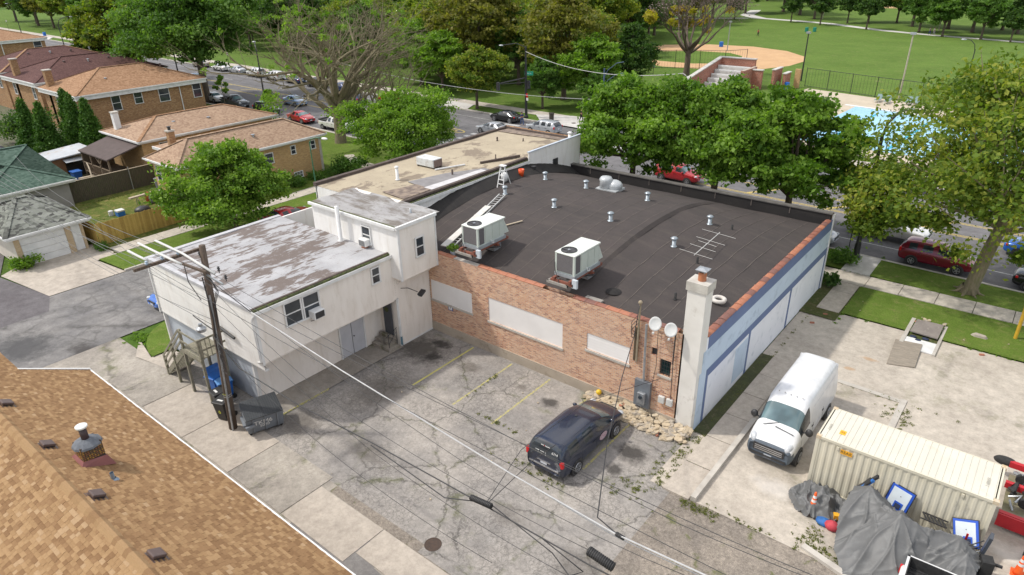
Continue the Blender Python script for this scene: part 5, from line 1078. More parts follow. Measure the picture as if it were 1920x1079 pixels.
for k in range(2):
    for j in range(11):
        y = .42-j*.05; z = 1.3-k*.085; h = hit((-4, y, z), (1, 0, 0))
        if h and R.random() < .9: MB().ob((h.x-.012, y, z), (.012, R.uniform(.02, .04), .035)).build('lettering', white, MV)
for j in range(9):
    y = .2-j*.05; h = hit((-4, y, 1.56), (1, 0, 0))
    if h: MB().ob((h.x-.015, y, 1.56), (.012, .035, .04)).build('lettering', red_l if j in (3,) else white, MV)
h = hit((.5, -3, .75), (0, 1, 0)); bb = MB().lathe((0, 0, 0), [(.3, 0), (.3, .004), (.01, .004)], 20).build('door_emblem', mt('emblem_white', (.55, .5, .52), (.3, .1, .15), 14, r=.4), MV); bb.matrix_local = Matrix.Translation(h+Vector((0, -.012, 0))) @ Matrix.Rotation(math.pi/2, 4, 'X') @ Matrix.Scale(.6, 4, (0, 1, 0))
for j in range(3): MB().ob((-.2, 0, 1.785), (.1, .1, .02)).build('antenna_base', black, MV) if j == 0 else None
VW = paint('van_white', (.7, .71, .72), 0, .3)
VN, vhit = car('van', VW, 'white high-roof cargo van parked beside the painted side wall', (-6.12, 27.35, 0), math.radians(-90), 'cargo_van', wb=(2.05, -1.98), wr=.36, low=dict(up=1, **{'from': 11}), cat='van')
for k in range(3): MB().ob((3.03, 0, .74+.09*k), (.03, 1.15, .03)).build('grille_bar', steel, VN)
for k in range(5): MB().ob((1.0-.0, -.5+.25*k, 2.56), (.06, .04, .03)).build('roof_marker', mt('marker_grey', (.4, .4, .4), (.4, .4, .4)), VN)
for s2 in (1, -1):
    q_ = MB(); q_.ball((0, 0, 0), (.26, .15, .2), 14, 9); q_ = q_.build('headlight', head_l, VN, True); q_.location = (2.74, s2*.74, 1.06); q_.rotation_euler = (0, .35, -s2*.35)
MB().ob((3.0, 0, .84), (.05, 1.3, .34)).build('grille_panel', black, VN); MB().ob((3.02, 0, .5), (.05, 1.5, .1)).build('bumper_intake', black, VN)
h = vhit((1.9, .3, 4), (0, 0, -1)); MB().bar((2.25, -.6, 1.5), (1.95, .1, 1.68), .03, .015).build('wiper', black, VN); MB().bar((2.28, .7, 1.48), (2.2, -.1, 1.55), .03, .015).build('wiper', black, VN)
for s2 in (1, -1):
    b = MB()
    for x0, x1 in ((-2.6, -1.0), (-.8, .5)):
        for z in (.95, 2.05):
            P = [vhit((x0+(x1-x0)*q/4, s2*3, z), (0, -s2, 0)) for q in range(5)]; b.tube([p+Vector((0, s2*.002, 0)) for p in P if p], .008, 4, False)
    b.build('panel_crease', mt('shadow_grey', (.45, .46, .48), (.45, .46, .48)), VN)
# other cars: one of each kind, copied and repainted
def pp(n, c, f=.2): return paint('paint_'+n, c, f)
C_ = {k: pp(k, c) for k, c in dict(white=(.75, .75, .74), silver=(.42, .44, .47), grey=(.12, .13, .15), black=(.012, .013, .015), red=(.42, .012, .02), maroon=(.2, .008, .025), blue=(.02, .13, .5), skyblue=(.25, .35, .5), tan=(.3, .25, .2), darkblue=(.02, .04, .12), steel=(.2, .26, .34)).items()}
def yst(x, d): return 50.1+K*x+d
rzs = math.atan(K)
protos = {}
def putcar(kind, colr, label, x, y, rz, group=None, **kw):
    if kind not in protos:
        t, h = car(kind, P0, label, (x, y, 0), rz, group=group, detail=True, **kw); protos[kind] = t
        for c in t.children_recursive:
            if c.type == 'MESH' and c.material_slots and c.material_slots[0].material == P0:
                c.material_slots[0].link = 'OBJECT'; c.material_slots[0].material = C_[colr]
        protos[kind+'_c'] = C_[colr].name
        t['category'] = {'pickup': 'pickup truck'}.get(kind, 'car'); return t
    r_ = dup(protos[kind], (x, y, 0), rz, label, swap={protos[kind+'_c']: C_[colr]})
    if group: r_['group'] = group
    elif 'group' in r_: del r_['group']
    return r_
g1, g2 = 'cars parked along the near kerb', 'cars parked along the park kerb'
E0 = 0.; W0 = math.pi
putcar('suv', 'maroon', 'dark red small SUV driving past beside the big maple', -4.4, 51.6, rzs)
putcar('pickup', 'white', 'white pickup truck under the tree foliage behind the dark red SUV', -8.3, 55.3, rzs)
putcar('sedan', 'blue', 'bright blue car at the right edge beyond the maple trunk', 1.2, 57.2, rzs)
putcar('sedan', 'black', 'black car at the right edge near the kerb', 2.3, 51.3, rzs, g1)
putcar('suv', 'red', 'bright red SUV driving by behind the black roof parapet', -27.6, 59.3, rzs)
putcar('sedan', 'silver', 'silver car hidden by leaves behind the right part of the parapet', -13.2, 50.9+.5, rzs, g1)
putcar('suv', 'silver', 'pale blue grey SUV with roof rack waiting at the junction', -49.8, 67.6, W0+rzs)
putcar('sedan', 'black', 'black sedan at the far kerb beside the traffic signal pole', -57.9, 70.2, W0+rzs)
putcar('sedan', 'silver', 'silver car half hidden at the junction behind the beige roof', -54.8, 63.9, W0+rzs)
putcar('sedan', 'white', 'white car by the traffic signal behind the corner tree', -36.3, 64.6, W0+rzs)
putcar('sedan', 'grey', 'dark grey car at the far kerb right of the corner pavement', -39.3, 69.6, W0+rzs, g2)
putcar('sedan', 'white', 'white sedan parked beside the corner window of the brick house', -104.6, 54.9+.4, rzs, g1)
putcar('pickup', 'grey', 'grey pickup truck parked between white sedan and street lamp', -98.0, 54.9, rzs, g1)
putcar('suv', 'black', 'black SUV parked right behind the tall street lamp', -89.2, 54.5, rzs, g1)
putcar('sedan', 'red', 'red car parked between the black SUV and the white pickup', -80.6, 54.2, rzs, g1)
putcar('pickup', 'white', 'white pickup truck parked behind the bare tree trunk', -72.6, 53.9, rzs, g1)
putcar('sedan', 'skyblue', 'light blue car driving beyond the red parked car', -91.4, 60.2+.6, rzs)
putcar('sedan', 'skyblue', 'silver blue car with dark front beside the roof corner', -126.0, 64.0, rzs)
for k, (x, kd, c, lb_) in enumerate(((-143, 'sedan', 'tan', 'brown car parked first beyond the big elm'), (-134.5, 'sedan', 'white', 'white car parked beyond the road in front of the brown one'), (-128.2, 'sedan', 'silver', 'silver car parked behind the bare twigs'), (-121.5, 'suv', 'white', 'white SUV parked behind the lamp pole'), (-115, 'suv', 'white', 'white boxy SUV with red tail lights beyond the road'), (-108.4, 'sedan', 'darkblue', 'dark blue car parked behind the bare tree'), (-101.8, 'suv', 'black', 'black SUV parked behind the middle of the bare tree'), (-95, 'sedan', 'darkblue', 'navy car parked behind the thick bare limbs'))):
    putcar(kd, c, lb_, x, yst(x, 19.0), W0+rzs, g2)
putcar('suv', 'darkblue', 'dark SUV with red tail lamps seen through the bare tree', -84.5, 66.2, W0+rzs); putcar('suv', 'red', 'red SUV seen between the limbs right of the bare trunk', -80.0, 69.7, W0+rzs)
putcar('sedan', 'grey', 'grey car seen through twigs above the bright green tree', -70.5, 68.6, W0+rzs, g2); putcar('sedan', 'silver', 'silver car at the kerb left of the turn arrow behind leaves', -60.3, 54.2, rzs, g1)
putcar('suv', 'white', 'white SUV glimpsed through the bright green tree', -66, 61, rzs)
for k, (x, c, kd, lb_) in enumerate(((-238, 'black', 'suv', 'black SUV beyond the far left orange roof'), (-172, 'silver', 'sedan', 'silver car beside the far left orange roof corner'), (-166, 'white', 'sedan', 'white car beside the maroon roof ridge'))): putcar(kd, c, lb_, x, yst(x, 2.), rzs)
for x, c, lb_ in ((-17, 'silver', 'silver car glimpsed beyond the third street tree'), (-10.5, 'white', 'white car glimpsed by the pool fence behind the foliage'), (-3.2, 'skyblue', 'pale blue car beyond the maple crown'), (3.3, 'grey', 'grey car near the right edge behind the maple'), (-24.5, 'darkblue', 'dark blue car glimpsed beyond the middle street tree')): putcar('sedan', c, lb_, x, 68.4+K*x*.5, W0+rzs, g2)
putcar('sedan', 'blue', 'blue car nose showing left of the white alley wall', -41.7, 17.5, math.radians(-90))
putcar('sedan', 'maroon', 'dark red car showing above the rear silver roof', -39.6-.9, 27.8, math.radians(-90), g1); putcar('sedan', 'red', 'red car hidden in the leaves of the corner tree by the sidewalk', -48.3, 29.7, math.radians(90))
# pickup bed at bottom edge, built apart (only its bed and cab rear show)
PK = putcar('pickup', 'white', 'white pickup with open black lined bed at the bottom edge', 1.55, 19.3, 0); PK.location = (2.65, 20.2, -.02); PK.rotation_euler = (0, 0, math.radians(1.5)); PK.scale = (1.08, 1.05, 1.05)
def bedliner(t):
    b = MB(); x0, x1, y0, y1, z0, z1 = -2.68, -.98, -.78, .78, .62, 1.13
    b.poly([(x0, y0, z1), (x0, y1, z1), (x0+.05, y1-.05, z1), (x0+.05, y0+.05, z1)])
    MB().ob(((x0+x1)/2, 0, z1-.02), (x1-x0, y1-y0, .06)).build('bed_floor', dark, t)
    for k in range(9): MB().ob(((x0+x1)/2, y0+.12+k*.165, z1+.012), (x1-x0-.1, .05, .02)).build('bed_rib', black, t)
    for y in (y0, y1): MB().ob(((x0+x1)/2, y, z1+.06), (x1-x0+.1, .09, .14)).build('bed_rail', black, t)
    MB().ob((x0, 0, z1+.06), (.09, y1-y0, .14)).build('tailgate_cap', black, t)
for t in [o for o in sc.objects if o.type == 'EMPTY' and o.get('category') == 'pickup truck' and o is not PK]: bedliner(t)
# open bed of the near pickup
b = MB(); x0, x1, y0, y1 = -2.7, -.98, -.84, .84
b.box(x0, x1, y0, y0+.07, 1.05, 1.5).box(x0, x1, y1-.07, y1, 1.05, 1.5).box(x0, x0+.07, y0, y1, 1.05, 1.5).build('bed_wall', C_['white'], PK)
b = MB(); b.box(x0+.071, x1, y0+.071, y0+.1, 1.12, 1.52).box(x0+.071, x1, y1-.1, y1-.071, 1.12, 1.52).box(x0+.071, x0+.1, y0+.071, y1-.071, 1.12, 1.52).box(x1-.03, x1, y0, y1, 1.1, 1.52).box(x0, x1, y0+.07, y1-.07, 1.1, 1.14).build('bed_liner', dark, PK)
for k in range(9): MB().box(x0+.1, x1, -.72+k*.17, -.66+k*.17, 1.14, 1.165).build('bed_rib', black, PK)
# ------------------------------------------------------------------ plot objects
CO = thing('shipping_container', 'cream corrugated shipping container on the concrete plot', 'container', (-1.35, 25.3, 0))
cream = mt('container_cream', (.62, .585, .475), (.565, .53, .42), .9, r=.55, c3=(.5, .45, .34), sc3=3, lo3=.62, hi3=.8)
cream2 = mt('container_roof_cream', (.62, .6, .52), (.57, .55, .475), .9, r=.6, c3=(.58, .54, .45), sc3=2.5)
X0, X1, Y0, Y1, ZT = -4.38, 1.64, 24.13, 26.45, 2.6
def corr(p0, p1, z0, z1, out, n, d, m, name):
    b = MB(CO); p0, p1 = Vector(p0), Vector(p1); q = (p1-p0)/n; o = Vector(out)*d; P = []
    for i in range(n):
        P += [p0+q*(i+.0), p0+q*(i+.3), p0+q*(i+.5)-o, p0+q*(i+.8)-o]
    P.append(p1)
    for a, c in zip(P, P[1:]): b.poly([(a.x, a.y, z0), (c.x, c.y, z0), (c.x, c.y, z1), (a.x, a.y, z1)])
    return b.build(name, m, CO)
corr((X0+.1, Y0+.02, 0), (X1-.1, Y0+.02, 0), .15, ZT-.1, (0, -1, 0), 22, .03, cream, 'side_panel'); corr((X1-.1, Y1-.02, 0), (X0+.1, Y1-.02, 0), .15, ZT-.1, (0, 1, 0), 20, .045, cream, 'side_panel')
corr((X1-.02, Y0+.1, 0), (X1-.02, Y1-.1, 0), .15, ZT-.1, (1, 0, 0), 8, .045, cream, 'end_panel'); corr((X0+.02, Y1-.1, 0), (X0+.02, Y0+.1, 0), .15, ZT-.1, (-1, 0, 0), 8, .045, cream, 'end_panel')
b = MB(CO); n = 26
for i in range(n):
    a = X0+.1+(X1-X0-.2)*i/n; w_ = (X1-X0-.2)/n
    for u0, u1, h0, h1 in ((0, .8, 0, 0), (.8, .87, 0, -.02), (.87, .93, -.02, -.02), (.93, 1, -.02, 0)):
        b.poly([(a+w_*u0, Y0+.06, ZT-.005+h0), (a+w_*u1, Y0+.06, ZT-.005+h1), (a+w_*u1, Y1-.06, ZT-.005+h1), (a+w_*u0, Y1-.06, ZT-.005+h0)])
b.build('roof_panel', cream2, CO)
for x in (X0, X1-.12):
    for y in (Y0, Y1-.12): MB(CO).box(x, x+.12, y, y+.12, .1, ZT-.1).build('corner_post', cream, CO); MB(CO).box(x-.01, x+.17, y-.01, y+.17, ZT-.12, ZT+.01).build('corner_casting', mt('casting_tan', (.5, .36, .2), (.55, .5, .4), 6, r=.7), CO); MB(CO).box(x-.01, x+.17, y-.01, y+.17, 0, .13).build('corner_casting', cream, CO)
b = MB(CO)
for z0, z1 in ((.05, .17), (ZT-.11, ZT-.002)):
    b.box(X0+.12, X1-.12, Y0, Y0+.06, z0, z1); b.box(X0+.12, X1-.12, Y1-.06, Y1, z0, z1); b.box(X0, X0+.06, Y0+.12, Y1-.12, z0, z1); b.box(X1-.06, X1, Y0+.12, Y1-.12, z0, z1)
b.build('rail', cream, CO); orange = mt('sticker_orange', (.85, .42, .02), (.78, .38, .02), 5, r=.5)
MB(CO).ob((-3.22, Y0-.012, 2.28), (.42, .01, .2)).build('sticker', orange, CO); textmesh('REAR', .17, 'lettering', black, CO, frame_m(Vector((-3.22, Y0-.02, 2.28))-CO.location, (1, 0, 0), (0, 0, 1)))
MB(CO).box(-3.72, -3.5, 24.75, 25.05, ZT, ZT+.006).build('sticker', orange, CO); textmesh("9'6", .13, 'lettering', black, CO, frame_m(Vector((-3.61, 24.9, ZT+.009))-CO.location, (1, 0, 0), (0, 1, 0)))
gl_ = mt('faded_grey_lettering', (.36, .35, .3), (.45, .43, .37), 9)
textmesh('418603', .15, 'lettering', gl_, CO, frame_m(Vector((-4.1, 25.0, ZT+.006))-CO.location, (.0, 1, 0), (-1, 0, 0))); textmesh('7 480603', .15, 'lettering', gl_, CO, frame_m(Vector((1.25, 25.1, ZT+.006))-CO.location, (.0, 1, 0), (-1, 0, 0)))
for x in (.55, .85): textmesh('SVWU', .11, 'lettering', gl_, CO, frame_m(Vector((x, Y0-.012, 1.9))-CO.location, (0, 0, -1), (1, 0, 0)))
for x in (-3.6, .6): MB(CO).box(x, x+.1, Y0-.03, Y0+.03, 2.3, 2.42).build('vent', cream, CO)
# draped grey tarp (cloth over a stack) and heap
tarp_m = mt('grey_tarpaulin', (.13, .132, .132), (.1, .102, .102), 1.5, r=.55, c3=(.16, .165, .165), sc3=3, lo3=.5, hi3=.75)
def cloth(name, outline, zf, m, res=60, z_side=0.):
    xs = [p[0] for p in outline]; ys = [p[1] for p in outline]; x0, x1, y0, y1 = min(xs), max(xs), min(ys), max(ys)
    def inside(x, y):
        c = False; j = len(outline)-1
        for i in range(len(outline)):
            xi, yi = outline[i]; xj, yj = outline[j]
            if (yi > y) != (yj > y) and x < (xj-xi)*(y-yi)/(yj-yi)+xi: c = not c
            j = i
        return c
    b = MB(((x0+x1)/2, (y0+y1)/2, 0)); idx = {}
    for i in range(res+1):
        for j in range(res+1):
            x = x0+(x1-x0)*i/res; y = y0+(y1-y0)*j/res
            if inside(x, y): idx[i, j] = len(b.v); b.v.append((x, y, zf(x, y)))
    for (i, j) in list(idx):
        if (i+1, j) in idx and (i, j+1) in idx and (i+1, j+1) in idx: b.f.append((idx[i, j], idx[i+1, j], idx[i+1, j+1], idx[i, j+1])); b.mi.append(0)
    return b.build(name, m, None, True)
from mathutils import noise as mn
PK1 = [(-2.05, 23.15, 2.0), (-.85, 22.35, 1.95), (.95, 22.75, 1.75), (1.25, 22.2, 1.6), (-.9, 23.2, 1.5)]
def tz(x, y):
    z = 0
    for px, py, h in PK1:
        d = math.hypot((x-px)/1.15, (y-py)/.9); z = max(z, h-1.05*d**.85)
    ridge = 0
    for (a, c) in ((0, 1), (1, 2), (2, 3)):
        A, B = Vector(PK1[a][:2]), Vector(PK1[c][:2]); p = Vector((x, y)); t_ = max(0, min(1, (p-A).dot(B-A)/(B-A).length_squared)); d = (p-A.lerp(B, t_)).length
        ridge = max(ridge, (PK1[a][2]*(1-t_)+PK1[c][2]*t_)-.22*math.sin(math.pi*t_)-.95*d**.9)
    z = max(z, ridge); a = math.atan2(y-22.4, x+.4)
    ps = sorted((math.hypot(x-px, y-py), i) for i, (px, py, h) in enumerate(PK1)); px, py, _ = PK1[ps[0][1]]; a1 = math.atan2(y-py, x-px); px, py, _ = PK1[ps[1][1]]; a2 = math.atan2(y-py, x-px)
    cr = lambda q: (1-abs(math.sin(q)))**3
    dn = min(1, ps[0][0]*1.3)
    fold = dn*(.13*cr(a1*4.5+1.3*mn.noise(Vector((x*.8, y*.8, 0))))+.08*cr(a2*6+2*mn.noise(Vector((x, y, 5)))))+.05*cr((x*.8-y*2.2)+3*mn.noise(Vector((x*.7, y*.7, 9))))+.04*mn.noise(Vector((x*1.6, y*1.6, 4)))+.012*mn.noise(Vector((x*6, y*6, 1)))
    return max(.04+.03*mn.noise(Vector((x*5, y*5, 0)))+.02, z+fold)
o = cloth('tarpaulin', [(-2.75, 22.3), (-2.6, 23.4), (-2.0, 23.75), (-.6, 23.6), (.5, 23.5), (1.35, 23.35), (1.75, 22.6), (1.6, 21.6), (.2, 21.1), (-.7, 20.4), (-1.9, 20.2), (-2.5, 21.2)], tz, tarp_m, 150); tag(o, 'large grey tarpaulin draped in folds over equipment in front of the container', 'tarpaulin')
def hz(x, y):
    d = math.hypot((x+3.65)/1.15, (y-23.35)/.95); z = .75*max(0, 1-d**2.2)
    return .05+z*(.8+.5*mn.noise(Vector((x*1.7, y*1.7, 2))))+.24*(1-abs(mn.noise(Vector((x*2.2, y*2.2, 7))))*4)*.5+.13*(1-abs(math.sin(x*4+y*3+5*mn.noise(Vector((x*1.5, y*1.5, 3))))))**3+.07*abs(mn.noise(Vector((x*6, y*6, 0))))
o = cloth('tarpaulin', ell(-3.65, 23.3, 1.15, .95, 24), hz, tarp_m, 100); tag(o, 'crumpled heap of grey tarpaulin behind the traffic cone', 'tarpaulin')
def cone(lab, x, y, z=0, s_=1., tilt=0):
    t = thing('traffic_cone', lab, 'traffic cone', (x, y, z), 0, 'traffic cones'); om = mt('cone_orange', (.85, .13, .02), (.75, .1, .015), 3, r=.5)
    MB(t).box(x-.19*s_, x+.19*s_, y-.19*s_, y+.19*s_, z, z+.035).build('base', om, t)
    MB(t).lathe((x, y, z+.03), [(.14*s_, 0), (.12*s_, .1*s_), (.035*s_, .74*s_), (.02*s_, .76*s_)], 18).build('body', om, t, True)
    for h, r_ in ((.36, .089), (.52, .066)): MB(t).lathe((x, y, z+.03), [(r_*s_, h*s_), ((r_-.014)*s_, (h+.1)*s_)], 18, False).build('reflective_band', white, t)
    t.rotation_euler = (tilt, 0, 0); return t
cone('orange traffic cone with white bands standing in the crumpled tarp', -3.72, 22.78, .12, 1.15); cone('orange traffic cone at the foot of the draped tarp by the bottom edge', 2.0, 23.3, 0, .9); cone('orange traffic cone on stained concrete near the bottom right corner', 2.85, 24.15, 0, 1.1)
for k, (x, y, rz, tl) in enumerate(((-1.13, 24.0, -.15, .28), (1.1, 23.75, -.45, .5))):
    t = thing('basketball_backboard', ('left blue framed white backboard leaning on the container' if k == 0 else 'right blue framed white backboard tilted against the container'), 'backboard', (x, y, 0), 0, 'backboards leaning on the container')
    M = Matrix.Rotation(rz, 3, 'Z') @ Matrix.Rotation(-tl, 3, 'X') @ Matrix.Rotation(.12 if k == 0 else -.55, 3, 'Y'); c = Vector((x, y, 1.28 if k == 0 else 1.15)); bl = mt('royal_blue', (.02, .09, .5), (.02, .08, .42), 3, r=.5)
    def q(dx, dz, sx, sz, d, nm, m_): MB(t).ob(c+M @ Vector((dx, -d, dz)), (sx, .03, sz), m=M).build(nm, m_, t)
    q(0, 0, .86, .98, 0, 'back_panel', black); q(0, 0, .8, .92, .02, 'frame', bl); q(0, 0, .64, .76, .04, 'board', mt('board_white', (.6, .66, .7), (.54, .6, .65), 3, r=.4)); q(.06, -.24, .3, .26, .06, 'target_square', bl); q(.06, -.27, .2, .18, .075, 'target_inner', mt('dark_navy', (.02, .03, .07), (.02, .03, .07))); MB(t).ball(c+M @ Vector((.02, -.05, .12)), .02).build('bolt', black, t)
def rackthing():
    t = thing('drain_rack', 'black slatted rack between the two backboards on the container', 'rack', (.0, 23.95, .9))
    M = Matrix.Rotation(.5, 3, 'X')
    for k in range(6): MB(t).ob((-.2+.12*k, 23.9, 1.05), (.05, .4, .03), rz=.5).build('slat', black, t)
    for dz in (-.18, .18): MB(t).ob((.1, 23.9+dz, 1.05), (.85, .04, .04)).build('rail', black, t)
rackthing()
t = thing('bundled_mat', 'black rolled mat poking out above the tarp at the container', 'mat', (-2.1, 23.8, 1)); MB(t).bar((-2.5, 23.65, 1.3), (-1.95, 23.8, 2.05), .16, .08).build('roll', dark, t); MB(t).bar((-2.7, 23.5, .9), (-2.15, 23.6, 1.9), .3, .06).build('flap', dark, t); MB(t).bar((-2.35, 23.5, 1.5), (-2.05, 23.6, 1.95), .1, .1).build('blue_strap', clut[5], t)
t = thing('treadmill', 'black folded exercise machine standing at the right end of the tarp', 'machine', (1.55, 22.9, 0))
MB(t).bar((1.6, 23.15, .5), (1.75, 23.05, 2.0), .32, .1).build('upright', mt('machine_grey', (.06, .07, .085), (.05, .055, .07), 3, r=.4), t); MB(t).bar((1.7, 23.0, .9), (2.3, 22.95, 1.0), .08).build('arm', black, t)
for k in range(4): MB(t).bar((1.0, 22.9-.12*k, .6+.25*k), (1.6, 23.1, .9+.25*k), .03).build('frame_tube', galv if k == 1 else black, t)
MB(t).ob((1.6, 22.65, .4), (.7, .7, .5), rz=.3).build('base', MATS['machine_grey'], t); MB(t).ob((1.85, 22.75, .8), (.35, .4, .9), rz=.3).build('housing', dark, t); o = MB(t).ob((1.65, 22.3, .15), (.7, .35, .12), rz=.3).build('yellow_plate', orange, t)
o = MB((.95, 23.0, 1.55)).ob((1.12, 23.2, 1.45), (.07, .03, .35), rx=.3).build('striped_banner', red_l); tag(o, 'red and white striped tape bundle on the right end of the tarp', 'tape')
o = MB((-2.85, 22.35, 0)).ball((-2.85, 22.35, .16), (.3, .24, .2), 9, 5).build('cloth_bag', mt('crimson_cloth', (.5, .06, .08), (.4, .04, .06), 4, r=.8), None, True); tag(o, 'red cloth bag on the ground left of the tarp', 'bag')
o = MB((-3.15, 22.45, 0)).ball((-3.15, 22.45, .1), (.34, .25, .15), 9, 5).build('cloth_bag', mt('blue_cloth', (.03, .14, .4), (.02, .1, .3), 6, r=.7), None, True); tag(o, 'blue tarp bundle beside the red bag', 'bag')
o = MB((-2.75, 22.75, 0)).ob((-2.72, 22.85, .3), (.5, .2, .2), rz=.4).build('yellow_case', orange); tag(o, 'small yellow case squeezed between heap and tarp', 'case')
RT = thing('red_truck_frame', 'red flatbed trailer frame with machine parts behind the container end', 'trailer', (3.4, 27.5, 0)); redp = mt('trailer_red', (.5, .02, .03), (.4, .015, .025), 2, r=.4)
for y, z in ((29.4, .95), (28.0, .9), (26.2, .75)): MB(RT).box(1.9, 6.5, y, y+.18, z-.25, z).build('beam', redp, RT)
MB(RT).box(1.9, 6.5, 26.1, 26.16, .2, .75).build('side_board', redp, RT); MB(RT).box(2, 6.5, 26.4, 29.3, .4, .46).build('deck', mt('mossy_deck', (.16, .15, .08), (.25, .22, .16), 3), RT)
for k in range(16):
    a = Vector((R.uniform(2, 3.6), R.uniform(26.6, 29.2), R.uniform(.5, .9))); MB(RT).tube([a, a+Vector((R.uniform(-.4, .4), R.uniform(-.4, .4), .2)), a+Vector((R.uniform(-.6, .6), R.uniform(-.5, .5), 0))], R.uniform(.03, .09), 6).build('machine_part', R.choice((black, dark, galv, black)), RT)
MB(RT).tube([(2.4, 28.6, .8), (2.4, 28.75, .8)], .22, 18).build('wheel', tyre, RT); MB(RT).tube([(2.6, 27.1, .8), (2.6, 27.25, .8)], .2, 18).build('wheel', tyre, RT)
t = thing('engine_cover', 'dark rounded cover showing above the container far corner', 'machine', (1.6, 29.0, 0)); MB(t).ball((1.75, 29.6, .8), (.42, .2, .2), 12, 8).build('shell', dark, t, True)
t = thing('black_machine', 'black machine at the right picture edge on stained concrete', 'machine', (3.1, 25.1, 0)); bevel(MB(t).ob((3.2, 25.0, .35), (.5, .5, .5), rz=.5).build('body', black, t), .06); MB(t).ob((3.2, 25.0, .65), (.3, .3, .12), rz=.5).build('lid', MATS['machine_grey'], t)
# plywood boards, opening with debris
t = thing('plywood_sheet', 'square weathered plywood sheet lying by the opening in the plot', 'board', (-3.45, 37.5, 0)); MB(t).add([(-4.0, 36.0, .06), (-2.75, 36.45, .1), (-2.9, 39.1, .16), (-4.2, 38.95, .12), (-4.0, 36.0, .02), (-2.75, 36.45, .05), (-2.9, 39.1, .1), (-4.2, 38.95, .08)], [(0, 1, 2, 3), (7, 6, 5, 4), (0, 4, 5, 1), (1, 5, 6, 2), (2, 6, 7, 3), (3, 7, 4, 0)]).build('sheet', mt('weathered_plywood', (.3, .26, .21), (.22, .19, .155), 2, r=.9, c3=(.4, .34, .26), sc3=6, stretch=(1, 5, 1), bump=.3), t)
ED = thing('pit_frame', 'rectangular pit edge with white boards and rubble in the plot', 'pit', (-3, 40.3, 0)); MB(ED).box(-4.0, -3.8, 38.8, 42.2, .02, .14).build('edge', kerb, ED); MB(ED).box(-2.3, -2.15, 38.3, 42.2, .02, .12).build('edge', kerb, ED); MB(ED).box(-3.8, -2.3, 38.4, 39.7, .04, .1).build('white_board', white, ED); MB(ED).box(-3.8, -2.3, 38.8, 42.2, .0, .045).build('soil', scrub_m, ED)
for x, y in ((-3.5, 39.9), (-3.2, 39.6), (-2.9, 40.0)): MB(ED).ball((x, y, .08), (.2, .15, .06), 8, 4).build('bin_bag', mt('dark_navy', 0), ED, True)
MB(ED).add([(-3.75, 40.2, .25), (-2.35, 40.15, .22), (-2.35, 41.9, .3), (-3.7, 41.9, .26), (-3.75, 40.2, .18), (-2.35, 40.15, .16), (-2.35, 41.9, .24), (-3.7, 41.9, .2)], [(0, 1, 2, 3), (7, 6, 5, 4), (0, 4, 5, 1), (1, 5, 6, 2), (2, 6, 7, 3), (3, 7, 4, 0)]).build('panel', mt('grey_hatch', (.25, .22, .2), (.2, .175, .16), 2, r=.9, c3=(.3, .27, .24), sc3=5), ED)
for k in range(14): 
    o = bpy.data.objects.new('stone', rocks[R.choice((0, 1, 2, 3, 8, 8))]); COL.objects.link(o); o.parent = ED; o.location = Vector((R.uniform(-3.8, -2.3), R.uniform(41.5, 42.3), .2))-ED.location; o.rotation_euler = (R.uniform(0, 1), 0, R.uniform(0, 6)); o.scale = (.6,)*3
for x, y, z, c, lb_ in ((-8.2, 39.7, .1, 'red', 'red brick lying on the plot by the walkway'), (-8.5, 38.2, .1, 'red', 'dark brick lying close to the side wall'), (-.2, 40.0, .1, 'red', 'red brick alone on the open concrete')): tag(MB((x, y, 0)).ob((x, y, .06), (.24, .11, .08), rz=.5).build('brick', st_m[3]), lb_, 'brick')
o = bpy.data.objects.new('concrete_lump', rocks[2]); COL.objects.link(o); o.location = (-.6, 42.0, .15); o.scale = (1.8, 1.3, 1.2); tag(o, 'long pale concrete lump at the lawn edge right of the pit', 'stone')
o = MB((1.0, 43.0, 0)).tube([(1.0, 43.0, 0), (1.0, 43.0, 2.6)], .09, 12).build('bollard', mt('yellow_pole_paint', (.6, .36, .03), (.5, .3, .03), 3, r=.6)); tag(o, 'tall yellow pole at the right edge of the lawn', 'pole')
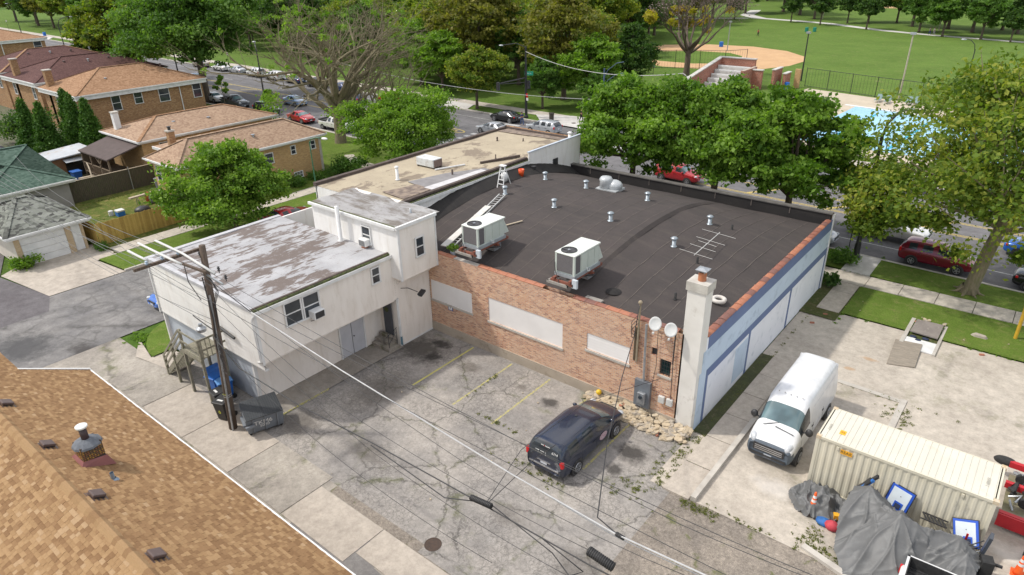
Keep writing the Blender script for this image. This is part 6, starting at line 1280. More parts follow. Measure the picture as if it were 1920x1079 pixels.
# ------------------------------------------------------------------ roof equipment on the black roof
def hvac(lab, x, y, z):
    t = thing('rooftop_unit', lab, 'rooftop unit', (x, y, z), 0, 'rooftop air conditioning units'); cab = mt('hvac_cream_green', (.55, .6, .55), (.48, .53, .485), .9, r=.45)
    W, L_, Hh = 1.12, 2.25, 1.05; x0, y0, z0 = x-W/2, y, z+.3
    MB(t).box(x0+.04, x0+W-.04, y0+.05, y0+L_-.05, z0, z0+Hh-.06).build('casing', cab, t)
    bevel(MB(t).box(x0-.02, x0+W+.02, y0-.02, y0+L_+.02, z0+Hh-.08, z0+Hh).build('top_panel', mt('hvac_top', (.66, .69, .64), (.6, .63, .58), 1, r=.45), t), .03)
    for xx in (x0, x0+W-.1): MB(t).box(xx, xx+.1, y0-.01, y0+.1, z0, z0+Hh-.08).build('corner_post', cab, t)
    co = mt('coil_grey', (.13, .12, .13), (.1, .095, .1), 20, r=.7)
    for k in range(1): MB(t).box(x0+.1, x0+W-.1, y0-.005, y0+.05, z0+.08, z0+Hh-.1).build('coil', co, t)
    b = MB(t)
    for k in range(22): b.box(x0+.1, x0+W-.1, y0-.012, y0-.005, z0+.1+k*.04, z0+.112+k*.04)
    tag(b.build('coil_fins', mt('fin_grey', (.2, .19, .19), (.17, .16, .16), 9), t))
    MB(t).box(x0+W-.045, x0+W+.0, y0+.12, y0+.5, z0+.08, z0+Hh-.1).build('coil', co, t)
    for y_a, y_b in ((.62, 1.15), (1.2, 1.72), (1.78, 2.15)): bevel(MB(t).box(x0+W-.042, x0+W-.02, y0+y_a, y0+y_b, z0+.1, z0+Hh-.14).build('access_panel', cab, t), .01)
    MB(t).add([(x0+W-.04, y0+L_-.04, z0+.85), (x0+.04, y0+L_-.04, z0+.85), (x0+.04, y0+L_+.35, z0+.1), (x0+W-.04, y0+L_+.35, z0+.1), (x0+W-.04, y0+L_-.04, z0+.1), (x0+.04, y0+L_-.04, z0+.1)], [(0, 3, 2, 1), (0, 4, 3), (1, 2, 5), (2, 3, 4, 5)]).build('intake_hood', cab, t)
    cx, cy = x0+W*.42, y0+.48; zt = z0+Hh
    MB(t).lathe((cx, cy, zt), [(.4, 0), (.4, .03), (.36, .035), (.36, .004), (.01, .004)], 28).build('fan_shroud', black, t)
    b = MB(t)
    for r_ in (.12, .2, .28, .35): b.tube([(cx+math.cos(a)*r_, cy+math.sin(a)*r_, zt+.04) for a in [2*math.pi*k/24 for k in range(25)]], .004, 4, False)
    for a in range(6): b.tube([(cx, cy, zt+.045), (cx+math.cos(a*1.047)*.38, cy+math.sin(a*1.047)*.38, zt+.04)], .005, 4)
    b.build('fan_guard', mt('guard_grey', (.16, .16, .165), (.12, .12, .125), 4), t); b = MB(t)
    for a in range(4): b.ob((cx+math.cos(a*1.571)*.17, cy+math.sin(a*1.571)*.17, zt+.018), (.3, .13, .008), rz=a*1.571, rx=.25)
    b.build('fan_blades', mt('fan_dark', (.08, .08, .085), (.06, .06, .065), 4), t); MB(t).lathe((cx, cy, zt+.01), [(.07, 0), (.07, .04), (.01, .05)], 12).build('fan_hub', galv, t)
    MB(t).box(x0-.02, x0+W+.02, y0-.02, y0+L_+.02, z+.13, z0).build('curb', mt('galv_curb', (.42, .47, .5), (.36, .4, .43), 3, r=.35, metal=.4), t)
    rst = mt('rusty_beam', (.24, .08, .05), (.17, .06, .04), 5, r=.8)
    for xx in (x0+.05, x0+W-.15): MB(t).box(xx, xx+.12, y0-.3, y0+L_+.3, z, z+.13).build('support_beam', rst, t)
    for yy in (y0-.25, y0+1.5): MB(t).box(x0-.1, x0+W+.1, yy, yy+.12, z-.15, z).build('cross_beam', rst, t)
    b = MB(t); wz = z-.22
    for dx0, dx1, dy0, dy1 in ((-.25, .95, -.62, -.52), (-.25, .95, -.2, -.1), (-.25, -.15, -.6, -.1), (.85, .95, -.6, -.1)): b.box(x0+dx0, x0+dx1, y0+dy0+.25, y0+dy1+.25, wz, wz+.12)
    b.build('timber_frame', mt('grey_timber', (.3, .28, .25), (.24, .22, .2), 4, r=.9), t)
    bevel(MB(t).box(x0+W+.02, x0+W+.3, y0-.25, y0-.1, z-.2, z+.25).build('disconnect_box', mt('pale_box', (.55, .6, .64), (.5, .54, .58), 2, r=.4), t), .02)
    MB(t).tube([(x0-.02, y0-.03, z0+.5), (x0+.1, y0-.12, z0+.1), (x0+.45, y0-.3, z-.12)], .018, 6).build('brace_rod', black, t); MB(t).tube([(x0+W, y0+1.0, z0+.12), (x0+W+.1, y0+1.0, z0+.12), (x0+W+.1, y0+1.0, z0-.02), (x0+W+.18, y0+1.05, z0-.02), (x0+W+.18, y0+1.05, z0+.1)], .02, 6).build('drain_trap', white, t)
    for k in range(3): MB(t).tube([(x0+W*.5, y0+.2, z-.05), (x0+W*.6+.1*k, y0+1.1, z-.15), (x0+W+.2, y0+1.4+.1*k, z-.1)], .035, 6).build('line_set', black, t)
    MB(t).box(x0+.2, x0+W-.2, y0+1.5, y0+2.1, zr(x, y+2)-.05, z).build('duct', galv, t)
    return t
hvac('left rooftop air conditioner near the overhanging white box', -22.85, 24.5, 5.72); hvac('right rooftop air conditioner, nearer the whitewashed chimney', -16.78, 24.5, 5.72)
capm = mt('bright_galvanised', (.36, .4, .43), (.28, .32, .35), 5, r=.35, metal=.5)
vl = ('farthest left of the far row of capped vents on the black roof', 'second capped vent of the far row, left of the turbine hood', 'capped vent behind the left rooftop unit', 'capped vent midway between the two units and the far parapet', 'capped vent beside the stepladder', 'capped vent of the far row right of the turbine hood', 'capped vent nearest the far right parapet', 'capped vent just left of the aerial')
for (x, y), lb_ in zip(((-26.6, 36.3), (-23.3, 36.3), (-22.7, 31.9), (-18.75, 31.9), (-26.7, 32.1), (-18.9, 36.5), (-14.5, 35.9), (-14.6, 31.6)), vl):
    t = vent('capped_vent', 'galvanised '+lb_, 'roof vent', x, y, zr(x, y), .48, .11, capm, .2, 'capped vents on the black roof', 16)
t = thing('turbine_hood', 'large rounded white exhaust hood in the middle of the black roof', 'exhaust hood', (-22.0, 37.2, zr(-22, 37.2))); z = zr(-22, 37.2); wm_ = mt('hood_aluminium', (.5, .52, .53), (.42, .44, .45), 2, r=.4, metal=.2)
MB(t).ob((-22, 37.2, z+.06), (1.5, 1.2, .14)).build('curb', wm_, t); MB(t).ball((-21.75, 37.3, z+.3), (.55, .48, .38), 18, 10).build('cowl', wm_, t, True); MB(t).lathe((-22.25, 37.05, z+.1), [(.42, 0), (.4, .45), (.44, .6), (.34, .75), (.02, .8)], 18).build('upper_hood', wm_, t, True)
for x, y, h, lb_ in ((-12.2, 27.1, .35, 'short black pipe on the black roof near the chimney'), (-13.3, 36.3, .3, 'small dark pipe near the far right corner of the black roof'), (-12.9, 30.9, .35, 'dark pipe under the aerial on the black roof')): vent('pipe_vent', lb_, 'roof vent', x, y, zr(x, y), h, .06, dark)
o = MB((-16.0, 26.9, 0)).lathe((-14.9, 26.0, zr(-14.9, 26)+.01), [(.4, 0), (.3, .05), (.12, .1), (.1, .1)], 20).build('roof_drain', rd); tag(o, 'round roof drain patch right of the right rooftop unit', 'drain')
t = thing('tv_aerial', 'fallen white television aerial lying on the black roof', 'aerial', (-13.2, 31.9, 6)); A_, B_ = Vector((-12.9, 30.4, 5.95)), Vector((-13.1, 34.0, 6.0)); MB(t).tube([A_, B_], .02, 6).build('boom', MATS['pale_grey_plastic'], t)
for k, hw in ((0.06, .95), (.32, .75), (.5, .55), (.62, .85), (.95, 1.0)): c = A_.lerp(B_, k); MB(t).tube([c+Vector((-hw, .1, 0)), c+Vector((hw, -.1, -.02))], .009, 5).build('element', MATS['pale_grey_plastic'], t)
t = thing('old_tyre', 'white painted tyre lying on the black roof behind the chimney', 'tyre', (-10.55, 28.3, 4.95)); n = 28; b = MB(t); b.tube([(-10.55+math.cos(a)*.27, 28.3+math.sin(a)*.27, 5.0) for a in [2*math.pi*k/n for k in range(n+1)]], .1, 10, False); b.build('ring', mt('whitewashed_rubber', (.6, .57, .53), (.5, .47, .43), 4, r=.8), t, True)
def ladder(name, lab, a, c, w_, n, m, side):
    t = thing(name, lab, 'ladder', a); a, c, sv = Vector(a), Vector(c), Vector(side).normalized()*w_/2
    for s2 in (1, -1): MB(t).bar(a+sv*s2, c+sv*s2, .05, .09).build('rail', m, t)
    for k in range(n): p = a.lerp(c, (k+.5)/n); MB(t).bar(p-sv, p+sv, .035).build('rung', m, t)
    return t
alu = mt('aluminium', (.62, .62, .6), (.52, .52, .5), 5, r=.4, metal=.4)
ladder('extension_ladder', 'long aluminium extension ladder lying on the black roof by the left unit', (-24.9, 25.0, 5.25), (-26.5, 31.6, 6.2), .42, 24, alu, (1, .24, 0))
o = MB((-25.3, 26.5, 5.4)).bar((-25.15, 24.8, 5.3), (-26.15, 29.8, 6.02), .42, .05).build('ladder_plank', mt('pale_plank', (.62, .6, .56), (.52, .5, .46), 3, r=.7)); tag(o, 'long pale plank lying along the extension ladder', 'plank')
t = thing('stepladder', 'white stepladder standing on the black roof at its high edge', 'ladder', (-28.2, 33.8, 6.1)); z = zr(-27.6, 33.2)+.02
for s2 in (1, -1): MB(t).bar((-27.6+s2*.25, 32.7, z), (-27.75+s2*.16, 33.2, z+1.35), .05).build('front_rail', white, t); MB(t).bar((-27.85+s2*.25, 33.8, z), (-27.78+s2*.16, 33.25, z+1.3), .04).build('rear_rail', white, t)
for k in range(4): MB(t).bar((-27.85+.02*k, 32.77+.1*k, z+.25+.27*k), (-27.4-.05*k, 32.77+.1*k, z+.25+.27*k), .05).build('tread', white, t)
MB(t).ob((-27.77, 33.22, z+1.36), (.45, .3, .06)).build('top_cap', white, t)
t = thing('paint_bucket', 'white bucket and rags on the roof beside the stepladder', 'bucket', (-28.3, 34.2, zr(-28.3, 34.2))); MB(t).lathe((-28.3, 34.0, zr(-28.3, 34)), [(.2, 0), (.24, .4), (.2, .6), (.05, .65)], 12).build('body', white, t, True)
t = thing('orange_bucket', 'orange bucket at the roof edge beside the white wall', 'bucket', (-28.0, 35.8, 6)); z = zr(-28, 35.8); MB(t).lathe((-28.2, 35.7, z+.05), [(.15, 0), (.2, .5), (.21, .5), (.17, .1), (.01, .1)], 16).build('body', mt('bucket_orange', (.75, .1, .02), (.65, .08, .02), 3, r=.4), t, True); MB(t).tube([(-28.4, 35.7, z+.5), (-28.2, 35.7, z+.35), (-28.0, 35.7, z+.5)], .01, 5).build('handle', galv, t)
t = thing('small_bucket', 'dark pot at the far end of the roof under the white wall', 'bucket', (-28.4, 37.6, 6)); z = zr(-28.4, 37.6); MB(t).lathe((-28.5, 37.5, z+.1), [(.14, 0), (.17, .35), (.17, .38)], 12).build('body', black, t)
o = MB((-23.5, 28.2, 5.9)).bar((-23.9, 28.0, zr(-23.9, 28)+.1), (-23.1, 29.3, zr(-23, 29.3)+.08), .1, .04).build('timber_offcut', MATS['pale_wood']); tag(o, 'short pale timber offcut behind the left rooftop unit', 'plank')
o = MB((-15, 24.8, 5)).ob((-15.3, 24.85, 4.95), (.9, .3, .1)).build('timber_offcut', MATS['grey_timber']); tag(o, 'grey timber lying by the parapet right of the right unit', 'plank')
t = thing('potted_plant', 'small green plant in a pale pot on the roof corner by the white box', 'plant', (-24.6, 25.0, 5)); MB(t).lathe((-24.55, 24.9, 4.85), [(.12, 0), (.17, .3), (.14, .3)], 12).build('pot', mt('pale_blue_trim', 0), t)
# ------------------------------------------------------------------ dumpster, bins, stair, pole
DU = thing('dumpster', 'grey steel dumpster with dark ribbed lid and white paint marks beside the utility pole', 'dumpster', (-25.6, 12.6, 0)); dm = mt('dumpster_grey', (.19, .21, .235), (.15, .165, .185), 2, r=.6, c3=(.2, .09, .05), sc3=3.5, lo3=.62, hi3=.72)
D0 = [(-26.35, 11.95), (-25.35, 11.85), (-25.0, 13.45), (-26.2, 13.5)]
cx, cy = -25.7, 12.75
def dv(u, v, z):  # u across 1.1, v along 1.75
    d1 = Vector((.35, 1.0, 0)).normalized(); d2 = Vector((d1.y, -d1.x, 0)); return Vector((cx, cy, z))+d1*v+d2*u
b = MB(DU); b.add([dv(-.5, -.8, .12), dv(.42, -.8, .12), dv(.42, .8, .12), dv(-.5, .8, .12), dv(-.62, -.85, 1.15), dv(.62, -.85, 1.0), dv(.62, .85, 1.0), dv(-.62, .85, 1.15)], [(3, 2, 1, 0), (0, 1, 5, 4), (1, 2, 6, 5), (2, 3, 7, 6), (3, 0, 4, 7), (4, 5, 6, 7)]); b.build('body', dm, DU)
for v0 in (-.42, .42):
    b = MB(DU); b.add([dv(-.66, v0-.41, 1.27), dv(.68, v0-.41, 1.03), dv(.68, v0+.41, 1.03), dv(-.66, v0+.41, 1.27), dv(-.66, v0-.41, 1.22), dv(.68, v0-.41, .99), dv(.68, v0+.41, .99), dv(-.66, v0+.41, 1.22)], [(3, 2, 1, 0), (4, 5, 6, 7), (0, 1, 5, 4), (1, 2, 6, 5), (2, 3, 7, 6), (3, 0, 4, 7)]); ld = b.build('lid', mt('lid_black', (.045, .05, .055), (.035, .04, .045), 4, r=.5), DU)
    for k in range(8): MB(DU).bar(dv(-.6, v0-.35+.1*k, 1.275), dv(.62, v0-.35+.1*k, 1.055), .03, .02).build('lid_rib', MATS['lid_black'], ld)
for v in (-.55, .0, .55): MB(DU).bar(dv(.47, v, .15), dv(.64, v, .98), .06).build('side_rib', dm, DU)
MB(DU).bar(dv(.66, -.9, .62), dv(.66, -.5, .66), .12).build('lift_pocket', dm, DU); MB(DU).bar(dv(-.2, -.9, .75), dv(.5, -.9, .65), .12).build('lift_pocket', dm, DU)
nrm = (dv(.56, 0, 1.0)-dv(.42, 0, .12))
for k, (s_, z, v) in enumerate((('TKM6', .68, -.1), ('5020', .48, -.05))):
    textmesh(s_, .33 if k == 0 else .22, 'lettering', white, DU, frame_m(dv(.6 if k == 0 else .565, v, z)-DU.location, dv(0, 1, 0)-dv(0, 0, 0), dv(.2, 0, .88)-dv(0, 0, 0)))
for u in (-.4, .35):
    for v in (-.7, .7): MB(DU).ball(dv(u, v, .07), .07, 8, 6).build('caster', dark, DU)
def bin_(lab, x, y, m, lidm, rz=0, s_=1., mark=None):
    t = thing('wheeled_bin', lab, 'bin', (x, y, 0), rz, 'wheeled bins under the stair')
    b = MB(); b.add([(-.24, -.26, .05), (.24, -.26, .05), (.24, .26, .05), (-.24, .26, .05), (-.31, -.36, 1.0), (.31, -.36, 1.0), (.31, .34, 1.0), (-.31, .34, 1.0)], [(3, 2, 1, 0), (0, 1, 5, 4), (1, 2, 6, 5), (2, 3, 7, 6), (3, 0, 4, 7), (4, 5, 6, 7)]); bevel(b.build('body', m, t), .03)
    bevel(MB().ob((0, -.01, 1.04), (.68, .76, .08), rx=.04).build('lid', lidm, t), .03); MB().tube([(-.28, .38, .98), (.28, .38, .98)], .025, 8).build('handle', lidm, t)
    for s2 in (-1, 1): MB().tube([(s2*.27, .28, .12), (s2*.33, .28, .12)], .12, 14).build('wheel', tyre, t)
    if mark: textmesh(mark, .3, 'lettering', mt('lime_paint', (.55, .6, .05), (.5, .5, .05), 3), t, frame_m(Vector((0, -.325, .55)), (1, 0, 0), (0, .08, 1))); MB().ob((0, -.15, 1.085), (.3, .1, .01)).build('lid_label', white, t)
    t.scale = (s_,)*3; return t
blk = mt('bin_black', (.022, .022, .024), (.03, .03, .03), 5, r=.5); bbl = mt('bin_blue', (.01, .13, .5), (.01, .11, .42), 4, r=.45); bli = mt('bin_light_blue', (.12, .3, .62), (.1, .26, .55), 4, r=.45)
bin_('black wheeled bin with white lid label farther from the pole', -28.6, 12.3, blk, blk, -.1, 1, 'C'); bin_('black wheeled bin with lime painted number next to the pole', -27.75, 12.0, blk, blk, .35, 1.02, '6')
bin_('dark blue bin deepest under the wooden stair', -30.6, 13.15, bbl, bbl, 0, 1.05); bin_('blue bin with lid open under the stair landing', -30.0, 12.9, bbl, bbl, .2, 1.05); bin_('blue bin with pale blue lid just left of the utility pole', -29.3, 12.95, bbl, bli, -.2, 1)
ST = thing('wooden_stair', 'grey weathered wooden outside stair with landing beside the utility pole', 'stair', (-31, 12.9, 0)); gw = mt('grey_weathered_wood', 0)
ya, yb = 12.2, 13.3
xs0, xs1, zt = -33.8, -31.1, 2.55
for y in (ya, yb):
    b = MB(ST).bar((xs0, y, .1), (xs1, y, zt-.1), .05, .26); b.build('stringer', gw, ST)
for k in range(13): f_ = (k+.5)/13; MB(ST).box(xs0+(xs1-xs0)*f_-.14, xs0+(xs1-xs0)*f_+.14, ya-.03, yb+.03, zt*f_+.06, zt*f_+.1).build('tread', gw, ST)
for k in range(11): MB(ST).box(-31.05+.155*k, -30.91+.155*k, ya-.05, yb+.2, zt, zt+.045).build('deck_board', gw, ST)
MB(ST).box(-31.1, -29.3, ya-.08, ya-.02, zt-.18, zt).build('rim_joist', gw, ST)
for x, y, z0, z1 in ((-31.1, ya, 0, 3.65), (-29.35, ya, 0, 3.65), (-31.1, yb, 0, 2.5), (-29.35, yb, 0, 2.5), (-33.75, ya, 0, 1.15), (-32.5, ya, 0, 2.35)): MB(ST).box(x-.06, x+.06, y-.06, y+.06, z0, z1).build('post', gw, ST)
for dz in (.45, .8, 1.08): MB(ST).bar((-33.75, ya-.06, .1+dz), (-31.1, ya-.06, zt+dz), .04, .1).build('rail', gw, ST)
for dz in (.5, 1.05): MB(ST).bar((-31.1, ya-.06, zt+dz), (-29.3, ya-.06, zt+dz), .04, .1).build('rail', gw, ST); MB(ST).bar((-29.3, ya, zt+dz), (-29.3, yb+.2, zt+dz), .04, .1).build('rail', gw, ST)
for k in range(5): MB(ST).bar((-29.3, ya+.1+.22*k, zt), (-29.3, ya+.1+.22*k, zt+1.05), .035).build('baluster', gw, ST)
UP = thing('utility_pole', 'leaning wooden utility pole with crossarms in front of the white building', 'utility pole', (-26.75, 11.75, 0)); pw = mt('pole_wood', (.13, .095, .07), (.09, .065, .05), 3, r=.9, stretch=(6, 6, .5), bump=.5, c3=(.22, .19, .16), sc3=5)
b0, b1 = Vector((-26.75, 11.75, 0)), Vector((-26.58, 12.2, 9.2)); pa = lambda z: b0.lerp(b1, z/9.2)
MB(UP).tube([pa(0), pa(3), pa(6), pa(9.2)], [.19, .175, .155, .13], 14).build('shaft', pw, UP, True)
MB(UP).box(-26.86, -26.74, 9.45, 12.15, 8.93, 9.05).build('crossarm', pw, UP); MB(UP).bar((-26.35, 12.0, 8.1), (-28.7, 11.8, 8.1), .1).build('crossarm', pw, UP); MB(UP).bar((-26.7, 12.1, 7.9), (-24.9, 11.9, 8.0), .07).build('crossarm', galv, UP)
for x, y, z in ((-27.2, 12.3, 8.7), (-25.6, 12.2, 8.45), (-25.05, 12.15, 8.25)): MB(UP).lathe((x, y, z-.25), [(.02, 0), (.02, .1), (.07, .12), (.03, .17), (.07, .2), (.03, .25), (.06, .28), (.01, .3)], 10).build('insulator', black, UP)
for y in (9.98, 10.6, 11.26): MB(UP).lathe((-26.8, y, 9.05), [(.05, 0), (.07, .06), (.04, .1), (.06, .14), (.02, .16)], 10).build('insulator', mt('glass_insulator', (.4, .5, .62), (.35, .45, .55), 3, r=.2), UP)
MB(UP).tube([pa(8.2)+Vector((-1.3, -.3, 0)), pa(7.6)+Vector((-1.2, -.3, -.3)), pa(6.6)+Vector((-.5, -.2, 0))], .02, 6).build('jumper', black, UP)
MB(UP).tube([pa(z)+Vector((.17, -.12, 0)) for z in (0, 3, 5, 7)], .045, 8).build('conduit', galv, UP); MB(UP).tube([pa(7.8)+Vector((-.05, -.2, 0)), pa(6)+Vector((.3, -.2, 0)), pa(5)+Vector((.25, -.2, 0))], .03, 6).build('cable', black, UP)
for k in range(3): MB(UP).tube([pa(7.9)+Vector((.1, 0, 0)), pa(7.4)+Vector((.35+.1*k, .1, -.2)), pa(6.6)+Vector((.22+.05*k, 0, 0)), pa(5.4)+Vector((.25, 0, 0))], .015, 5).build('cable', black, UP)
t2 = MB(UP); t2.lathe(pa(5.05)+Vector((-.75, -.3, -.05)), [(.1, 0), (.2, .05), (.22, .2), (.1, .3), (.08, .42)], 14); t2.build('street_lamp_head', galv, UP); MB(UP).tube([pa(5.1), pa(5.3)+Vector((-.4, -.2, .1)), pa(5.5)+Vector((-1.3, -.3, .15))], .025, 6).build('lamp_bracket', black, UP)
for k in range(9): MB(UP).tube([pa(5.4-.12*k)+Vector((.05, -.17, 0)), pa(5.0-.2*k)+Vector((.42+.04*(k % 3), -.1, -.2)), pa(4.5-.15*k)+Vector((.2, -.15, 0))], .012, 4).build('cable_loop', black, UP)
for z in (1.9, 1.8): MB(UP).lathe(pa(z), [(.185, 0), (.185, .05)], 14, False).build('pole_band', galv, UP)
textmesh('6210', .1, 'lettering', MATS['lime_paint'], UP, frame_m(pa(2.0)+Vector((.08, -.2, 0))-UP.location, (1, .3, 0), (0, 0, 1)))
sig = mt('tube_white', (.6, .6, .58), (.54, .54, .52), 2, r=.5); wcab = mt('cable_grey_white', (.5, .5, .5), (.42, .42, .42), 4, r=.6)
WG = 'overhead lines above the alley and lot'
def wire(lab, pts, r_, m=black, name='overhead_wire', sag=0, n=16):
    P = []
    for a, c in zip(pts, pts[1:]):
        a, c = Vector(a), Vector(c); k = max(2, int((c-a).length/1.2))
        P += [a.lerp(c, i/k)-Vector((0, 0, sag*4*(i/k)*(1-i/k))) for i in range(k)]
    P.append(Vector(pts[-1])); o = MB(pts[0]).tube(P, r_, 5).build(name, m, None, True); return tag(o, lab, 'cable', WG)
for y, z, x0, x1, lb_ in ((9.98, 9.22, -28.3, -26.8, 'white covered line cut short at the outer crossarm insulator'), (10.6, 9.24, -28.75, -25.3, 'white covered line over the middle crossarm insulator'), (11.2, 9.22, -28.5, -24.0, 'white covered line over the inner crossarm insulator, ending past the pole')): tag(wire(lb_, [(x0, y, z+.05), ((x0+x1)/2, y, z+.04), (x1, y+.05, z-.25 if x1 > -25 else z)], .055, sig, 'line_cover'), None)
wire('thick white cable running from the corner of the building to the bottom right', [(-23.0, 11.85, 7.35), (-17.5, 11.85, 6.79), (-9.84, 11.85, 6.23), (-6.4, 11.85, 6.1), (-2, 11.85, 6.5), (6, 11.85, 8)], .025, wcab)
wire('thin line joined to the end of the thick white cable', [(-26.6, 11.9, 8.0), (-23.0, 11.85, 7.35)], .02)
wire('second white cable twisted below the thick white one', [(-12, 11.9, 6.32), (-6.4, 11.9, 5.95), (-2, 11.9, 6.35), (6, 11.9, 7.8)], .013, wcab)
wire('thick black bundled cable sagging across the lot', [(-26.6, 11.8, 5.0), (-25.0, 11.85, 3.95), (-20.8, 11.85, 3.88), (-16.2, 11.85, 4.2), (-11.4, 11.85, 4.36), (-7.1, 11.85, 4.45), (2, 11.85, 5.2)], .024)
wire('black cable looping beside the bundled one', [(-16.2, 11.7, 4.25), (-12.5, 11.6, 4.0), (-11.4, 11.85, 4.3)], .02); wire('black cable beyond the small splice closure', [(-10.7, 11.9, 4.5), (-8.3, 11.75, 4.2), (-7.6, 11.6, 3.9), (-7.2, 11.7, 4.25), (-8.8, 11.85, 4.42)], .018)
far = lambda y, z: (-75, y, z)
wspec = [((-26.7, 11.26, 9.1), (-4.6, 11.85, 7.5), (4, 11.85, 9.0)), ((-26.75, 10.6, 9.1), (-4.6, 11.6, 7.95), (5, 11.6, 9.3)), ((-26.75, 9.98, 9.1), (-2.6, 11.3, 7.3), (5, 11.3, 8.6)), ((-26.4, 12.1, 7.9), (-12, 11.85, 5.7), (-4.2, 11.85, 6.0)), ((-26.4, 12.1, 7.3), (-17.9, 11.85, 5.03), (-7.1, 11.85, 5.0)), ((-26.5, 12, 6.6), (-16, 11.6, 4.1), (-7.2, 11.6, 3.9)), ((-26.5, 12, 4.4), (-18.5, 11.2, 3.4), (-10, 11, 3.3))]
OR_ = ('first', 'second', 'third', 'fourth', 'fifth', 'sixth', 'seventh', 'eighth', 'ninth')
for k, (a, c, d) in enumerate(wspec): wire('thin black overhead wire crossing the lot, '+('%s above the thick white cable' % ('nearest', 'next', 'topmost')[k] if k < 3 else '%s below the thick white cable' % OR_[k-3]), [a, c, d], .009, sag=.25)
for k, (y, z, yp, zp, s_) in enumerate(((11.3, 9.3, 11.26, 9.15, .5), (10.6, 9.4, 10.6, 9.15, .5), (9.9, 9.3, 9.98, 9.15, .5), (11.8, 8.3, 12, 8.0, .5), (12.2, 7.0, 12, 6.6, .4), (11.7, 6.0, 11.9, 5.8, .6), (12.3, 5.6, 12, 5.4, .3))): wire('thin grey overhead wire running left from the utility pole, %s from the top' % OR_[k], [(-85, y+.8, z+.6), (-53, y+.3, z-.3), (-26.7, yp, zp)], .012, mt('wire_grey', (.12, .12, .12), (.2, .2, .2)), sag=s_)
wire('grey wire crossing from the garage roofs to the pole', [(-70, 18, 5.0), (-50, 15, 5.6), (-26.6, 12.1, 6.2)], .012, MATS['wire_grey'], sag=.5)
for lb_, a, c, r_ in (('small ribbed black splice closure hanging on the bundled cable', (-11.55, 11.85, 4.38), (-10.7, 11.85, 4.5), .09), ('large ribbed black splice closure near the bottom edge', (-7.15, 11.85, 4.98), (-6.35, 11.85, 4.88), .13), ('small black tap clamp on the thick white cable', (-6.35, 11.87, 6.1), (-6.1, 11.87, 6.08), .06)):
    t = thing('splice_closure', lb_, 'cable splice', a, 0); a, c = Vector(a), Vector(c); MB(t).tube([a, c], r_, 14).build('shell', dark, t, True)
    for k in range(int((c-a).length/.06)): p = a.lerp(c, (k+.5)/max(1, int((c-a).length/.06))); MB(t).tube([p, p+(c-a).normalized()*.02], r_*1.1, 14).build('rib', black, t)
wire('black service cable dropping from the brick wall mast over the lot', [(-12.5, 24.15, 5.8), (-12.55, 23.9, 4.3), (-11.6, 21.3, 3.9), (-9.4, 16.5, 4.6), (-7.3, 12.5, 5.6), (-6.3, 11.9, 6.05)], .02); wire('thin drop wire behind the minivan', [(-10.9, 11.85, 4.45), (-11.9, 15.5, 3.2), (-12.6, 18, 2.0)], .014); wire('thin drop wire from the meter to the alley', [(-11.2, 24.1, 2.5), (-12.5, 20, 3.0), (-12, 15, 4), (-11, 12, 4.4)], .012)
# ------------------------------------------------------------------ street lamps, signals, signs
def lamp(lab, x, y, h, arm, base_r=.16, m=blackpaint, headm=None, arm_z=1.2, group='street lamps', double=False):
    t = thing('street_lamp', lab, 'street lamp', (x, y, 0), 0, group); MB(t).lathe((x, y, 0), [(base_r*1.7, 0), (base_r*1.6, .15), (base_r, .3), (base_r*.9, 1.2)], 12).build('base', m, t)
    MB(t).tube([(x, y, .2), (x, y, h)], [base_r*.8, base_r*.5], 10).build('pole', m, t); A = Vector((x, y, h)); d = Vector((*arm, 0))
    for s2 in ((1, -1) if double else (1,)):
        P = [A+Vector((0, 0, -.3)), A+d*.12*s2+Vector((0, 0, arm_z*.5)), A+d*.45*s2+Vector((0, 0, arm_z*.95)), A+d*.8*s2+Vector((0, 0, arm_z*1.05))]; MB(t).tube(P, base_r*.4, 8).build('arm', m, t, True)
        p = A+d*s2+Vector((0, 0, arm_z*1.02)); MB(t).ball(p, (.38, .2, .11) if abs(d.x) > abs(d.y) else (.2, .38, .11), 12, 6).build('lamp_head', headm or galv, t, True)
    return t
lamp('green street lamp with white head at the corner of the nearest bungalow', -52.7, 35.9, 5.0, (1.9, .3), .09, mt('lamp_green', (.06, .2, .11), (.05, .16, .09), 3, r=.5), white, .45)
lamp('thick black street lamp on the verge just right of the painted wall', -9.1, 49.75, 8.9, (.9, 2.6), .22)
lamp('tall black street lamp behind the black SUV left of the bare tree', -86.5, 52.85, 8.6, (-2.2, 1.2)); lamp('tall black street lamp at far left beyond the orange roof', -163, 56.6, 9, (1.6, 2.2)); lamp('black street lamp in front of the big leafy elm trunk', -113.2, 54.6, 8.6, (-1, 2))
lamp('black lamp post at the top left corner beyond the road', -262, 80, 8, (1.6, -2)); lamp('short black lamp above the maple at the pool fence', -12.3, 117, 7, (-1.6, -.3), .12)
for x, y, h, lb_, mm_ in ((-36.2, 121.5, 7.6, 'dark floodlight pole beside the brick bleacher walls', blackpaint), (-19.6, 113, 9.0, 'pale wooden light pole standing behind the pool fence', mt('pale_pole', (.4, .36, .28), (.33, .29, .23), 3)), (-32, 217, 11, 'pale light pole by the park path at the right', mt('pale_pole', 0)), (-68, 240, 12, 'pale light pole near the willow by the path', mt('pale_pole', 0)), (-62, 152, 6, 'pole beside the bare tree at the infield', galv)):
    t = thing('light_pole', lb_, 'light pole', (x, y, 0)); MB(t).tube([(x, y, 0), (x, y, h)], [.13, .09], 8).build('pole', mm_, t); MB(t).box(x-.35, x+.35, y-.2, y+.1, h-.1, h+.2).build('lamp_head', galv, t)
